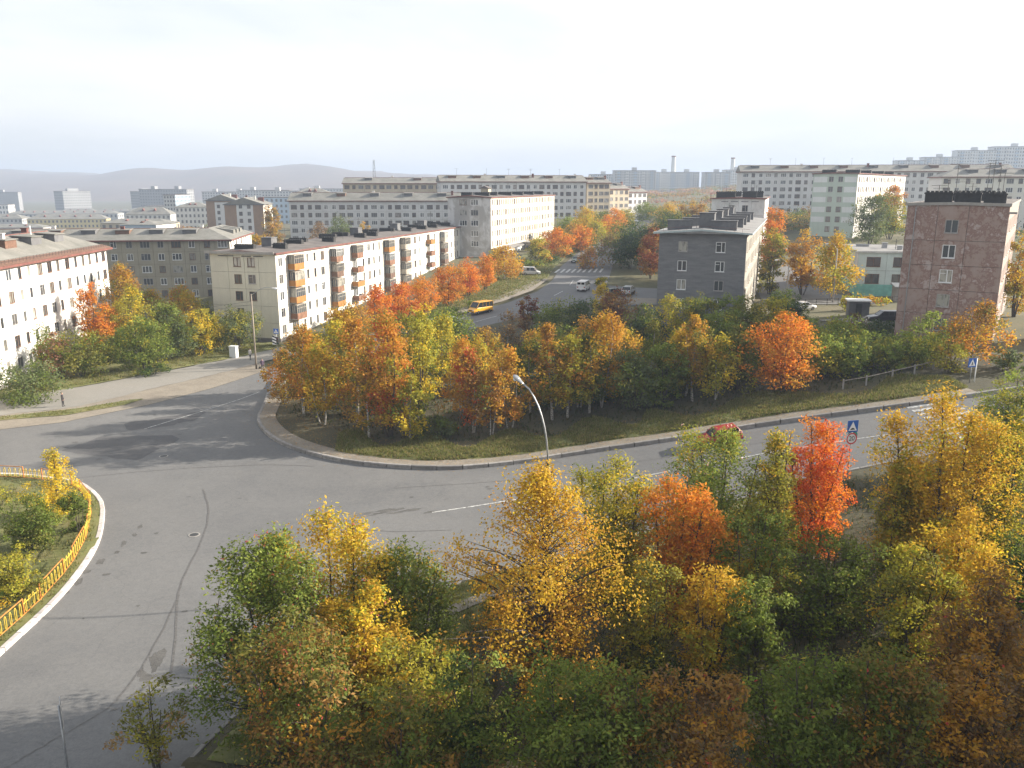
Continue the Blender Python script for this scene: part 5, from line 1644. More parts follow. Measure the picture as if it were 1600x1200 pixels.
# kiosk and shed in the kindergarten yard
e = root('kiosk', 'small dark kiosk with white flat roof in the yard', 'kiosk', (52.6, 128.5, h1(53, 129)), R(-12))
MB().box(0, 3.0, 0, 2.4, -0.5, 2.3).build('wall', M['ventgrey'], e)
MB().box(-0.25, 3.25, -0.25, 2.65, 2.303, 2.5).build('roof', M['f_white'], e)
MB().box(1.0, 1.9, -0.04, -0.004, 0, 2.0).build('door', M['dark_steel'], e)
e = root('garden_shed', 'grey shed with pale tin roof before the kindergarten', 'shed', (71.0, 153.0, h1(71, 153)), R(-12))
MB().box(0, 4.6, 0, 3.2, -0.5, 2.5).build('wall', M['concrete'], e)
MB().add([(-0.3, -0.4, 2.75), (4.9, -0.4, 2.75), (4.9, 3.5, 3.1), (-0.3, 3.5, 3.1), (-0.3, -0.4, 2.55), (4.9, -0.4, 2.55), (4.9, 3.5, 2.9), (-0.3, 3.5, 2.9)], [(0, 1, 2, 3), (4, 5, 6, 7), (0, 1, 5, 4), (1, 2, 6, 5), (2, 3, 7, 6), (3, 0, 4, 7)]).build('roof', M['steel'], e)
MB().box(3.4, 4.3, -0.04, -0.004, 0, 2.0).build('door', M['dark_steel'], e)
# thin yard fence
e = root('yard_fence', 'thin dark rail fence along the kindergarten yard', 'fence', (44, 146, 0), 0)
for k in range(14):
    x_, y_ = 44 + k * 2.1, 146 + k * 0.35
    MB().tube([(x_ - 44, y_ - 146, h1(x_, y_) - 0.2), (x_ - 44, y_ - 146, h1(x_, y_) + 1.2)], 0.05, 5).build('post', M['dark_steel'], e)
for zz in (0.5, 1.15):
    MB().tube([(k * 2.1, k * 0.35, h1(44 + k * 2.1, 146 + k * 0.35) + zz) for k in range(14)], 0.04, 5).build('rail', M['dark_steel'], e)

# ornamental fence round the left island: posts, rails and each ring a piece
fl = [p for p in offset(ISL, 0.95) if p[1] > 30 and p[0] > -60]
fe = root('ring_fence', 'orange rail fence with yellow oval rings along the white kerb', 'fence', (0, 0, 0), 0)
pts = resample(fl, 0.05, False)
acc, posts = 0.0, [0]
lens = [3.6, 1.9]
for i in range(1, len(pts)):
    acc += (pts[i] - pts[i - 1]).length
    if acc >= lens[(len(posts) - 1) % 2]:
        posts.append(i)
        acc = 0.0
def ring_mesh():
    m = MB()
    n = 14
    ptsr = []
    for k in range(n + 1):
        a = 2 * math.pi * k / n
        ptsr.append((0.085 * math.cos(a) + (0.0), 0, 0.50 + 0.39 * (math.copysign(abs(math.sin(a)) ** 0.55, math.sin(a)))))
    m.tube(ptsr, 0.028, 5, cap=False)
    return m.mesh('oval_ring', M['fence_yellow'], True)
ringm = ring_mesh()
postm = MB().box(-0.035, 0.035, -0.035, 0.035, -0.3, 1.10).mesh('post', M['fence_orange'])
Z0 = 0.22
for q, i in enumerate(posts):
    p = pts[i]
    d = (pts[min(i + 2, len(pts) - 1)] - pts[max(i - 2, 0)])
    link('post', postm, fe, (p.x, p.y, h1(p.x, p.y) + Z0), math.atan2(d.y, d.x))
for q in range(len(posts) - 1):
    a, b = pts[posts[q]], pts[posts[q + 1]]
    L_ = (b - a).length
    za, zb = h1(a.x, a.y) + Z0, h1(b.x, b.y) + Z0
    tall = q % 2 == 0
    MB().tube([(a.x, a.y, za + 0.10), (b.x, b.y, zb + 0.10)], 0.034, 5).build('lower_rail', M['fence_orange'], fe)
    if tall:
        MB().tube([(a.x, a.y, za + 1.07), (b.x, b.y, zb + 1.07)], 0.038, 5).build('top_rail', M['fence_orange'], fe)
    else:
        MB().tube([(a.x, a.y, za + 0.74), (b.x, b.y, zb + 0.74)], 0.03, 5).build('middle_rail', M['fence_yellow'], fe)
    n = 7 if tall else 4
    for k in range(n):
        t = (k + 0.6) / (n + 0.2)
        c_ = a.lerp(b, t)
        link('oval_ring', ringm, fe, (c_.x, c_.y, za + (zb - za) * t + (0.03 if tall else 0.06)), math.atan2(b.y - a.y, b.x - a.x))

# ------------------------------------------------------------------ vehicles
def wheel(parent, x, y, r, w=0.2):
    e = link('wheel', None, parent, (x, y, r))
    n = 18
    t = MB()
    prof = [(r * 0.62, -w / 2), (r * 0.94, -w / 2), (r, -w * 0.35), (r, w * 0.35), (r * 0.94, w / 2), (r * 0.62, w / 2)]
    v = []
    for k in range(n):
        a = 2 * math.pi * k / n
        v += [(p[0] * math.cos(a), p[1], p[0] * math.sin(a)) for p in prof]
    f = []
    for k in range(n):
        for j in range(6):
            f.append((k * 6 + j, k * 6 + (j + 1) % 6, ((k + 1) % n) * 6 + (j + 1) % 6, ((k + 1) % n) * 6 + j))
    t.add(v, f).build('tyre', M['tyre'], e, smooth=True)
    m = MB().tube([(0, -w * 0.38, 0), (0, w * 0.38, 0)], r * 0.63, 14)
    m.tube([(0, -w * 0.46, 0), (0, w * 0.46, 0)], r * 0.18, 8)
    m.build('rim', M['rim'], e)

def loft(name, stations, mat, parent, smooth=True):
    """stations: (x, half width, z low, z high, tuck) along the car, front at +x"""
    v, f = [], []
    for (x, w, zl, zh, tk) in stations:
        zm = zl + (zh - zl) * 0.55
        ring = [(w * 0.92, zl), (w, zl + (zh - zl) * 0.22), (w, zm), (w - tk * 0.35, zh - 0.06), (w - tk, zh), (0, zh + 0.015)]
        full = ring + [(-a, b) for a, b in ring[:-1][::-1]]
        v += [(x, a, b) for a, b in full]
    n = 11
    for i in range(len(stations) - 1):
        for k in range(n):
            f.append((i * n + k, i * n + (k + 1) % n, (i + 1) * n + (k + 1) % n, (i + 1) * n + k))
    f += [tuple(range(n)), tuple(range((len(stations) - 1) * n, len(stations) * n))]
    o = MB().add(v, f).build(name, mat, parent)
    md = o.modifiers.new('bevel', 'BEVEL')
    md.width = 0.03
    md.segments = 2
    md.limit_method = 'ANGLE'
    return o

def vehicle(name, label, cat, x, y, heading, kind, c, pitch=0.0, group=None, two=None, dz=0.03):
    e = root(name, label, cat, (x, y, h1(x, y) + dz), R(heading), group)
    e.rotation_euler = (0, -R(pitch), R(heading))
    if kind == 'minibus':
        e.scale = (0.82, 0.92, 0.92)
    P_ = paint(name + '_paint', c)
    S = {
        'sedan': dict(L=4.2, w=0.82, r=0.30, wb=1.22, hood=0.92, belt=0.92, roof=1.42, cab=(-1.55, 0.95, -0.85, 0.22)),
        'hatch': dict(L=4.0, w=0.83, r=0.30, wb=1.22, hood=0.90, belt=0.92, roof=1.45, cab=(-1.95, 0.95, -1.55, 0.22)),
        'suv': dict(L=4.6, w=0.93, r=0.36, wb=1.35, hood=1.05, belt=1.10, roof=1.72, cab=(-2.22, 1.05, -1.85, 0.35)),
        'mpv': dict(L=4.7, w=0.90, r=0.33, wb=1.40, hood=1.05, belt=1.08, roof=1.85, cab=(-2.32, 1.45, -2.15, 0.75)),
        'small_van': dict(L=4.1, w=0.86, r=0.31, wb=1.32, hood=0.98, belt=1.02, roof=1.82, cab=(-2.02, 1.2, -1.95, 0.55)),
        'minibus': dict(L=5.5, w=1.0, r=0.35, wb=1.55, hood=1.12, belt=1.22, roof=2.2, cab=(-2.72, 1.95, -2.68, 1.15)),
    }[kind]
    h = S['L'] / 2
    w, r, hood, belt = S['w'], S['r'], S['hood'], S['belt']
    zl = r * 0.75
    c0, c1, c2, c3 = S['cab']          # rear bottom, front bottom, rear top, front top
    st = [(-h, w * 0.88, zl + 0.12, belt - 0.12, 0.08), (-h + 0.08, w * 0.95, zl, belt - 0.03, 0.06), (-h + 0.5, w, zl, belt, 0.05), (c0 + 0.6, w, zl, belt, 0.05), (0, w, zl, belt, 0.05), (c1 - 0.1, w, zl, belt, 0.05),
          (c1 + 0.05, w, zl, hood, 0.10), (h - 0.45, w * 0.97, zl, hood - 0.10, 0.16), (h - 0.1, w * 0.90, zl + 0.02, hood - 0.20, 0.18), (h, w * 0.82, zl + 0.12, hood - 0.30, 0.12)]
    body = loft('body', st, P_, e)
    if two:
        m = MB()
        for s_ in (-1, 1):
            m.box(-h + 0.3, h - 0.35, s_ * (w + 0.003) - 0.004, s_ * (w + 0.003) + 0.004, zl + 0.02, zl + 0.30)
        m.build('lower_panel', two, body)
    rz, wt = S['roof'], w * 0.80 if kind not in ('minibus', 'mpv') else w * 0.90
    wb_ = w - 0.05
    gv = [(c0, wb_, belt), (c1, wb_, belt), (c3, wt, rz - 0.05), (c2, wt, rz - 0.05)]
    g = MB()
    vv = gv + [(a, -b, z) for a, b, z in gv]
    g.add(vv, [(0, 1, 2, 3), (7, 6, 5, 4), (1, 5, 6, 2), (0, 3, 7, 4), (3, 2, 6, 7)])
    g.build('cabin_glass', M['carglass'], e)
    rm = MB()
    ov = 0.02
    rv = [(c2 - 0.06, wt + ov, rz - 0.07), (c3 + 0.10, wt + ov, rz - 0.07), (c3 - 0.05, wt - 0.12, rz + 0.0), (c2 + 0.06, wt - 0.12, rz + 0.0)]
    rm.add(rv + [(a, -b, z) for a, b, z in rv], [(0, 1, 2, 3), (7, 6, 5, 4), (3, 2, 6, 7), (1, 5, 6, 2), (0, 3, 7, 4), (0, 4, 5, 1)])
    rm.build('roof', P_, e)
    pm = MB()
    nd = {'minibus': 4, 'mpv': 3, 'suv': 3, 'small_van': 3, 'hatch': 2, 'sedan': 2}[kind]
    for s_ in (-1, 1):
        for k in range(nd + 1):
            t = k / nd
            xb = c0 + (c1 - c0) * t
            xt = c2 + (c3 - c2) * t
            if 0 < k < nd:
                xb = xt = (c2 + (c3 - c2) * t) * 0.9 + 0.1 * xb
            pm.tube([(xb, s_ * (wb_ + 0.0), belt - 0.02), (xt, s_ * (wt + 0.012), rz - 0.05)], 0.045 if kind != 'minibus' else 0.06, 5)
        if kind in ('small_van',) and two is None:
            pm.box(c0 + 0.02, c0 + 1.0, s_ * (w - 0.08) - 0.01, s_ * (w - 0.08) + 0.01, belt, rz - 0.1)
    pm.build('pillars', P_, e)
    if kind == 'minibus':                # rear doors leave only upper panes
        dm = MB()
        dm.box(c0 - 0.10, c0 - 0.02, -w * 0.9, w * 0.9, belt - 0.05, belt + 0.28)
        dm.box(c0 - 0.10, c0 - 0.02, -0.06, 0.06, belt + 0.282, rz - 0.08)
        for s_ in (-1, 1):
            dm.box(c0 - 0.10, c0 - 0.02, s_ * w * 0.84 - 0.06, s_ * w * 0.84 + 0.06, belt + 0.284, rz - 0.08)
        dm.box(c0 - 0.10, c0 - 0.02, -w * 0.88, w * 0.88, rz - 0.24, rz - 0.079)
        dm.build('rear_doors', P_, e)
    for sx_ in (S['wb'], -S['wb']):
        for s_ in (-1, 1):
            wheel(e, sx_, s_ * (w - 0.09), r, 0.22)
    for s_ in (-1, 1):
        MB().box(h - 0.16, h + 0.012, s_ * w * 0.62 - 0.16, s_ * w * 0.62 + 0.16, hood - 0.42, hood - 0.26).build('headlight', M['lamp_w'], e)
        MB().box(-h - 0.012, -h + 0.12, s_ * w * 0.74 - 0.09, s_ * w * 0.74 + 0.09, belt - 0.42, belt - 0.14).build('tail_light', M['lamp_r'], e)
        MB().box(c1 - 0.35, c1 - 0.2, s_ * (w + 0.10) - 0.09, s_ * (w + 0.10) + 0.09, belt + 0.02, belt + 0.17).build('mirror', M['black'], e)
    MB().box(h - 0.12, h + 0.05, -w * 0.86, w * 0.86, zl + 0.02, zl + 0.2).build('front_bumper', M['black'], e)
    MB().box(-h - 0.05, -h + 0.12, -w * 0.88, w * 0.88, zl + 0.02, zl + 0.2).build('rear_bumper', M['black'], e)
    MB().box(h + 0.01, h + 0.025, -w * 0.4, w * 0.4, hood - 0.45, hood - 0.31).build('grille', M['black'], e)
    MB().box(-h - 0.062, -h - 0.052, -0.26, 0.26, zl + 0.06, zl + 0.17).build('number_plate', M['s_white'], e)
    MB().box(h + 0.052, h + 0.062, -0.26, 0.26, zl + 0.06, zl + 0.17).build('number_plate', M['s_white'], e)
    return e
vehicle('minibus', 'yellow minibus driving down the street towards the junction', 'minibus', -5.4, 139.8, 226, 'minibus', (0.72, 0.36, 0.02), 0, None, M['black'], 0.04)
vehicle('minibus', 'white minibus seen from behind at the side of the street yard', 'minibus', 14.2, 164.5, 72, 'minibus', (0.75, 0.75, 0.73))
vehicle('small_van', 'silver white small van parked beside the street before the zebra crossing', 'van', 4.4, 188.5, -8, 'small_van', (0.62, 0.63, 0.64))
vehicle('sedan', 'dark green car driving beyond the zebra crossing', 'car', 15.9, 207.5, 250, 'sedan', (0.08, 0.12, 0.10))
vehicle('minivan', 'white minivan parked far up the street', 'minivan', 45.4, 319.0, 5, 'mpv', (0.7, 0.7, 0.7))
vehicle('parked_car', 'black and white car parked left of the grey house', 'car', 22.6, 160.5, 70, 'suv', (0.55, 0.55, 0.54), 0, None, M['black'])
vehicle('parked_car', 'small dark green car beside the black and white car', 'car', 19.6, 158.5, 40, 'hatch', (0.05, 0.07, 0.05))
vehicle('sedan', 'pale blue-grey car on the street glimpsed between the trees', 'car', -10.2, 131.5, 220, 'sedan', (0.42, 0.47, 0.52))
vehicle('parked_car', 'white car mostly hidden by bushes in the yard', 'car', 49.7, 140.2, 20, 'sedan', (0.75, 0.75, 0.75))
vehicle('suv', 'black car parked at the left foot of the brown house', 'car', 53.0, 117.0, 175, 'suv', (0.02, 0.02, 0.024))
vehicle('hatchback', 'red car on the right-hand road behind the green rowan', 'car', 19.0, 72.6, 184, 'hatch', (0.38, 0.025, 0.03), -9.0)

# ------------------------------------------------------------------ people
def person(label, x, y, rz, coat, trousers, stride=0.12, arm=0.1, bag=False, hair=(0.05, 0.04, 0.035), height=1.7, dz=0.07):
    k = height / 1.75
    V_, E_, Rr = [], [], []
    def v(p, r_):
        V_.append(tuple(c_ * k for c_ in p))
        Rr.append((r_[0] * k, r_[1] * k) if isinstance(r_, tuple) else (r_ * k, r_ * k))
        return len(V_) - 1
    def chain(a, pts):
        for p, r_ in pts:
            b = v(p, r_)
            E_.append((a, b))
            a = b
        return a
    pel = v((0, 0, 0.96), (0.165, 0.12))
    waist = chain(pel, [((0, 0, 1.10), (0.15, 0.11)), ((0, -0.01, 1.26), (0.175, 0.12)), ((0, 0, 1.40), (0.17, 0.11))])
    neck = chain(waist, [((0, -0.01, 1.50), 0.058), ((0, -0.02, 1.57), 0.062)])
    chain(neck, [((0, -0.03, 1.64), (0.078, 0.092)), ((0, -0.02, 1.71), (0.068, 0.08))])
    chain(neck, [((0, -0.125, 1.62), 0.016)])                 # nose
    for s_ in (-1, 1):
        st = stride * s_
        kn = chain(pel, [((0.09 * s_, -0.01, 0.88), 0.095), ((0.10 * s_, -st * 0.55 - 0.02, 0.50), 0.066), ((0.10 * s_, -st, 0.10), 0.046)])
        chain(kn, [((0.10 * s_, -st - 0.02, 0.045), 0.045), ((0.105 * s_, -st - 0.16, 0.035), 0.036)])
        el = chain(waist, [((0.19 * s_, 0, 1.40), 0.068), ((0.24 * s_, st * arm * 3, 1.14), 0.05), ((0.25 * s_, st * arm * 4 - 0.10, 0.90), 0.036)])
        pal = chain(el, [((0.25 * s_, st * arm * 4 - 0.12, 0.84), (0.036, 0.022))])
        for q in range(4):
            oy = -0.03 + 0.02 * q
            ln = (0.055, 0.068, 0.062, 0.048)[q]
            chain(pal, [((0.25 * s_, st * arm * 4 - 0.12 + oy, 0.80), 0.010), ((0.245 * s_, st * arm * 4 - 0.115 + oy, 0.80 - ln), 0.008)])
        chain(pal, [((0.235 * s_, st * arm * 4 - 0.16, 0.82), 0.010), ((0.23 * s_, st * arm * 4 - 0.175, 0.785), 0.008)])
    me = bpy.data.meshes.new('figure')
    me.from_pydata(V_, E_, [])
    o = bpy.data.objects.new('figure', me)
    col.objects.link(o)
    o.modifiers.new('skin', 'SKIN')
    sv = me.skin_vertices[0].data
    for i, r_ in enumerate(Rr):
        sv[i].radius = r_
    sv[0].use_root = True
    o.modifiers.new('sub', 'SUBSURF').levels = 1
    dg = bpy.context.evaluated_depsgraph_get()
    bm_ = bpy.data.meshes.new_from_object(o.evaluated_get(dg))
    bpy.data.objects.remove(o)
    mats = [M['skin'], plain('coat', coat, 0.85), plain('trousers', trousers, 0.9), M['black'], plain('hair_tone', hair, 0.7)]
    bm_.materials.clear()
    for m_ in mats:
        bm_.materials.append(m_)
    for p in bm_.polygons:
        z = p.center.z / k
        p.use_smooth = True
        if z < 0.075:
            p.material_index = 3
        elif z < 0.82 and abs(p.center.x) / k < 0.2:
            p.material_index = 2
        elif z < 0.875 and abs(p.center.x) / k > 0.2:
            p.material_index = 0
        elif z < 1.49:
            p.material_index = 1
        elif z > 1.69 or (z > 1.55 and p.center.y / k > -0.02):
            p.material_index = 4
        else:
            p.material_index = 0
    e = link('person', bm_, None, (x, y, h1(x, y) + dz), rz)
    tag(e, label, 'person')
    for s_ in (-1, 1):
        MB().tube([(0.032 * s_ * k, -0.112 * k, 1.645 * k), (0.032 * s_ * k, -0.119 * k, 1.645 * k)], 0.010, 6).build('eye', M['black'], e)
    return e
person('person in dark clothes standing at the left pavement edge', -52.3, 93.3, R(100), (0.03, 0.026, 0.03), (0.03, 0.028, 0.032), 0.06, dz=0.09)
person('person in white jacket and dark trousers walking by the cabinet', -38.6, 119.7, R(160), (0.62, 0.58, 0.55), (0.03, 0.03, 0.035), 0.14)
person('person in purple coat with a black bag beside the lamp pole', -34.8, 112.9, R(20), (0.13, 0.09, 0.14), (0.05, 0.04, 0.06), 0.10)
person('person in light camouflage clothes at the crossing edge', -33.2, 114.6, R(-30), (0.28, 0.26, 0.21), (0.16, 0.16, 0.14), 0.16, dz=0.05)
bg = root('handbag', 'black handbag held by the person in purple coat', 'bag', (-35.12, 112.72, h1(-35.1, 112.7) + 0.42), R(20))
MB().prism([(-0.17, 0), (0.17, 0), (0.14, 0.26), (-0.14, 0.26)], 'y', -0.06, 0.06).build('body', M['black'], bg)
MB().tube([(-0.09, 0, 0.25), (-0.06, 0, 0.42), (0.06, 0, 0.42), (0.09, 0, 0.25)], 0.012, 5).build('handle', M['black'], bg)

# ------------------------------------------------------------------ trees
G_ = lambda *c: np.array(c, float)
green, dgreen, olive = G_(0.130, 0.170, 0.024), G_(0.055, 0.090, 0.022), G_(0.185, 0.180, 0.032)
grey, lgreen, ygreen = G_(0.14, 0.172, 0.066), G_(0.235, 0.285, 0.046), G_(0.37, 0.335, 0.034)
gold, yellow, amber = G_(0.56, 0.355, 0.030), G_(0.68, 0.50, 0.036), G_(0.50, 0.262, 0.030)
orange, flame, rust = G_(0.58, 0.245, 0.030), G_(0.72, 0.25, 0.022), G_(0.33, 0.185, 0.042)
red, maroon, brown, tan, pink = G_(0.50, 0.105, 0.028), G_(0.22, 0.07, 0.032), G_(0.20, 0.125, 0.055), G_(0.33, 0.21, 0.085), G_(0.36, 0.18, 0.12)
PAL = {  # (colour, weight) mixtures; the last number leans the first colours to the top of the crown
    'greygreen': ([(grey, 6), (green, 2), (olive, 2)], 0.0), 'pink': ([(pink, 5), (tan, 3), (orange, 2)], 0.0), 'olive': ([(olive, 6), (green, 3), (ygreen, 2)], 0.0),
    'green': ([(lgreen, 5), (green, 5), (ygreen, 1), (olive, 1)], 0.1), 'dgreen': ([(green, 3), (dgreen, 5), (olive, 2)], 0.0), 'yellowgreen': ([(ygreen, 6), (yellow, 2), (green, 3)], 0.2),
    'palegreen': ([(ygreen, 4), (grey, 4), (olive, 4)], 0.1), 'orange': ([(flame, 4), (orange, 5), (gold, 2)], 0.1), 'oliveorange': ([(amber, 4), (gold, 2), (rust, 2), (olive, 5)], 0.2),
    'gold': ([(gold, 6), (ygreen, 3), (orange, 2)], 0.1), 'greenorange': ([(orange, 4), (ygreen, 3), (green, 5)], 0.6), 'rustorange': ([(amber, 5), (rust, 4), (orange, 2), (gold, 2), (olive, 4), (green, 1)], 0.1),
    'redgreen': ([(gold, 4), (orange, 4), (amber, 5), (red, 2), (ygreen, 2), (green, 4)], 0.2), 'redbrown': ([(rust, 5), (red, 2), (amber, 3), (brown, 2)], 0.1), 'orangegold': ([(gold, 5), (amber, 5), (orange, 2)], 0.1),
    'brown': ([(brown, 6), (olive, 3), (rust, 2)], 0.0), 'tan': ([(tan, 5), (brown, 3), (rust, 2)], 0.0), 'orangered': ([(red, 2), (flame, 5), (orange, 5), (amber, 3), (gold, 2)], 0.1),
    'maroon': ([(maroon, 6), (rust, 3), (brown, 2)], 0.0), 'bright': ([(yellow, 7), (ygreen, 2)], 0.0), 'lightgreen': ([(lgreen, 7), (ygreen, 3), (green, 2)], 0.2),
    'olivegold': ([(gold, 3), (ygreen, 4), (olive, 4), (green, 1)], 0.2), 'red': ([(red, 4), (flame, 4), (orange, 4), (amber, 1)], 0.1),
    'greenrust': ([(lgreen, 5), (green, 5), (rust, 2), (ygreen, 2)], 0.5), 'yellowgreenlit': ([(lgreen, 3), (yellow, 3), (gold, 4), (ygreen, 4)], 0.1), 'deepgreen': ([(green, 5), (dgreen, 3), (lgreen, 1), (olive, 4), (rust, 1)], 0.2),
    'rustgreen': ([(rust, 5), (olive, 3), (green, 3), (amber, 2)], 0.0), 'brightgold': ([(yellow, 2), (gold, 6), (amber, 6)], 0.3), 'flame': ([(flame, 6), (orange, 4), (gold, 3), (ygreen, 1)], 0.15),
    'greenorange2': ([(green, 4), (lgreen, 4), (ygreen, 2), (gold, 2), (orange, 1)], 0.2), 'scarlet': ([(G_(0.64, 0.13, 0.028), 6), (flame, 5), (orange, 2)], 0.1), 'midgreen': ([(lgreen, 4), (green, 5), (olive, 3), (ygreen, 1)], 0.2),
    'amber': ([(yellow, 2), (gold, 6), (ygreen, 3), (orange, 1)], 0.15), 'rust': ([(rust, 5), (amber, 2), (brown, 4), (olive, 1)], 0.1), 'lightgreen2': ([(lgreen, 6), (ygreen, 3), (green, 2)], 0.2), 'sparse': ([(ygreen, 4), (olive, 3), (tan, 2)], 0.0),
}
def leaves(rs, P_, colr, l, w, up=0.35, droop=0.0, out=None):
    """one folded rhombus per leaf"""
    n = len(P_)
    d = rs.normal(size=(n, 3))
    d[:, 2] = d[:, 2] * 0.6 - droop
    d /= np.linalg.norm(d, axis=1)[:, None]
    nrm = rs.normal(size=(n, 3))
    if out is not None:
        nrm = nrm * 0.42 + out * 1.1
    nrm[:, 2] += up * 2
    s_ = np.cross(d, nrm)
    s_ /= np.linalg.norm(s_, axis=1)[:, None] + 1e-6
    nn = np.cross(s_, d)
    ln = l * rs.uniform(0.5, 1.4, n)[:, None]
    wd = w * rs.uniform(0.7, 1.2, n)[:, None]
    a = P_ - d * ln * 0.5
    b = P_ + s_ * wd * 0.5 + nn * wd * 0.16
    c_ = P_ + d * ln * 0.5
    e = P_ - s_ * wd * 0.5 + nn * wd * 0.16
    V_ = np.stack([a, b, c_, e], 1).reshape(-1, 3)
    Q = np.arange(4 * n).reshape(n, 4)
    jit = rs.uniform(0.80, 1.18, (n, 1)) * (1 + rs.normal(size=(n, 3)) * 0.05)
    cc = np.clip(colr * jit, 0.005, 0.85)
    C_ = np.concatenate([np.repeat(cc, 4, 0), np.ones((4 * n, 1))], 1)
    return V_, Q, C_

LT = {0: (0.195, 0.10), 1: (0.30, 0.185), 2: (0.44, 0.30)}
DENS = {0: 250, 1: 92, 2: 46}
def tree(name, label, x, y, Ht, Wd, kind, pal, tier, seed, group=None, cat='tree'):
    rs = np.random.RandomState(seed)
    z = h1(x, y)
    e = root(name, label, cat, (x, y, z), 0.0, group)
    Wd = Wd * 1.04
    cb = {'birch': 0.20, 'rowan': 0.13, 'willow': 0.05, 'shrub': 0.02}[kind]
    if tier == 0:
        cb *= 0.6
        Wd *= 1.28 if kind == 'rowan' else 1.12
    if kind == 'birch' and tier == 1 and Ht > 8:
        cb = 0.26
    Hc = Ht * (1 - cb)
    n = int(DENS[tier] * Wd * Hc)
    if pal in ('sparse', 'tan', 'brown', 'pink'):
        n = int(n * (0.35 if pal == 'sparse' else 0.6))
    per = {0: 58, 1: 42, 2: 36}[tier]
    nc = max(10, n // per)
    th = rs.rand(nc) * 2 * math.pi
    p1, p2 = rs.rand() * 6, rs.rand() * 6
    lean = rs.normal(size=2) * 0.03 * Ht
    stems = []
    if kind == 'birch':
        t = rs.rand(nc) ** 1.1
        k1, k2 = rs.randint(2, 4), rs.randint(4, 7)
        pr = np.where(t < 0.30, 0.60 + 0.40 * np.sin(np.clip(t / 0.30, 0, 1) * math.pi / 2), (1 - np.clip((t - 0.30) / 0.73, 0, 1) ** (1.7 if tier else 1.45)) ** 0.9)
        amp = 0.22 if tier else 0.34
        irr = 1 + amp * np.sin(k1 * th + p1 + 6 * t) + amp * np.sin(k2 * th + p2 - 13 * t)
        rho = Wd / 2 * pr * irr * np.sqrt(rs.uniform(0.05, 1, nc)) * rs.uniform(0.84, 1.12, nc)
        zc = Ht * cb + Hc * t * 0.96
        Cc = np.stack([rho * np.cos(th) + lean[0] * (zc / Ht) ** 2, rho * np.sin(th) + lean[1] * (zc / Ht) ** 2, zc], 1)
        ns = 2 if (tier == 1 and rs.rand() < 0.4) else 1
        for i in range(ns):
            a = rs.rand() * 6.28
            sp = 0 if ns == 1 else 0.16 * Wd
            top = Ht * (0.93 if ns == 1 else rs.uniform(0.75, 0.9))
            ph = rs.rand() * 6
            stems.append([(math.cos(a) * (0.08 * (ns - 1) + sp * (k / 6) ** 0.8) + 0.012 * Ht * math.sin(k * 0.8 + ph) + lean[0] * (k / 6) ** 2, math.sin(a) * (0.08 * (ns - 1) + sp * (k / 6) ** 0.8) - 0.012 * Ht * math.sin(k * 0.8 + ph) + lean[1] * (k / 6) ** 2, -0.4 + (top + 0.4) * k / 6) for k in range(7)])
    elif kind == 'rowan':
        # several upright leaders, each with its own pointed sub-crown
        ns = {0: rs.randint(5, 8), 1: rs.randint(4, 7), 2: rs.randint(3, 5)}[tier]
        sa = rs.rand() * 6.28 + np.arange(ns) * 2.4 + rs.normal(size=ns) * 0.3
        sd = Wd * 0.34 * np.sqrt((np.arange(ns) + 0.1) / ns) * rs.uniform(0.8, 1.15, ns)
        stop = Ht * np.clip(1.0 - 0.62 * (sd / (Wd * 0.5)) ** 1.6 * rs.uniform(0.3, 1.1, ns), 0.5, 1)
        stop[0] = Ht
        srad = Wd * rs.uniform(0.17, 0.27, ns)
        wgt = srad ** 2 * stop
        si = rs.choice(ns, nc, p=wgt / wgt.sum())
        t = rs.rand(nc) ** 0.9
        pr = np.where(t < 0.4, 0.7 + 0.3 * np.sin(t / 0.4 * math.pi / 2), (1 - np.clip((t - 0.4) / 0.62, 0, 1) ** 1.6) ** 0.8)
        rl = srad[si] * pr * np.sqrt(rs.uniform(0.03, 1, nc)) * rs.uniform(0.8, 1.2, nc) * (1 + 0.2 * np.sin(3 * th + p1 + 6 * t))
        zc = Ht * cb + (stop[si] - Ht * cb) * t * 0.97
        ax = 0.35 + 0.65 * (zc / stop[si]) ** 0.8
        Cc = np.stack([np.cos(sa[si]) * sd[si] * ax + rl * np.cos(th), np.sin(sa[si]) * sd[si] * ax + rl * np.sin(th), zc], 1)
        rho = rl
        t = zc / Ht
        for i in range(ns):
            ph = rs.rand() * 6
            stems.append([(math.cos(sa[i]) * sd[i] * (0.10 + 0.9 * (k / 6) ** 0.8) + 0.01 * Ht * math.sin(k + ph), math.sin(sa[i]) * sd[i] * (0.10 + 0.9 * (k / 6) ** 0.8) - 0.01 * Ht * math.sin(k + ph), -0.4 + (stop[i] * 0.95 + 0.4) * k / 6) for k in range(7)])
    else:
        # rounded bushy lobes of unequal size
        nl = {0: 9, 1: 8, 2: 6}[tier]
        la = rs.rand() * 6.28 + np.arange(nl) * 2.4
        lr = Wd * rs.uniform(0.20, 0.30, nl)
        ld = np.maximum(Wd * 0.5 - lr, 0) * np.sqrt((np.arange(nl) + 0.05) / nl)
        lz = Ht * np.clip(rs.uniform(0.30, 0.72, nl), cb + 0.2, 1)
        lz[0] = Ht - min(lr[0], Ht * 0.35)
        lv = np.minimum(np.maximum(lr, Ht * rs.uniform(0.22, 0.38, nl)), Ht - lz)
        si = rs.choice(nl, nc, p=lr ** 2 / (lr ** 2).sum())
        u_ = rs.normal(size=(nc, 3))
        u_ /= np.linalg.norm(u_, axis=1)[:, None]
        rr_ = rs.uniform(0.35, 1, nc) ** 0.5 * rs.uniform(0.85, 1.12, nc)
        zc = np.maximum(lz[si] + u_[:, 2] * lv[si] * rr_, Ht * cb + 0.08)
        low = rs.rand(nc) < 0.22
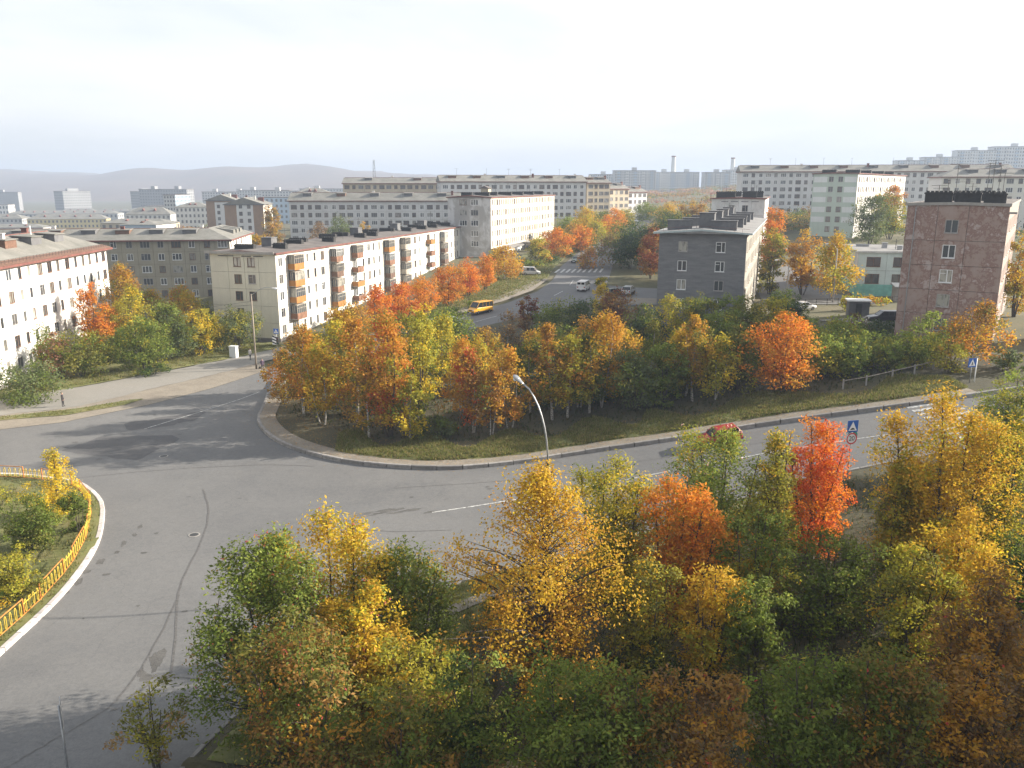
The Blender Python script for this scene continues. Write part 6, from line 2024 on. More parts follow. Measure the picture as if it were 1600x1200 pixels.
        zc = np.where(low, rs.uniform(cb * Ht + 0.1, np.maximum(lz[si], cb * Ht + 0.2)), zc)
        Cc = np.stack([np.cos(la[si]) * ld[si] + u_[:, 0] * lr[si] * rr_, np.sin(la[si]) * ld[si] + u_[:, 1] * lr[si] * rr_, zc], 1)
        rho = np.hypot(Cc[:, 0], Cc[:, 1]) * 0.6
        t = np.clip(zc / Ht, 0, 1)
        ns = min(nl, 5 if tier < 2 else 3)
        for i in range(ns):
            ph = rs.rand() * 6
            stems.append([(math.cos(la[i]) * ld[i] * (0.12 + 0.88 * (k / 6)) + 0.01 * Ht * math.sin(k + ph), math.sin(la[i]) * ld[i] * (0.12 + 0.88 * (k / 6)) - 0.01 * Ht * math.sin(k + ph), -0.4 + (lz[i] + lv[i] * 0.5 + 0.4) * k / 6) for k in range(7)])
    br = MB()
    r0 = (0.0155 if ns == 1 else 0.0095) * Ht
    for pts in stems:
        pts[0] = (pts[0][0], pts[0][1], -0.5)
        br.tube(pts, [r0 * (1 - 0.9 * k / 6) + 0.01 for k in range(7)], 7 if tier < 2 else 5, cap=False)
    # branches reach for the leaf clumps
    step = {0: 1, 1: 3, 2: 5}[tier]
    SA = [np.array(p) for p in stems]
    for i in range(0, nc, step):
        c_ = Cc[i]
        best, bd = None, 1e9
        tz = max(0.12 * Ht, c_[2] - (0.30 + 0.35 * rs.rand()) * max(rho[i], 0.5) - 0.25)
        for A_ in SA:
            zz = min(tz, A_[-1, 2])
            px = np.array([np.interp(zz, A_[:, 2], A_[:, 0]), np.interp(zz, A_[:, 2], A_[:, 1]), zz])
            dd = np.linalg.norm(c_ - px)
            if dd < bd:
                bd, best = dd, px
        mid = best * 0.45 + c_ * 0.55 + np.array([0, 0, 0.06 * bd])
        rb = 0.006 + 0.0045 * bd
        br.tube([best, mid, c_], [rb * 1.5, rb, 0.005], 3 if tier else 4, 1, cap=False)
    br.build('trunk', [M['bark_birch'] if kind == 'birch' and ns < 3 and tier else M['bark_dark'], M['bark_dark']], e, smooth=True)
    # leaves round each clump
    cols_, lean_up = PAL[pal]
    cw = np.array([c_[1] for c_ in cols_], float)
    cw /= cw.sum()
    cc = np.array([c_[0] for c_ in cols_])
    cum = np.cumsum(cw)
    patch = 0.5 + 0.28 * np.sin(th * 2 + p1 + Cc[:, 2] * 0.5) + 0.22 * np.sin(Cc[:, 2] * 1.3 + p2)
    u = np.clip(0.55 * rs.rand(nc) + 0.45 * patch, 0, 0.999)
    u = np.clip(u * (1 - lean_up) + lean_up * (1 - t) + rs.normal(size=nc) * 0.05, 0, 0.999)
    ci = np.searchsorted(cum, u)
    ci = np.clip(ci, 0, len(cc) - 1)
    sig = (0.055 * Wd + 0.13) * {0: 0.85, 1: 1.0, 2: 1.2}[tier]
    idx = np.repeat(np.arange(nc), per)
    off = rs.normal(size=(len(idx), 3))
    off /= np.linalg.norm(off, axis=1)[:, None]
    off *= rs.rand(len(idx), 1) ** 0.45 * 1.75 * sig * rs.uniform(0.6, 1.25, nc)[idx][:, None]
    off[:, 2] *= 0.72 if kind != 'birch' else 0.95
    if kind == 'birch':
        off[:, 2] -= np.abs(rs.normal(size=len(idx))) * sig * 0.8
    Pp = Cc[idx] + off
    Pp[:, 2] = np.maximum(Pp[:, 2], 0.05)
    mixn = ci[idx].copy()
    sw = rs.rand(len(idx)) < (0.05 if tier == 0 else 0.09)
    mixn[sw] = rs.randint(0, len(cc), sw.sum())
    l, w = LT[tier]
    if kind == 'birch' and tier == 0:
        l, w = 0.15, 0.12
    od = off / (np.linalg.norm(off, axis=1)[:, None] + 1e-6) * 0.7
    rd = np.stack([Pp[:, 0], Pp[:, 1], (Pp[:, 2] - Ht * 0.45) * 0.8], 1)
    od = od + rd / (np.linalg.norm(rd, axis=1)[:, None] + 1e-6) * 0.6
    V_, Q, C_ = leaves(rs, Pp, cc[mixn], l, w, 0.3, 0.3, od)
    cr = link('crown', np_mesh('crown', V_, Q, M['leaf'], C_), e)
    if tier == 0 and kind == 'rowan' and pal in ('greenrust', 'yellowgreenlit', 'deepgreen', 'rustgreen', 'greenorange2', 'rust'):
        bsel = rs.choice(nc, max(8, nc // 5), replace=False)
        bm_ = MB()
        for i in bsel:
            o = Cc[i] + rs.normal(size=3) * sig * 0.7 + np.array([0, 0, sig * 0.4])
            for q in range(5):
                p = o + rs.normal(size=3) * 0.035
                s_ = 0.028
                bm_.add([(p[0] - s_, p[1], p[2]), (p[0] + s_, p[1], p[2]), (p[0], p[1] - s_, p[2]), (p[0], p[1] + s_, p[2]), (p[0], p[1], p[2] - s_), (p[0], p[1], p[2] + s_)],
                        [(0, 2, 5), (2, 1, 5), (1, 3, 5), (3, 0, 5), (2, 0, 4), (1, 2, 4), (3, 1, 4), (0, 3, 4)])
        bo = bm_.build('berries', M['berry'], cr)
        bo['kind'] = 'stuff'
    return e
TREES = [
 (-57.8, 96, 5.1, 9.9, 'willow', 'greygreen', 1, 'grey-green bushy willow at the left edge behind the standing pedestrian'),
 (-59.8, 107, 6.8, 5.6, 'rowan', 'pink', 1, 'thin pinkish orange tree against the white block at far left'),
 (-57.6, 108, 6.1, 9.4, 'willow', 'olive', 1, 'olive green willow between the pinkish tree and the round green willow'),
 (-58.4, 117, 4.8, 7.4, 'willow', 'olive', 1, 'shaded olive willow tucked left of the round green willow'),
 (-51.2, 113, 7.9, 9.9, 'willow', 'green', 1, 'large round bright green willow above the left verge'),
 (-48.9, 110, 1.3, 5.4, 'shrub', 'dgreen', 1, 'low dark green bush at the foot of the round willow'),
 (-49.5, 121, 7.3, 6.8, 'willow', 'greygreen', 1, 'grey-green willow right of the large round willow'),
 (-47.3, 124, 7.7, 6.0, 'willow', 'yellowgreen', 1, 'yellow-green willow beside the grey-green willow on the verge'),
 (-43.0, 128, 7.2, 8.4, 'willow', 'palegreen', 1, 'pale yellowish willow before the end wall of the balcony block'),
 (-60.7, 119, 12.1, 6.1, 'rowan', 'orange', 1, 'bright orange rowan before the white block corner'),
 (-62.4, 132, 14.0, 7.8, 'birch', 'oliveorange', 1, 'tall olive and orange birch between the white and olive blocks'),
 (-58.4, 134, 9.5, 6.5, 'birch', 'gold', 1, 'golden birch before the olive block'),
 (-56.8, 142, 9.3, 7.9, 'rowan', 'greenorange', 1, 'green rowan with orange top before the olive block'),
 (-53.6, 144, 6.0, 5.6, 'willow', 'olive', 1, 'small olive tree at the right end of the olive block'),
 (-65.0, 112, 7.4, 7.9, 'willow', 'green', 1, 'green willow against the white block behind the grey-green willow'),
 (-57.5, 124, 10.8, 6.8, 'birch', 'yellowgreen', 1, 'yellow-green birch rising behind the round green willow'),
 (-53.3, 127, 8.9, 6.9, 'willow', 'green', 1, 'green willow behind the round green willow right side'),
 (-51.8, 133, 9.3, 6.4, 'birch', 'gold', 1, 'golden birch right of the orange topped green rowan'),
 (-47.3, 131, 5.6, 6.1, 'willow', 'yellowgreen', 1, 'yellow-green willow left of the balcony block end wall'),
 (-59.6, 122, 8.0, 6.3, 'rowan', 'greenorange', 1, 'green and orange rowan left of the yellow-green birch'),
 (-22.9, 88, 10.6, 6.9, 'birch', 'rustorange', 1, 'rusty orange birch at the left tip of the kerbed grove'),
 (-25.4, 101, 8.0, 6.7, 'birch', 'gold', 1, 'golden birch behind the left tip of the kerbed grove'),
 (-19.9, 91, 10.5, 6.6, 'birch', 'yellowgreen', 1, 'yellow-green birch in the left part of the kerbed grove'),
 (-16.4, 85, 11.7, 6.2, 'birch', 'rustorange', 1, 'rust coloured birch just left of the big red rowan'),
 (-12.3, 80, 13.0, 8.6, 'rowan', 'redgreen', 1, 'big red and orange rowan with green side at the kerb bend'),
 (-20.4, 100, 10.4, 6.6, 'birch', 'oliveorange', 1, 'olive orange birch at the back of the kerbed grove'),
 (-10.1, 89, 11.8, 7.0, 'rowan', 'yellowgreen', 1, 'yellow-green rowan rising behind the big red rowan'),
 (-8.3, 96, 9.4, 6.9, 'birch', 'yellowgreen', 1, 'yellow-green birch behind the reddish birch'),
 (-4.0, 80.5, 8.9, 5.2, 'birch', 'redbrown', 1, 'slim reddish brown birch with white trunk by the kerb'),
 (-0.2, 81, 8.9, 5.0, 'birch', 'orangegold', 1, 'slim golden orange birch left of the tall street lamp'),
 (-7.1, 80, 2.3, 5.4, 'shrub', 'greygreen', 1, 'low grey-green bush between the red rowan and reddish birch'),
 (-8.8, 112, 7.0, 9.8, 'willow', 'green', 1, 'bright green willow at the back of the kerbed grove'),
 (-20.1, 84.5, 9.1, 5.4, 'birch', 'gold', 1, 'gold birch at the left front of the kerbed grove'),
 (-14.4, 79.5, 8.4, 4.4, 'birch', 'oliveorange', 1, 'short olive birch at the front left of the big red rowan'),
 (-10.0, 78.5, 7.0, 4.0, 'birch', 'yellowgreen', 1, 'short yellow-green birch at the kerb right of the big red rowan'),
 (-2.0, 79.5, 7.4, 3.5, 'birch', 'rustorange', 1, 'short rust birch between the slim birches at the kerb'),
 (-26.4, 94, 6.8, 4.5, 'birch', 'rustorange', 1, 'rust birch leaning over the kerb at the far left tip'),
 (-5.4, 86, 9.0, 4.8, 'birch', 'orangegold', 1, 'golden birch behind the low grey-green bush'),
 (4.1, 83.5, 10.7, 5.0, 'birch', 'rustorange', 1, 'rust birch with white trunk just right of the tall street lamp'),
 (1.9, 86, 8.6, 4.4, 'birch', 'olive', 1, 'olive birch behind the tall street lamp'),
 (7.2, 87, 10.5, 4.1, 'birch', 'oliveorange', 1, 'olive orange birch right of the white-trunked rust birch'),
 (9.7, 86, 10.7, 7.6, 'birch', 'orangegold', 1, 'broad golden orange birch in the middle of the central grove'),
 (12.8, 84, 7.0, 7.7, 'willow', 'greygreen', 1, 'dark grey-green willow standing forward of the central grove'),
 (15.3, 89, 8.7, 3.9, 'birch', 'olive', 1, 'narrow olive birch above the dark grey-green willow'),
 (17.7, 88, 7.6, 4.3, 'birch', 'yellowgreen', 1, 'yellow-green birch right of the narrow olive birch'),
 (19.1, 84.5, 9.8, 4.8, 'birch', 'oliveorange', 1, 'olive orange birch with pale trunk right of the dark grey-green willow'),
 (23.5, 91, 8.7, 6.6, 'willow', 'green', 1, 'green willow left of the big orange-red rowan'),
 (27.7, 83.5, 8.9, 9.3, 'rowan', 'orangered', 1, 'big spreading orange-red rowan with several stems at the road verge'),
 (29.0, 102, 7.2, 5.7, 'willow', 'olive', 1, 'olive willow behind the left side of the orange-red rowan'),
 (33.9, 109, 6.5, 7.1, 'willow', 'yellowgreen', 1, 'yellow-green willow at the foot of the grey brick house'),
 (-3.5, 112, 4.1, 6.3, 'birch', 'oliveorange', 1, 'olive orange birch beside the street near the yellow minibus'),
 (-0.6, 116, 5.2, 6.5, 'birch', 'tan', 1, 'tan thinning birch right of the yellow minibus'),
 (2.4, 121, 6.8, 4.3, 'rowan', 'maroon', 1, 'small maroon rowan beside the street crossing yard'),
 (6.1, 118, 6.2, 8.5, 'willow', 'green', 1, 'green willow at the back of the central grove below the white minibus'),
 (10.5, 117, 6.6, 7.5, 'willow', 'dgreen', 1, 'dark green willow at the back of the central grove'),
 (14.9, 118, 7.3, 8.4, 'rowan', 'maroon', 1, 'rusty maroon rowan below the parked black pickup'),
 (13.6, 127, 7.0, 3.3, 'birch', 'bright', 1, 'small bright yellow birch beside the white minibus'),
 (17.3, 110, 6.7, 6.2, 'willow', 'dgreen', 1, 'dark green willow left of the grey brick house front'),
 (21.5, 112, 7.0, 6.3, 'birch', 'yellowgreen', 1, 'yellow-green birch at the left corner of the grey brick house'),
 (25.8, 112, 6.8, 7.2, 'willow', 'olive', 1, 'olive willow before the middle of the grey brick house'),
 (29.4, 109, 7.0, 5.3, 'willow', 'green', 1, 'green willow before the right half of the grey brick house'),
 (36.0, 90, 6.2, 7.9, 'willow', 'lightgreen', 1, 'light green willow right of the orange-red rowan'),
 (38.4, 88, 4.7, 5.7, 'willow', 'lightgreen', 1, 'lower light green willow below the dark parked car'),
 (41.3, 87.5, 4.1, 6.3, 'willow', 'olive', 1, 'olive willow behind the wooden rail on the verge'),
 (44.2, 88, 5.7, 6.3, 'willow', 'lightgreen', 1, 'light green willow at the foot of the brown panel house'),
 (44.6, 83, 3.6, 4.7, 'rowan', 'olivegold', 1, 'olive gold rowan left of the crossing sign'),
 (48.6, 85, 7.0, 6.5, 'birch', 'rustorange', 1, 'rust orange birch before the right corner of the brown house'),
 (50.4, 82, 2.7, 4.0, 'willow', 'greygreen', 1, 'grey-green willow at the right edge beyond the road'),
 (45.5, 102, 2.7, 7.2, 'shrub', 'dgreen', 1, 'dark shrub under the dark parked car'),
 (41.6, 120, 4.6, 4.7, 'shrub', 'dgreen', 1, 'dark green bush between grey house and concrete lamp pole'),
 (46.8, 112, 2.2, 7.9, 'shrub', 'brown', 1, 'brownish shrub thicket before the white roofed kiosk'),
 (68.3, 112, 10.7, 5.7, 'willow', 'gold', 1, 'tall golden green tree beyond the brown panel house'),
 (2.9, 104, 5.3, 5.7, 'birch', 'oliveorange', 1, 'olive orange birch in the dim middle of the central grove'),
 (7.0, 105, 5.6, 5.3, 'willow', 'olive', 1, 'olive willow in the dim middle of the central grove'),
 (13.9, 101, 5.2, 5.6, 'birch', 'gold', 1, 'gold birch half hidden above the dark grey-green willow'),
 (18.0, 91, 3.3, 4.8, 'birch', 'brown', 1, 'brown birch right of the dark grey-green willow'),
 (25.2, 104, 4.4, 5.4, 'birch', 'gold', 1, 'gold birch left of the green willow in the central grove'),
 (25.8, 91, 3.3, 5.0, 'willow', 'green', 1, 'green willow crowding the left of the orange-red rowan'),
 (7.3, 88, 4.5, 4.2, 'birch', 'rustorange', 1, 'low rust birch in front of the broad golden birch'),
 (-2.3, 98, 5.9, 4.6, 'birch', 'oliveorange', 1, 'olive birch behind the slim golden orange birch'),
 (10.6, 104, 6.0, 4.9, 'willow', 'dgreen', 1, 'dark green willow behind the broad golden birch'),
 (-13.0, 104, 9.2, 6.8, 'willow', 'olive', 1, 'olive willow at the back of the kerbed grove beside the green willow'),
 (-4.1, 95, 7.1, 4.9, 'birch', 'gold', 1, 'gold birch behind the slim reddish brown birch'),
 (34.3, 92, 4.5, 5.1, 'willow', 'lightgreen', 1, 'light green willow pressed against the right of the orange-red rowan'),
 (51.7, 93, 3.3, 4.4, 'willow', 'lightgreen', 1, 'light green willow under the brown house right corner'),
 (5.9, 83.5, 9.3, 4.9, 'birch', 'yellowgreen', 1, 'yellow-green birch at the front of the central grove right of the lamp'),
 (8.3, 84.5, 9.4, 4.4, 'birch', 'olive', 1, 'olive birch at the front of the central grove before the broad golden birch'),
 (15.9, 84, 7.6, 4.9, 'willow', 'green', 1, 'green willow at the front of the central grove right of the grey-green one'),
 (21.2, 84, 7.4, 5.0, 'birch', 'yellowgreen', 1, 'yellow-green birch at the front of the central grove left of the orange-red rowan'),
 (23.9, 85.5, 7.7, 4.8, 'willow', 'olive', 1, 'olive willow just left of the orange-red rowan at the verge'),
 (18.5, 86.5, 8.5, 4.4, 'birch', 'gold', 1, 'gold birch at the front of the central grove between green willow and yellow-green birch'),
 (33.2, 86, 5.2, 5.7, 'willow', 'lightgreen', 1, 'light green willow at the verge right beside the orange-red rowan'),
 (36.4, 85.5, 4.2, 5.7, 'willow', 'green', 1, 'green willow before the wooden rail'),
 (39.6, 86, 3.8, 5.7, 'willow', 'lightgreen', 1, 'light green willow behind the wooden rail middle'),
 (42.6, 86, 4.0, 5.7, 'willow', 'lightgreen', 1, 'light green willow behind the wooden rail right end'),
 (-24.1, 121, 7.8, 8.7, 'rowan', 'oliveorange', 1, 'olive orange rowan nearest the corner of the balcony block'),
 (-21.5, 129, 8.1, 7.4, 'rowan', 'red', 1, 'red rowan first in the row along the balcony block'),
 (-18.2, 134, 7.4, 7.9, 'rowan', 'red', 1, 'second red rowan in the row along the balcony block'),
 (-15.1, 141, 7.3, 8.7, 'rowan', 'orange', 1, 'orange rowan third in the row along the balcony block'),
 (-11.7, 151, 7.4, 8.6, 'rowan', 'orangered', 1, 'orange-red rowan fourth in the row along the balcony block'),
 (-8.6, 160, 7.4, 8.6, 'rowan', 'red', 1, 'red rowan fifth in the row along the balcony block'),
 (-5.6, 168, 7.6, 7.5, 'rowan', 'orangered', 1, 'orange-red rowan last in the row before the silver car'),
 (-1.7, 183, 7.4, 8.7, 'birch', 'orangegold', 2, 'golden orange birch beside the silver parked car'),
 (-3.3, 197, 5.2, 7.6, 'rowan', 'gold', 2, 'gold rowan at the entrance of the white dormitory block'),
 (6.8, 212, 6.0, 9.1, 'rowan', 'olivegold', 2, 'olive gold rowan beyond the silver parked car'),
 (11.2, 216, 7.4, 10.9, 'rowan', 'orangered', 2, 'orange-red rowan beside the street beyond the zebra crossing'),
 (16.9, 238, 6.9, 10.1, 'birch', 'oliveorange', 2, 'olive orange birch along the far street'),
 (22.6, 252, 8.1, 11.9, 'rowan', 'gold', 2, 'gold rowan along the far street'),
 (28.9, 268, 8.4, 10.6, 'willow', 'olive', 2, 'olive tree along the far street before the white minivan'),
 (34.9, 284, 8.4, 10.8, 'rowan', 'orangered', 2, 'orange-red rowan just left of the far white minivan'),
 (16.7, 262, 7.7, 11.9, 'willow', 'green', 2, 'green tree at the far corner of the white dormitory block'),
 (25.8, 296, 8.5, 11.2, 'birch', 'gold', 2, 'gold birch before the far cream block'),
 (8.2, 206, 3.2, 6.9, 'rowan', 'gold', 2, 'gold rowan beside the street just past the silver van'),
 (18.3, 229, 7.0, 9.4, 'rowan', 'orange', 2, 'orange rowan along the far street left side'),
 (24.4, 247, 6.8, 9.4, 'birch', 'olivegold', 2, 'olive gold birch along the far street left side'),
 (29.9, 262, 7.1, 10.0, 'rowan', 'orange', 2, 'orange rowan before the far cream sections'),
 (40.5, 300, 6.7, 10.0, 'willow', 'olivegold', 2, 'olive tree above the far white minivan'),
 (52.4, 330, 6.2, 14.0, 'willow', 'green', 2, 'green tree right of the far white minivan'),
 (59.3, 320, 6.7, 12.1, 'birch', 'gold', 2, 'gold tree on the slope right of the far white minivan'),
 (65.7, 310, 7.9, 13.1, 'rowan', 'oliveorange', 2, 'olive orange tree left of the pale small-windowed block'),
 (18.3, 196, 4.9, 6.6, 'birch', 'rustorange', 2, 'small rust orange birch at the right end of the zebra crossing'),
 (23.2, 200, 8.1, 10.7, 'birch', 'brown', 2, 'brown shaded tree right of the small rust birch'),
 (27.7, 196, 9.1, 11.1, 'willow', 'dgreen', 2, 'dark shaded tree in the grove left of the grey house'),
 (30.7, 184, 10.7, 9.3, 'rowan', 'maroon', 2, 'maroon rowan against the left side of the grey house'),
 (33.8, 222, 8.5, 13.5, 'willow', 'dgreen', 2, 'dark green tree behind the maroon rowan'),
 (30.2, 236, 6.8, 10.8, 'willow', 'olive', 2, 'olive tree at the back of the shaded grove'),
 (49.7, 262, 7.6, 15.9, 'willow', 'dgreen', 2, 'dark green tree above the grey house roof'),
 (57.6, 186, 15.7, 8.2, 'rowan', 'orangered', 2, 'tall orange-red rowan right of the grey house'),
 (51.7, 166, 13.1, 7.1, 'willow', 'olivegold', 2, 'olive tree hugging the right side of the grey house'),
 (57.9, 165, 13.2, 7.8, 'rowan', 'orangegold', 2, 'orange rowan left of the concrete lamp pole'),
 (60.2, 156, 12.9, 9.1, 'birch', 'gold', 2, 'golden birch left of the turquoise kindergarten'),
 (94.5, 222, 13.4, 11.8, 'willow', 'greygreen', 2, 'grey-green tree before the green striped block'),
 (106.0, 236, 14.6, 11.4, 'rowan', 'greenorange', 2, 'green and orange tree before the white side of the striped block'),
 (-77.3, 272, 15.2, 7.9, 'willow', 'oliveorange', 2, 'green and orange tree beside the brick towers'),
 (-53.0, 262, 11.8, 11.2, 'willow', 'greygreen', 2, 'grey-green tree before the long white block'),
 (-62.1, 272, 9.2, 9.5, 'birch', 'tan', 2, 'tan tree left of the grey-green tree by the long white block'),
 (-47.3, 268, 9.2, 5.3, 'rowan', 'gold', 2, 'small gold tree before the long white block'),
 (-67.9, 222, 11.2, 7.5, 'rowan', 'gold', 2, 'gold tree between the olive block and the balcony block'),
 (-10.9, 33.8, 10.1, 6.3, 'rowan', 'greenrust', 0, 'large green rowan with berries at the left of the foreground'),
 (-8.4, 36.5, 10.0, 6.9, 'rowan', 'yellowgreenlit', 0, 'yellow-green rowan with red berries at the top of the left thicket'),
 (-5.3, 37, 8.1, 5.5, 'rowan', 'midgreen', 0, 'green rowan on the right of the left thicket'),
 (-8.3, 29, 8.4, 6.6, 'rowan', 'rustgreen', 0, 'rust and green rowan low in the left foreground'),
 (-4.3, 31, 6.4, 4.6, 'willow', 'olivegold', 0, 'olive gold bush low at the left foot of the golden birch'),
 (1.5, 36.5, 12.0, 7.1, 'birch', 'brightgold', 0, 'tall bright golden birch in the middle foreground'),
 (5.8, 45, 9.6, 5.9, 'rowan', 'yellowgreen', 0, 'yellow-green rowan right behind the golden birch'),
 (9.1, 42, 9.0, 5.2, 'rowan', 'flame', 0, 'flame orange rowan in the middle foreground'),
 (12.8, 48.5, 9.6, 7.1, 'rowan', 'greenorange2', 0, 'green rowan with yellow tips before the red car'),
 (15.9, 46, 9.9, 3.6, 'rowan', 'olivegold', 0, 'slim olive gold rowan left of the scarlet rowan'),
 (18.7, 48, 9.6, 4.6, 'rowan', 'scarlet', 0, 'scarlet rowan beside the road hump sign'),
 (16.8, 40, 5.5, 6.4, 'willow', 'midgreen', 0, 'green alder below the scarlet rowan'),
 (22.3, 44, 8.4, 3.8, 'rowan', 'olivegold', 0, 'olive rowan left of the broad golden rowan'),
 (23.6, 43, 12.2, 7.2, 'rowan', 'amber', 0, 'broad tall golden amber rowan right of the road hump sign'),
 (28.3, 45, 10.0, 5.5, 'rowan', 'olivegold', 0, 'olive golden rowan at the right edge of the foreground'),
 (37.8, 60, 7.3, 5.3, 'willow', 'lightgreen2', 0, 'light green willow at the right edge beside the road'),
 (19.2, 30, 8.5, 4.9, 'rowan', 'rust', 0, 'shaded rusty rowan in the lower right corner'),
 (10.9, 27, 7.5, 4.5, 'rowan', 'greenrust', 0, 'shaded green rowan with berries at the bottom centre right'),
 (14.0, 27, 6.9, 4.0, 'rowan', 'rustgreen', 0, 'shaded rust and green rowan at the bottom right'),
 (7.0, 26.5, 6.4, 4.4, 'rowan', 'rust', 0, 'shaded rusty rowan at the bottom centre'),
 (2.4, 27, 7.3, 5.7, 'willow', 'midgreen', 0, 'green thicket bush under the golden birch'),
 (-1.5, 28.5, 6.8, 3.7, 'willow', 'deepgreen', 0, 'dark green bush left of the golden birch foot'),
 (11.4, 35, 6.2, 3.3, 'willow', 'midgreen', 0, 'green sapling between flame rowan and green alder'),
 (-15.6, 31.5, 4.4, 3.6, 'shrub', 'sparse', 0, 'sparse low bush at the kerb in the lower left'),
 (13.2, 41, 7.1, 4.1, 'rowan', 'greenorange2', 0, 'green and yellow rowan between the flame and scarlet rowans'),
 (6.6, 37, 6.5, 3.8, 'rowan', 'olivegold', 0, 'olive gold rowan low between the golden birch and flame rowan'),
 (9.6, 36, 6.5, 3.4, 'rowan', 'amber', 0, 'amber sapling rowan below the flame rowan'),
 (19.2, 36, 6.9, 4.0, 'rowan', 'olivegold', 0, 'olive rowan below the broad amber rowan'),
 (22.6, 38, 7.4, 4.1, 'rowan', 'amber', 0, 'amber rowan low at the right of the broad amber rowan'),
 (-6.4, 33, 7.9, 4.0, 'rowan', 'yellowgreenlit', 0, 'yellow-green rowan in front of the left thicket top'),
 (-3.0, 34.5, 4.5, 3.3, 'willow', 'midgreen', 0, 'low green bush left of the golden birch'),
 (-35.0, 60, 5.7, 3.0, 'birch', 'bright', 0, 'bright yellow young birch behind the fence on the left island'),
 (-33.7, 54, 4.2, 4.9, 'willow', 'midgreen', 0, 'green sapling bush inside the left island fence'),
 (-31.0, 47, 3.5, 4.3, 'shrub', 'olivegold', 0, 'yellowish bush at the left edge inside the fence'),
 (-32.0, 57, 3.3, 2.3, 'shrub', 'midgreen', 0, 'small green bush beside the yellow birch on the island'),
]
TN = {'birch': 'birch_tree', 'rowan': 'rowan_tree', 'willow': 'willow_tree', 'shrub': 'bush'}
for i, (x, y, Ht, Wd, kind, pal, tier, lab) in enumerate(TREES):
    tree(TN[kind], lab, x, y, Ht, Wd, kind, pal, tier, 100 + i, None, 'bush' if kind == 'shrub' else 'tree')

# ------------------------------------------------------------------ undergrowth, grass, far thickets
def scatter(poly, n, rs):
    xs = [p[0] for p in poly]
    ys = [p[1] for p in poly]
    out = []
    X = rs.uniform(min(xs), max(xs), n * 4)
    Y = rs.uniform(min(ys), max(ys), n * 4)
    ok = inside(X, Y, poly)
    return X[ok][:n], Y[ok][:n]

def grass(name, label, poly, n, hgt, base_dz, cols_, seed, width=0.03):
    rs = np.random.RandomState(seed)
    X, Y = scatter(poly, n, rs)
    # clumps
    keep = rs.rand(len(X)) < 0.35 + 0.65 * (0.5 + 0.5 * np.sin(X * 0.9 + 1.7 * np.sin(Y * 0.5)) * np.sin(Y * 1.1))
    X, Y = X[keep], Y[keep]
    n = len(X)
    Z = hz(X, Y) + base_dz
    nb = 3
    X, Y, Z = np.repeat(X, nb), np.repeat(Y, nb), np.repeat(Z, nb)
    X = X + rs.normal(size=len(X)) * 0.05
    Y = Y + rs.normal(size=len(X)) * 0.05
    a = rs.rand(len(X)) * 6.28
    h = hgt * rs.uniform(0.4, 1.2, len(X))
    w = width * rs.uniform(0.7, 1.4, len(X))
    dx, dy = np.cos(a) * w, np.sin(a) * w
    ln = rs.normal(size=(len(X), 2)) * h[:, None] * 0.35
    V_ = np.stack([np.stack([X - dx, Y - dy, Z], 1), np.stack([X + dx, Y + dy, Z], 1), np.stack([X + ln[:, 0], Y + ln[:, 1], Z + h], 1)], 1).reshape(-1, 3)
    Q = np.arange(len(V_)).reshape(-1, 3)
    cc = np.array(cols_)[rs.randint(0, len(cols_), len(X))] * rs.uniform(0.7, 1.3, (len(X), 1))
    C_ = np.concatenate([np.repeat(cc, 3, 0), np.ones((len(V_), 1))], 1)
    o = link(name, np_mesh(name, V_, Q, M['leaf'], C_))
    o['kind'] = 'stuff'
    tag(o, label, 'grass')
gcol = [G_(0.13, 0.16, 0.035), G_(0.20, 0.205, 0.05), G_(0.26, 0.22, 0.09), G_(0.10, 0.13, 0.032), G_(0.24, 0.19, 0.08)]
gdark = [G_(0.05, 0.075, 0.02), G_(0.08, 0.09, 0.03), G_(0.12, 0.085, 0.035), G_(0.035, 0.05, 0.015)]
vg = offset(k_g, 1.7) + [(p[0], p[1] + 6.8 + 2.2 * math.sin(i * 0.9)) for i, p in enumerate(k_g)][::-1]
grass('verge_grass', 'sunlit grass on the verge beyond the grove kerb', vg, 34000, 0.30, 0.36, gcol, 1, 0.045)
grass('left_verge_grass', 'green grass along the far left pavement', [(-75, 95), (-59.7, 98.2), (-53.2, 106.6), (-46.7, 115.6), (-40.7, 123), (-36.5, 129.5), (-44, 133), (-52, 121), (-60, 107), (-75, 100)], 14000, 0.30, 0.12, gcol, 2, 0.045)
grass('strip_grass', 'grass tufts between dirt shoulder and pavement at the left', [(-56, 87.5), (-50, 89.8), (-45.6, 94.6), (-46, 96.6), (-50.2, 92.2), (-57, 88.6), (-66, 86.1), (-66, 84.8)], 2500, 0.18, 0.09, gcol, 3, 0.04)
grass('island_grass', 'grass inside the ring fence island', [(p[0], p[1]) for p in offset(ISL, 0.45) if p[1] > 28 and p[0] > -75] + [(-75, 28)], 26000, 0.30, 0.22, gcol, 4, 0.03)
grass('foreground_grass', 'grass beside the footpath in the foreground', [(-10.4, 40.0), (-4.5, 47.0), (-1.7, 49.3), (5, 52.4), (14, 56.6), (14, 52), (4, 46), (-2.5, 40), (-7.5, 33), (-13, 32)], 16000, 0.28, 0.36, gcol, 5, 0.02)
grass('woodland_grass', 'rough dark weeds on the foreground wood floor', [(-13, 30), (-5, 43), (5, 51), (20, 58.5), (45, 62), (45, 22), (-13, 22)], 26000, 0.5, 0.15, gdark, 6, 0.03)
grass('grove_weeds', 'weeds on the shaded floor of the groves', [(-26, 90), (-14, 78), (0, 78), (40, 82), (34, 116), (10, 126), (-22, 112)], 14000, 0.4, 0.22, gdark, 7, 0.05)
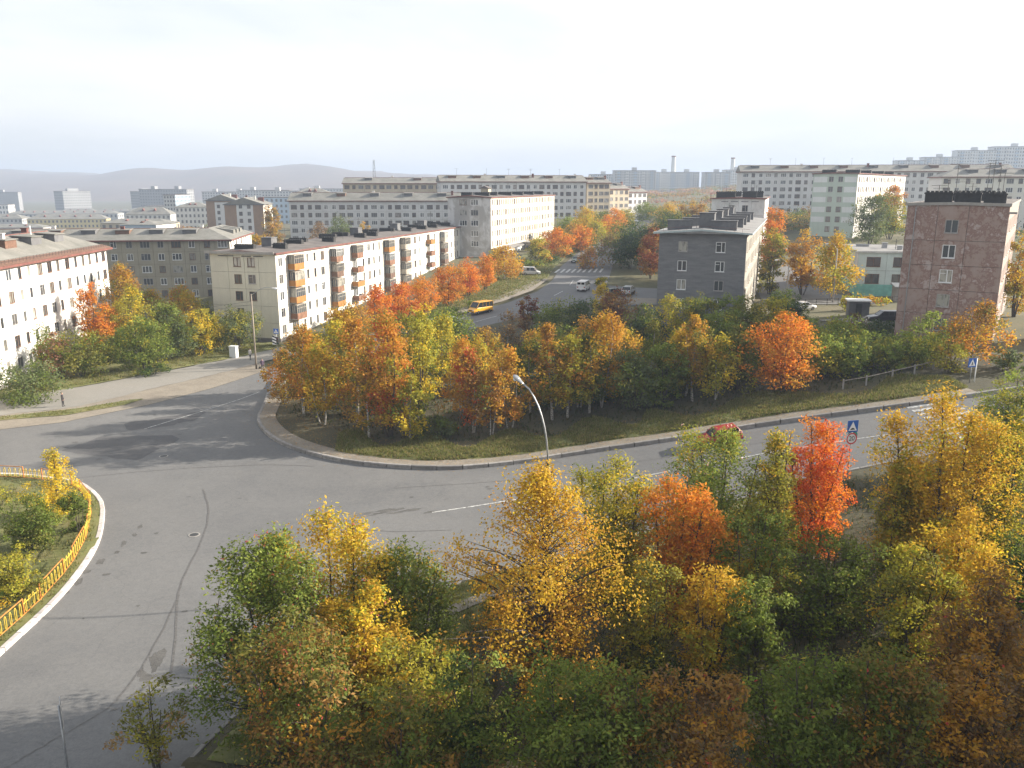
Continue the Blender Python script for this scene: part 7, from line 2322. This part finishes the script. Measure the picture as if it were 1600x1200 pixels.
grass('street_verge_grass', 'grass along the verge of the street below the red rowans', [(-31, 124), (-26, 125.5), (-18, 133), (-8, 143), (-1.5, 153), (3.5, 166), (7.5, 182), (10.3, 201), (3, 215), (-6, 190), (-14, 165), (-24, 145), (-34, 135)], 16000, 0.35, 0.12, gcol, 8, 0.07)

rs_ = np.random.RandomState(77)
bush_i = 0
BUSH = [  # low bushes along the street verge and in the foreground: x, y, height, width, palette, tier, label
 (-14.5, 134.5, 1.7, 4.5, 'green', 1, 'low green hedge bush under the second red rowan by the street'),
 (-10.5, 139.0, 1.6, 4.2, 'dgreen', 1, 'low hedge bush just left of the yellow minibus'),
 (-7.0, 144.8, 1.5, 4.0, 'green', 1, 'low hedge bush behind the yellow minibus'),
 (5.2, 199.5, 1.8, 7.0, 'green', 2, 'green hedge bush beside the street left of the zebra crossing'),
 (9.4, 207.0, 2.0, 7.5, 'dgreen', 2, 'dark green hedge bush beyond the zebra crossing'),
 (13.0, 219.5, 2.0, 7.5, 'green', 2, 'green hedge bush beyond the dark green car'),
 (17.5, 232.0, 2.2, 8.0, 'green', 2, 'green hedge bush along the far street'),
 (22.0, 246.0, 2.2, 8.0, 'olive', 2, 'olive hedge bush along the far street'),
 (18.6, 172.5, 2.6, 4.0, 'yellowgreen', 2, 'round yellow-green bush right of the white minibus'),
 (57.0, 138.0, 2.0, 6.0, 'olivegold', 2, 'yellowish bush between the white roofed kiosk and shed'),
 (63.0, 146.0, 1.5, 7.0, 'gold', 2, 'golden low bush before the concrete lamp pole'),
 (44.0, 134.0, 4.2, 6.0, 'dgreen', 1, 'dark green bush beside the hidden white car'),
 (38.5, 108.0, 3.0, 6.0, 'green', 1, 'green bush at the right foot of the grey house'),
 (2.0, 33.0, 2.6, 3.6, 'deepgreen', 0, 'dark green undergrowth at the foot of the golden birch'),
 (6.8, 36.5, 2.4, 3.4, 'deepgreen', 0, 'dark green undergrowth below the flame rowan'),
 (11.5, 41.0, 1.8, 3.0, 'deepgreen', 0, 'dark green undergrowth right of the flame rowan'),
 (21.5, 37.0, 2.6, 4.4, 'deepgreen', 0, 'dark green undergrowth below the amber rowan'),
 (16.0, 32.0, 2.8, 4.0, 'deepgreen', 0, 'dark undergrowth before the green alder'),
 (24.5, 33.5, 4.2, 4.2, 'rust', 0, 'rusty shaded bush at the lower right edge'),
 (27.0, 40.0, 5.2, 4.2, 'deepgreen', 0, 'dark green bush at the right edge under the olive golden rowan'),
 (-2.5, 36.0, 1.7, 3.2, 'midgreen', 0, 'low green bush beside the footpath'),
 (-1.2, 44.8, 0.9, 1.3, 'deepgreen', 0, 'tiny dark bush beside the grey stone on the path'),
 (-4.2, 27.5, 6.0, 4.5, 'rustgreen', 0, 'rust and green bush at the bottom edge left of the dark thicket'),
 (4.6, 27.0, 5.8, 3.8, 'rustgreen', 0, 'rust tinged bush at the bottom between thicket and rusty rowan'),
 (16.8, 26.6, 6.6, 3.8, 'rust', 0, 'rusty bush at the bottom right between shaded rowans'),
 (3.0, 88.2, 3.9, 4.2, 'dgreen', 1, 'first low added shade-filler bush from the left among the central grove trunks'),  # from here on, dark bushes added in place of shade between the trunks
 (5.3, 90.3, 2.7, 4.3, 'brown', 1, 'second low added shade-filler bush from the left among the central grove trunks'),
 (7.6, 92.3, 2.9, 4.8, 'olive', 1, 'third low added shade-filler bush from the left among the central grove trunks'),
 (9.9, 88.5, 3.2, 4.6, 'dgreen', 1, 'fourth low added shade-filler bush from the left among the central grove trunks'),
 (12.2, 89.7, 3.8, 4.1, 'dgreen', 1, 'fifth low added shade-filler bush from the left among the central grove trunks'),
 (14.5, 91.4, 2.6, 4.3, 'brown', 1, 'sixth low added shade-filler bush from the left among the central grove trunks'),
 (16.8, 88.4, 3.9, 4.5, 'olive', 1, 'seventh low added shade-filler bush from the left among the central grove trunks'),
 (19.1, 89.6, 3.0, 5.2, 'dgreen', 1, 'eighth low added shade-filler bush from the left among the central grove trunks'),
 (21.4, 91.2, 3.5, 4.5, 'dgreen', 1, 'ninth low added shade-filler bush from the left among the central grove trunks'),
 (23.7, 88.7, 3.1, 4.8, 'brown', 1, 'tenth low added shade-filler bush from the left among the central grove trunks'),
 (26.0, 90.1, 3.5, 5.1, 'olive', 1, 'eleventh low added shade-filler bush from the left among the central grove trunks'),
 (28.3, 91.8, 2.8, 4.1, 'dgreen', 1, 'twelfth low added shade-filler bush from the left among the central grove trunks'),
 (30.6, 89.0, 3.3, 4.2, 'dgreen', 1, 'thirteenth low added shade-filler bush from the left among the central grove trunks'),
 (32.9, 90.6, 3.4, 4.9, 'brown', 1, 'fourteenth low added shade-filler bush from the left among the central grove trunks'),
 (35.2, 92.2, 3.0, 4.4, 'olive', 1, 'fifteenth low added shade-filler bush from the left among the central grove trunks'),
 (37.5, 89.0, 2.8, 4.9, 'dgreen', 1, 'sixteenth low added shade-filler bush from the left among the central grove trunks'),
 (-41.0, 62.0, 1.6, 3.4, 'olivegold', 0, 'yellowish low bush at the left edge of the island'),
 (-36.0, 50.0, 2.4, 3.6, 'midgreen', 0, 'green bush at the left image edge inside the fence'),
]
for k, (x, y, Ht, Wd, pal, tier, lab) in enumerate(BUSH):
    tree('bush', lab, x, y, Ht, Wd, 'shrub', pal, tier, 500 + k, None, 'bush')
rs_ = np.random.RandomState(31)
def fallen(name, label, poly, n, dz, size, seed):
    rs = np.random.RandomState(seed)
    X, Y = scatter(poly, n, rs)
    P_ = np.stack([X, Y, hz(X, Y) + dz + rs.rand(len(X)) * 0.02], 1)
    cc = np.array([gold, amber, orange, rust, tan, brown])[rs.randint(0, 6, len(X))] * 0.8
    V_, Q, C_ = leaves(rs, P_, cc, size, size * 0.6, 3.0)
    Zc = np.repeat(P_[:, 2], 4)
    V_[:, 2] = Zc + (V_[:, 2] - Zc) * 0.15
    o = link(name, np_mesh(name, V_, Q, M['leaf'], C_))
    o['kind'] = 'stuff'
    tag(o, label, 'leaves')
fallen('fallen_leaves', 'fallen autumn leaves on the dirt and verge along the grove kerb', offset(k_in, 0.35) + offset(k_in, 6.5)[::-1], 9000, 0.42, 0.13, 41)
fallen('kerb_leaves', 'fallen leaves gathered on the road along the grove kerb', offset(k_in, -1.6) + offset(k_in, -0.1)[::-1], 1500, 0.03, 0.11, 42)
fallen('island_leaves', 'fallen leaves in the grass of the fenced island', offset(ISL, 0.4) + [(-95, 12)], 6000, 0.30, 0.11, 43)
fallen('wood_leaves', 'fallen leaves on the foreground wood floor', [(-13, 30), (-5, 43), (5, 51), (20, 58.5), (45, 62), (45, 22), (-13, 22)], 14000, 0.38, 0.14, 44)
st = root('boulder', 'grey stone beside the footpath in the foreground', 'stone', (-0.6, 45.3, h1(-0.6, 45.3) + 0.45), 0.4)
rb = np.random.RandomState(3)
bm_ = bmesh.new()
bmesh.ops.create_icosphere(bm_, subdivisions=2, radius=0.42)
for v in bm_.verts:
    v.co *= rb.uniform(0.8, 1.15)
    v.co.z *= 0.6
me = bpy.data.meshes.new('stone')
bm_.to_mesh(me)
bm_.free()
me.materials.append(M['kerb'])
link('stone', me, st)

def thicket(name, label, spots, cols_, seed, size, per=60):
    """far wooded slope that reads as one mass: many leaf clumps"""
    rs = np.random.RandomState(seed)
    Pp, Cc = [], []
    for (x, y, r_, hh) in spots:
        z = h1(x, y)
        c0 = cols_[rs.randint(len(cols_))]
        p = rs.normal(size=(per, 3)) * np.array([r_, r_, hh * 0.35]) * 0.45
        p[:, 2] = np.abs(p[:, 2]) + hh * 0.15
        Pp.append(p + np.array([x, y, z]))
        Cc.append(np.repeat(c0[None] * rs.uniform(0.75, 1.25), per, 0))
    V_, Q, C_ = leaves(rs, np.concatenate(Pp), np.concatenate(Cc), size, size * 0.75)
    o = link(name, np_mesh(name, V_, Q, M['leaf'], C_))
    o['kind'] = 'stuff'
    tag(o, label, 'trees')
rs_ = np.random.RandomState(5)
def spots(n, x0, x1, y0, y1, r0, r1, hh):
    return [(rs_.uniform(x0, x1), rs_.uniform(y0, y1), rs_.uniform(r0, r1), rs_.uniform(hh * 0.6, hh * 1.3)) for _ in range(n)]
mix_c = [green, olive, tan, gold, amber, grey, brown, rust]
thicket('slope_thicket', 'hazy autumn scrub on the slope below the far slab blocks', spots(420, 55, 260, 400, 960, 4, 9, 6), [tan, brown, olive, rust, grey, pink], 21, 1.1, 45)
thicket('middle_thicket', 'mixed autumn trees behind the grey house and far street', spots(150, 58, 130, 285, 330, 3.5, 6, 7) + spots(90, 46, 92, 255, 285, 3, 5, 6) + spots(60, 34, 66, 225, 262, 3, 5, 6), mix_c + [green, dgreen], 22, 0.55, 110)
thicket('town_thicket', 'tree crowns between the roofs of the far left town', spots(170, -420, -90, 300, 760, 3, 6, 6) + spots(60, -330, -120, 300, 480, 3, 5, 6) + spots(120, -900, -200, 760, 1300, 5, 10, 8), [orange, amber, olive, brown, green, rust], 23, 0.8, 60)
thicket('right_thicket', 'dark trees on the slope at the right behind the brown house', spots(70, 110, 190, 190, 262, 3, 6, 7), [grey, green, olive, dgreen, gold], 24, 0.6, 90)
thicket('courtyard_thicket', 'trees filling the courtyards behind the olive and cream blocks', spots(40, -120, -40, 215, 290, 3, 5, 5), [olive, gold, green, rust], 25, 0.6, 90)

# ------------------------------------------------------------------ haze
hm = bpy.data.materials.new('haze')
hm.use_nodes = True
hn, hl = hm.node_tree.nodes, hm.node_tree.links
hn.clear()
ho = hn.new('ShaderNodeOutputMaterial')
pv = hn.new('ShaderNodeVolumePrincipled')
pv.inputs['Color'].default_value = (0.53, 0.63, 0.80, 1)
pv.inputs['Density'].default_value = 0.00038
pv.inputs['Anisotropy'].default_value = 0.1
hl.new(pv.outputs['Volume'], ho.inputs['Volume'])
hz_o = MB().box(-5400, 5400, -520, 6400, -60, 136).build('haze', hm)
hz_o['kind'] = 'stuff'
tag(hz_o, 'pale morning haze over the whole town', 'haze')
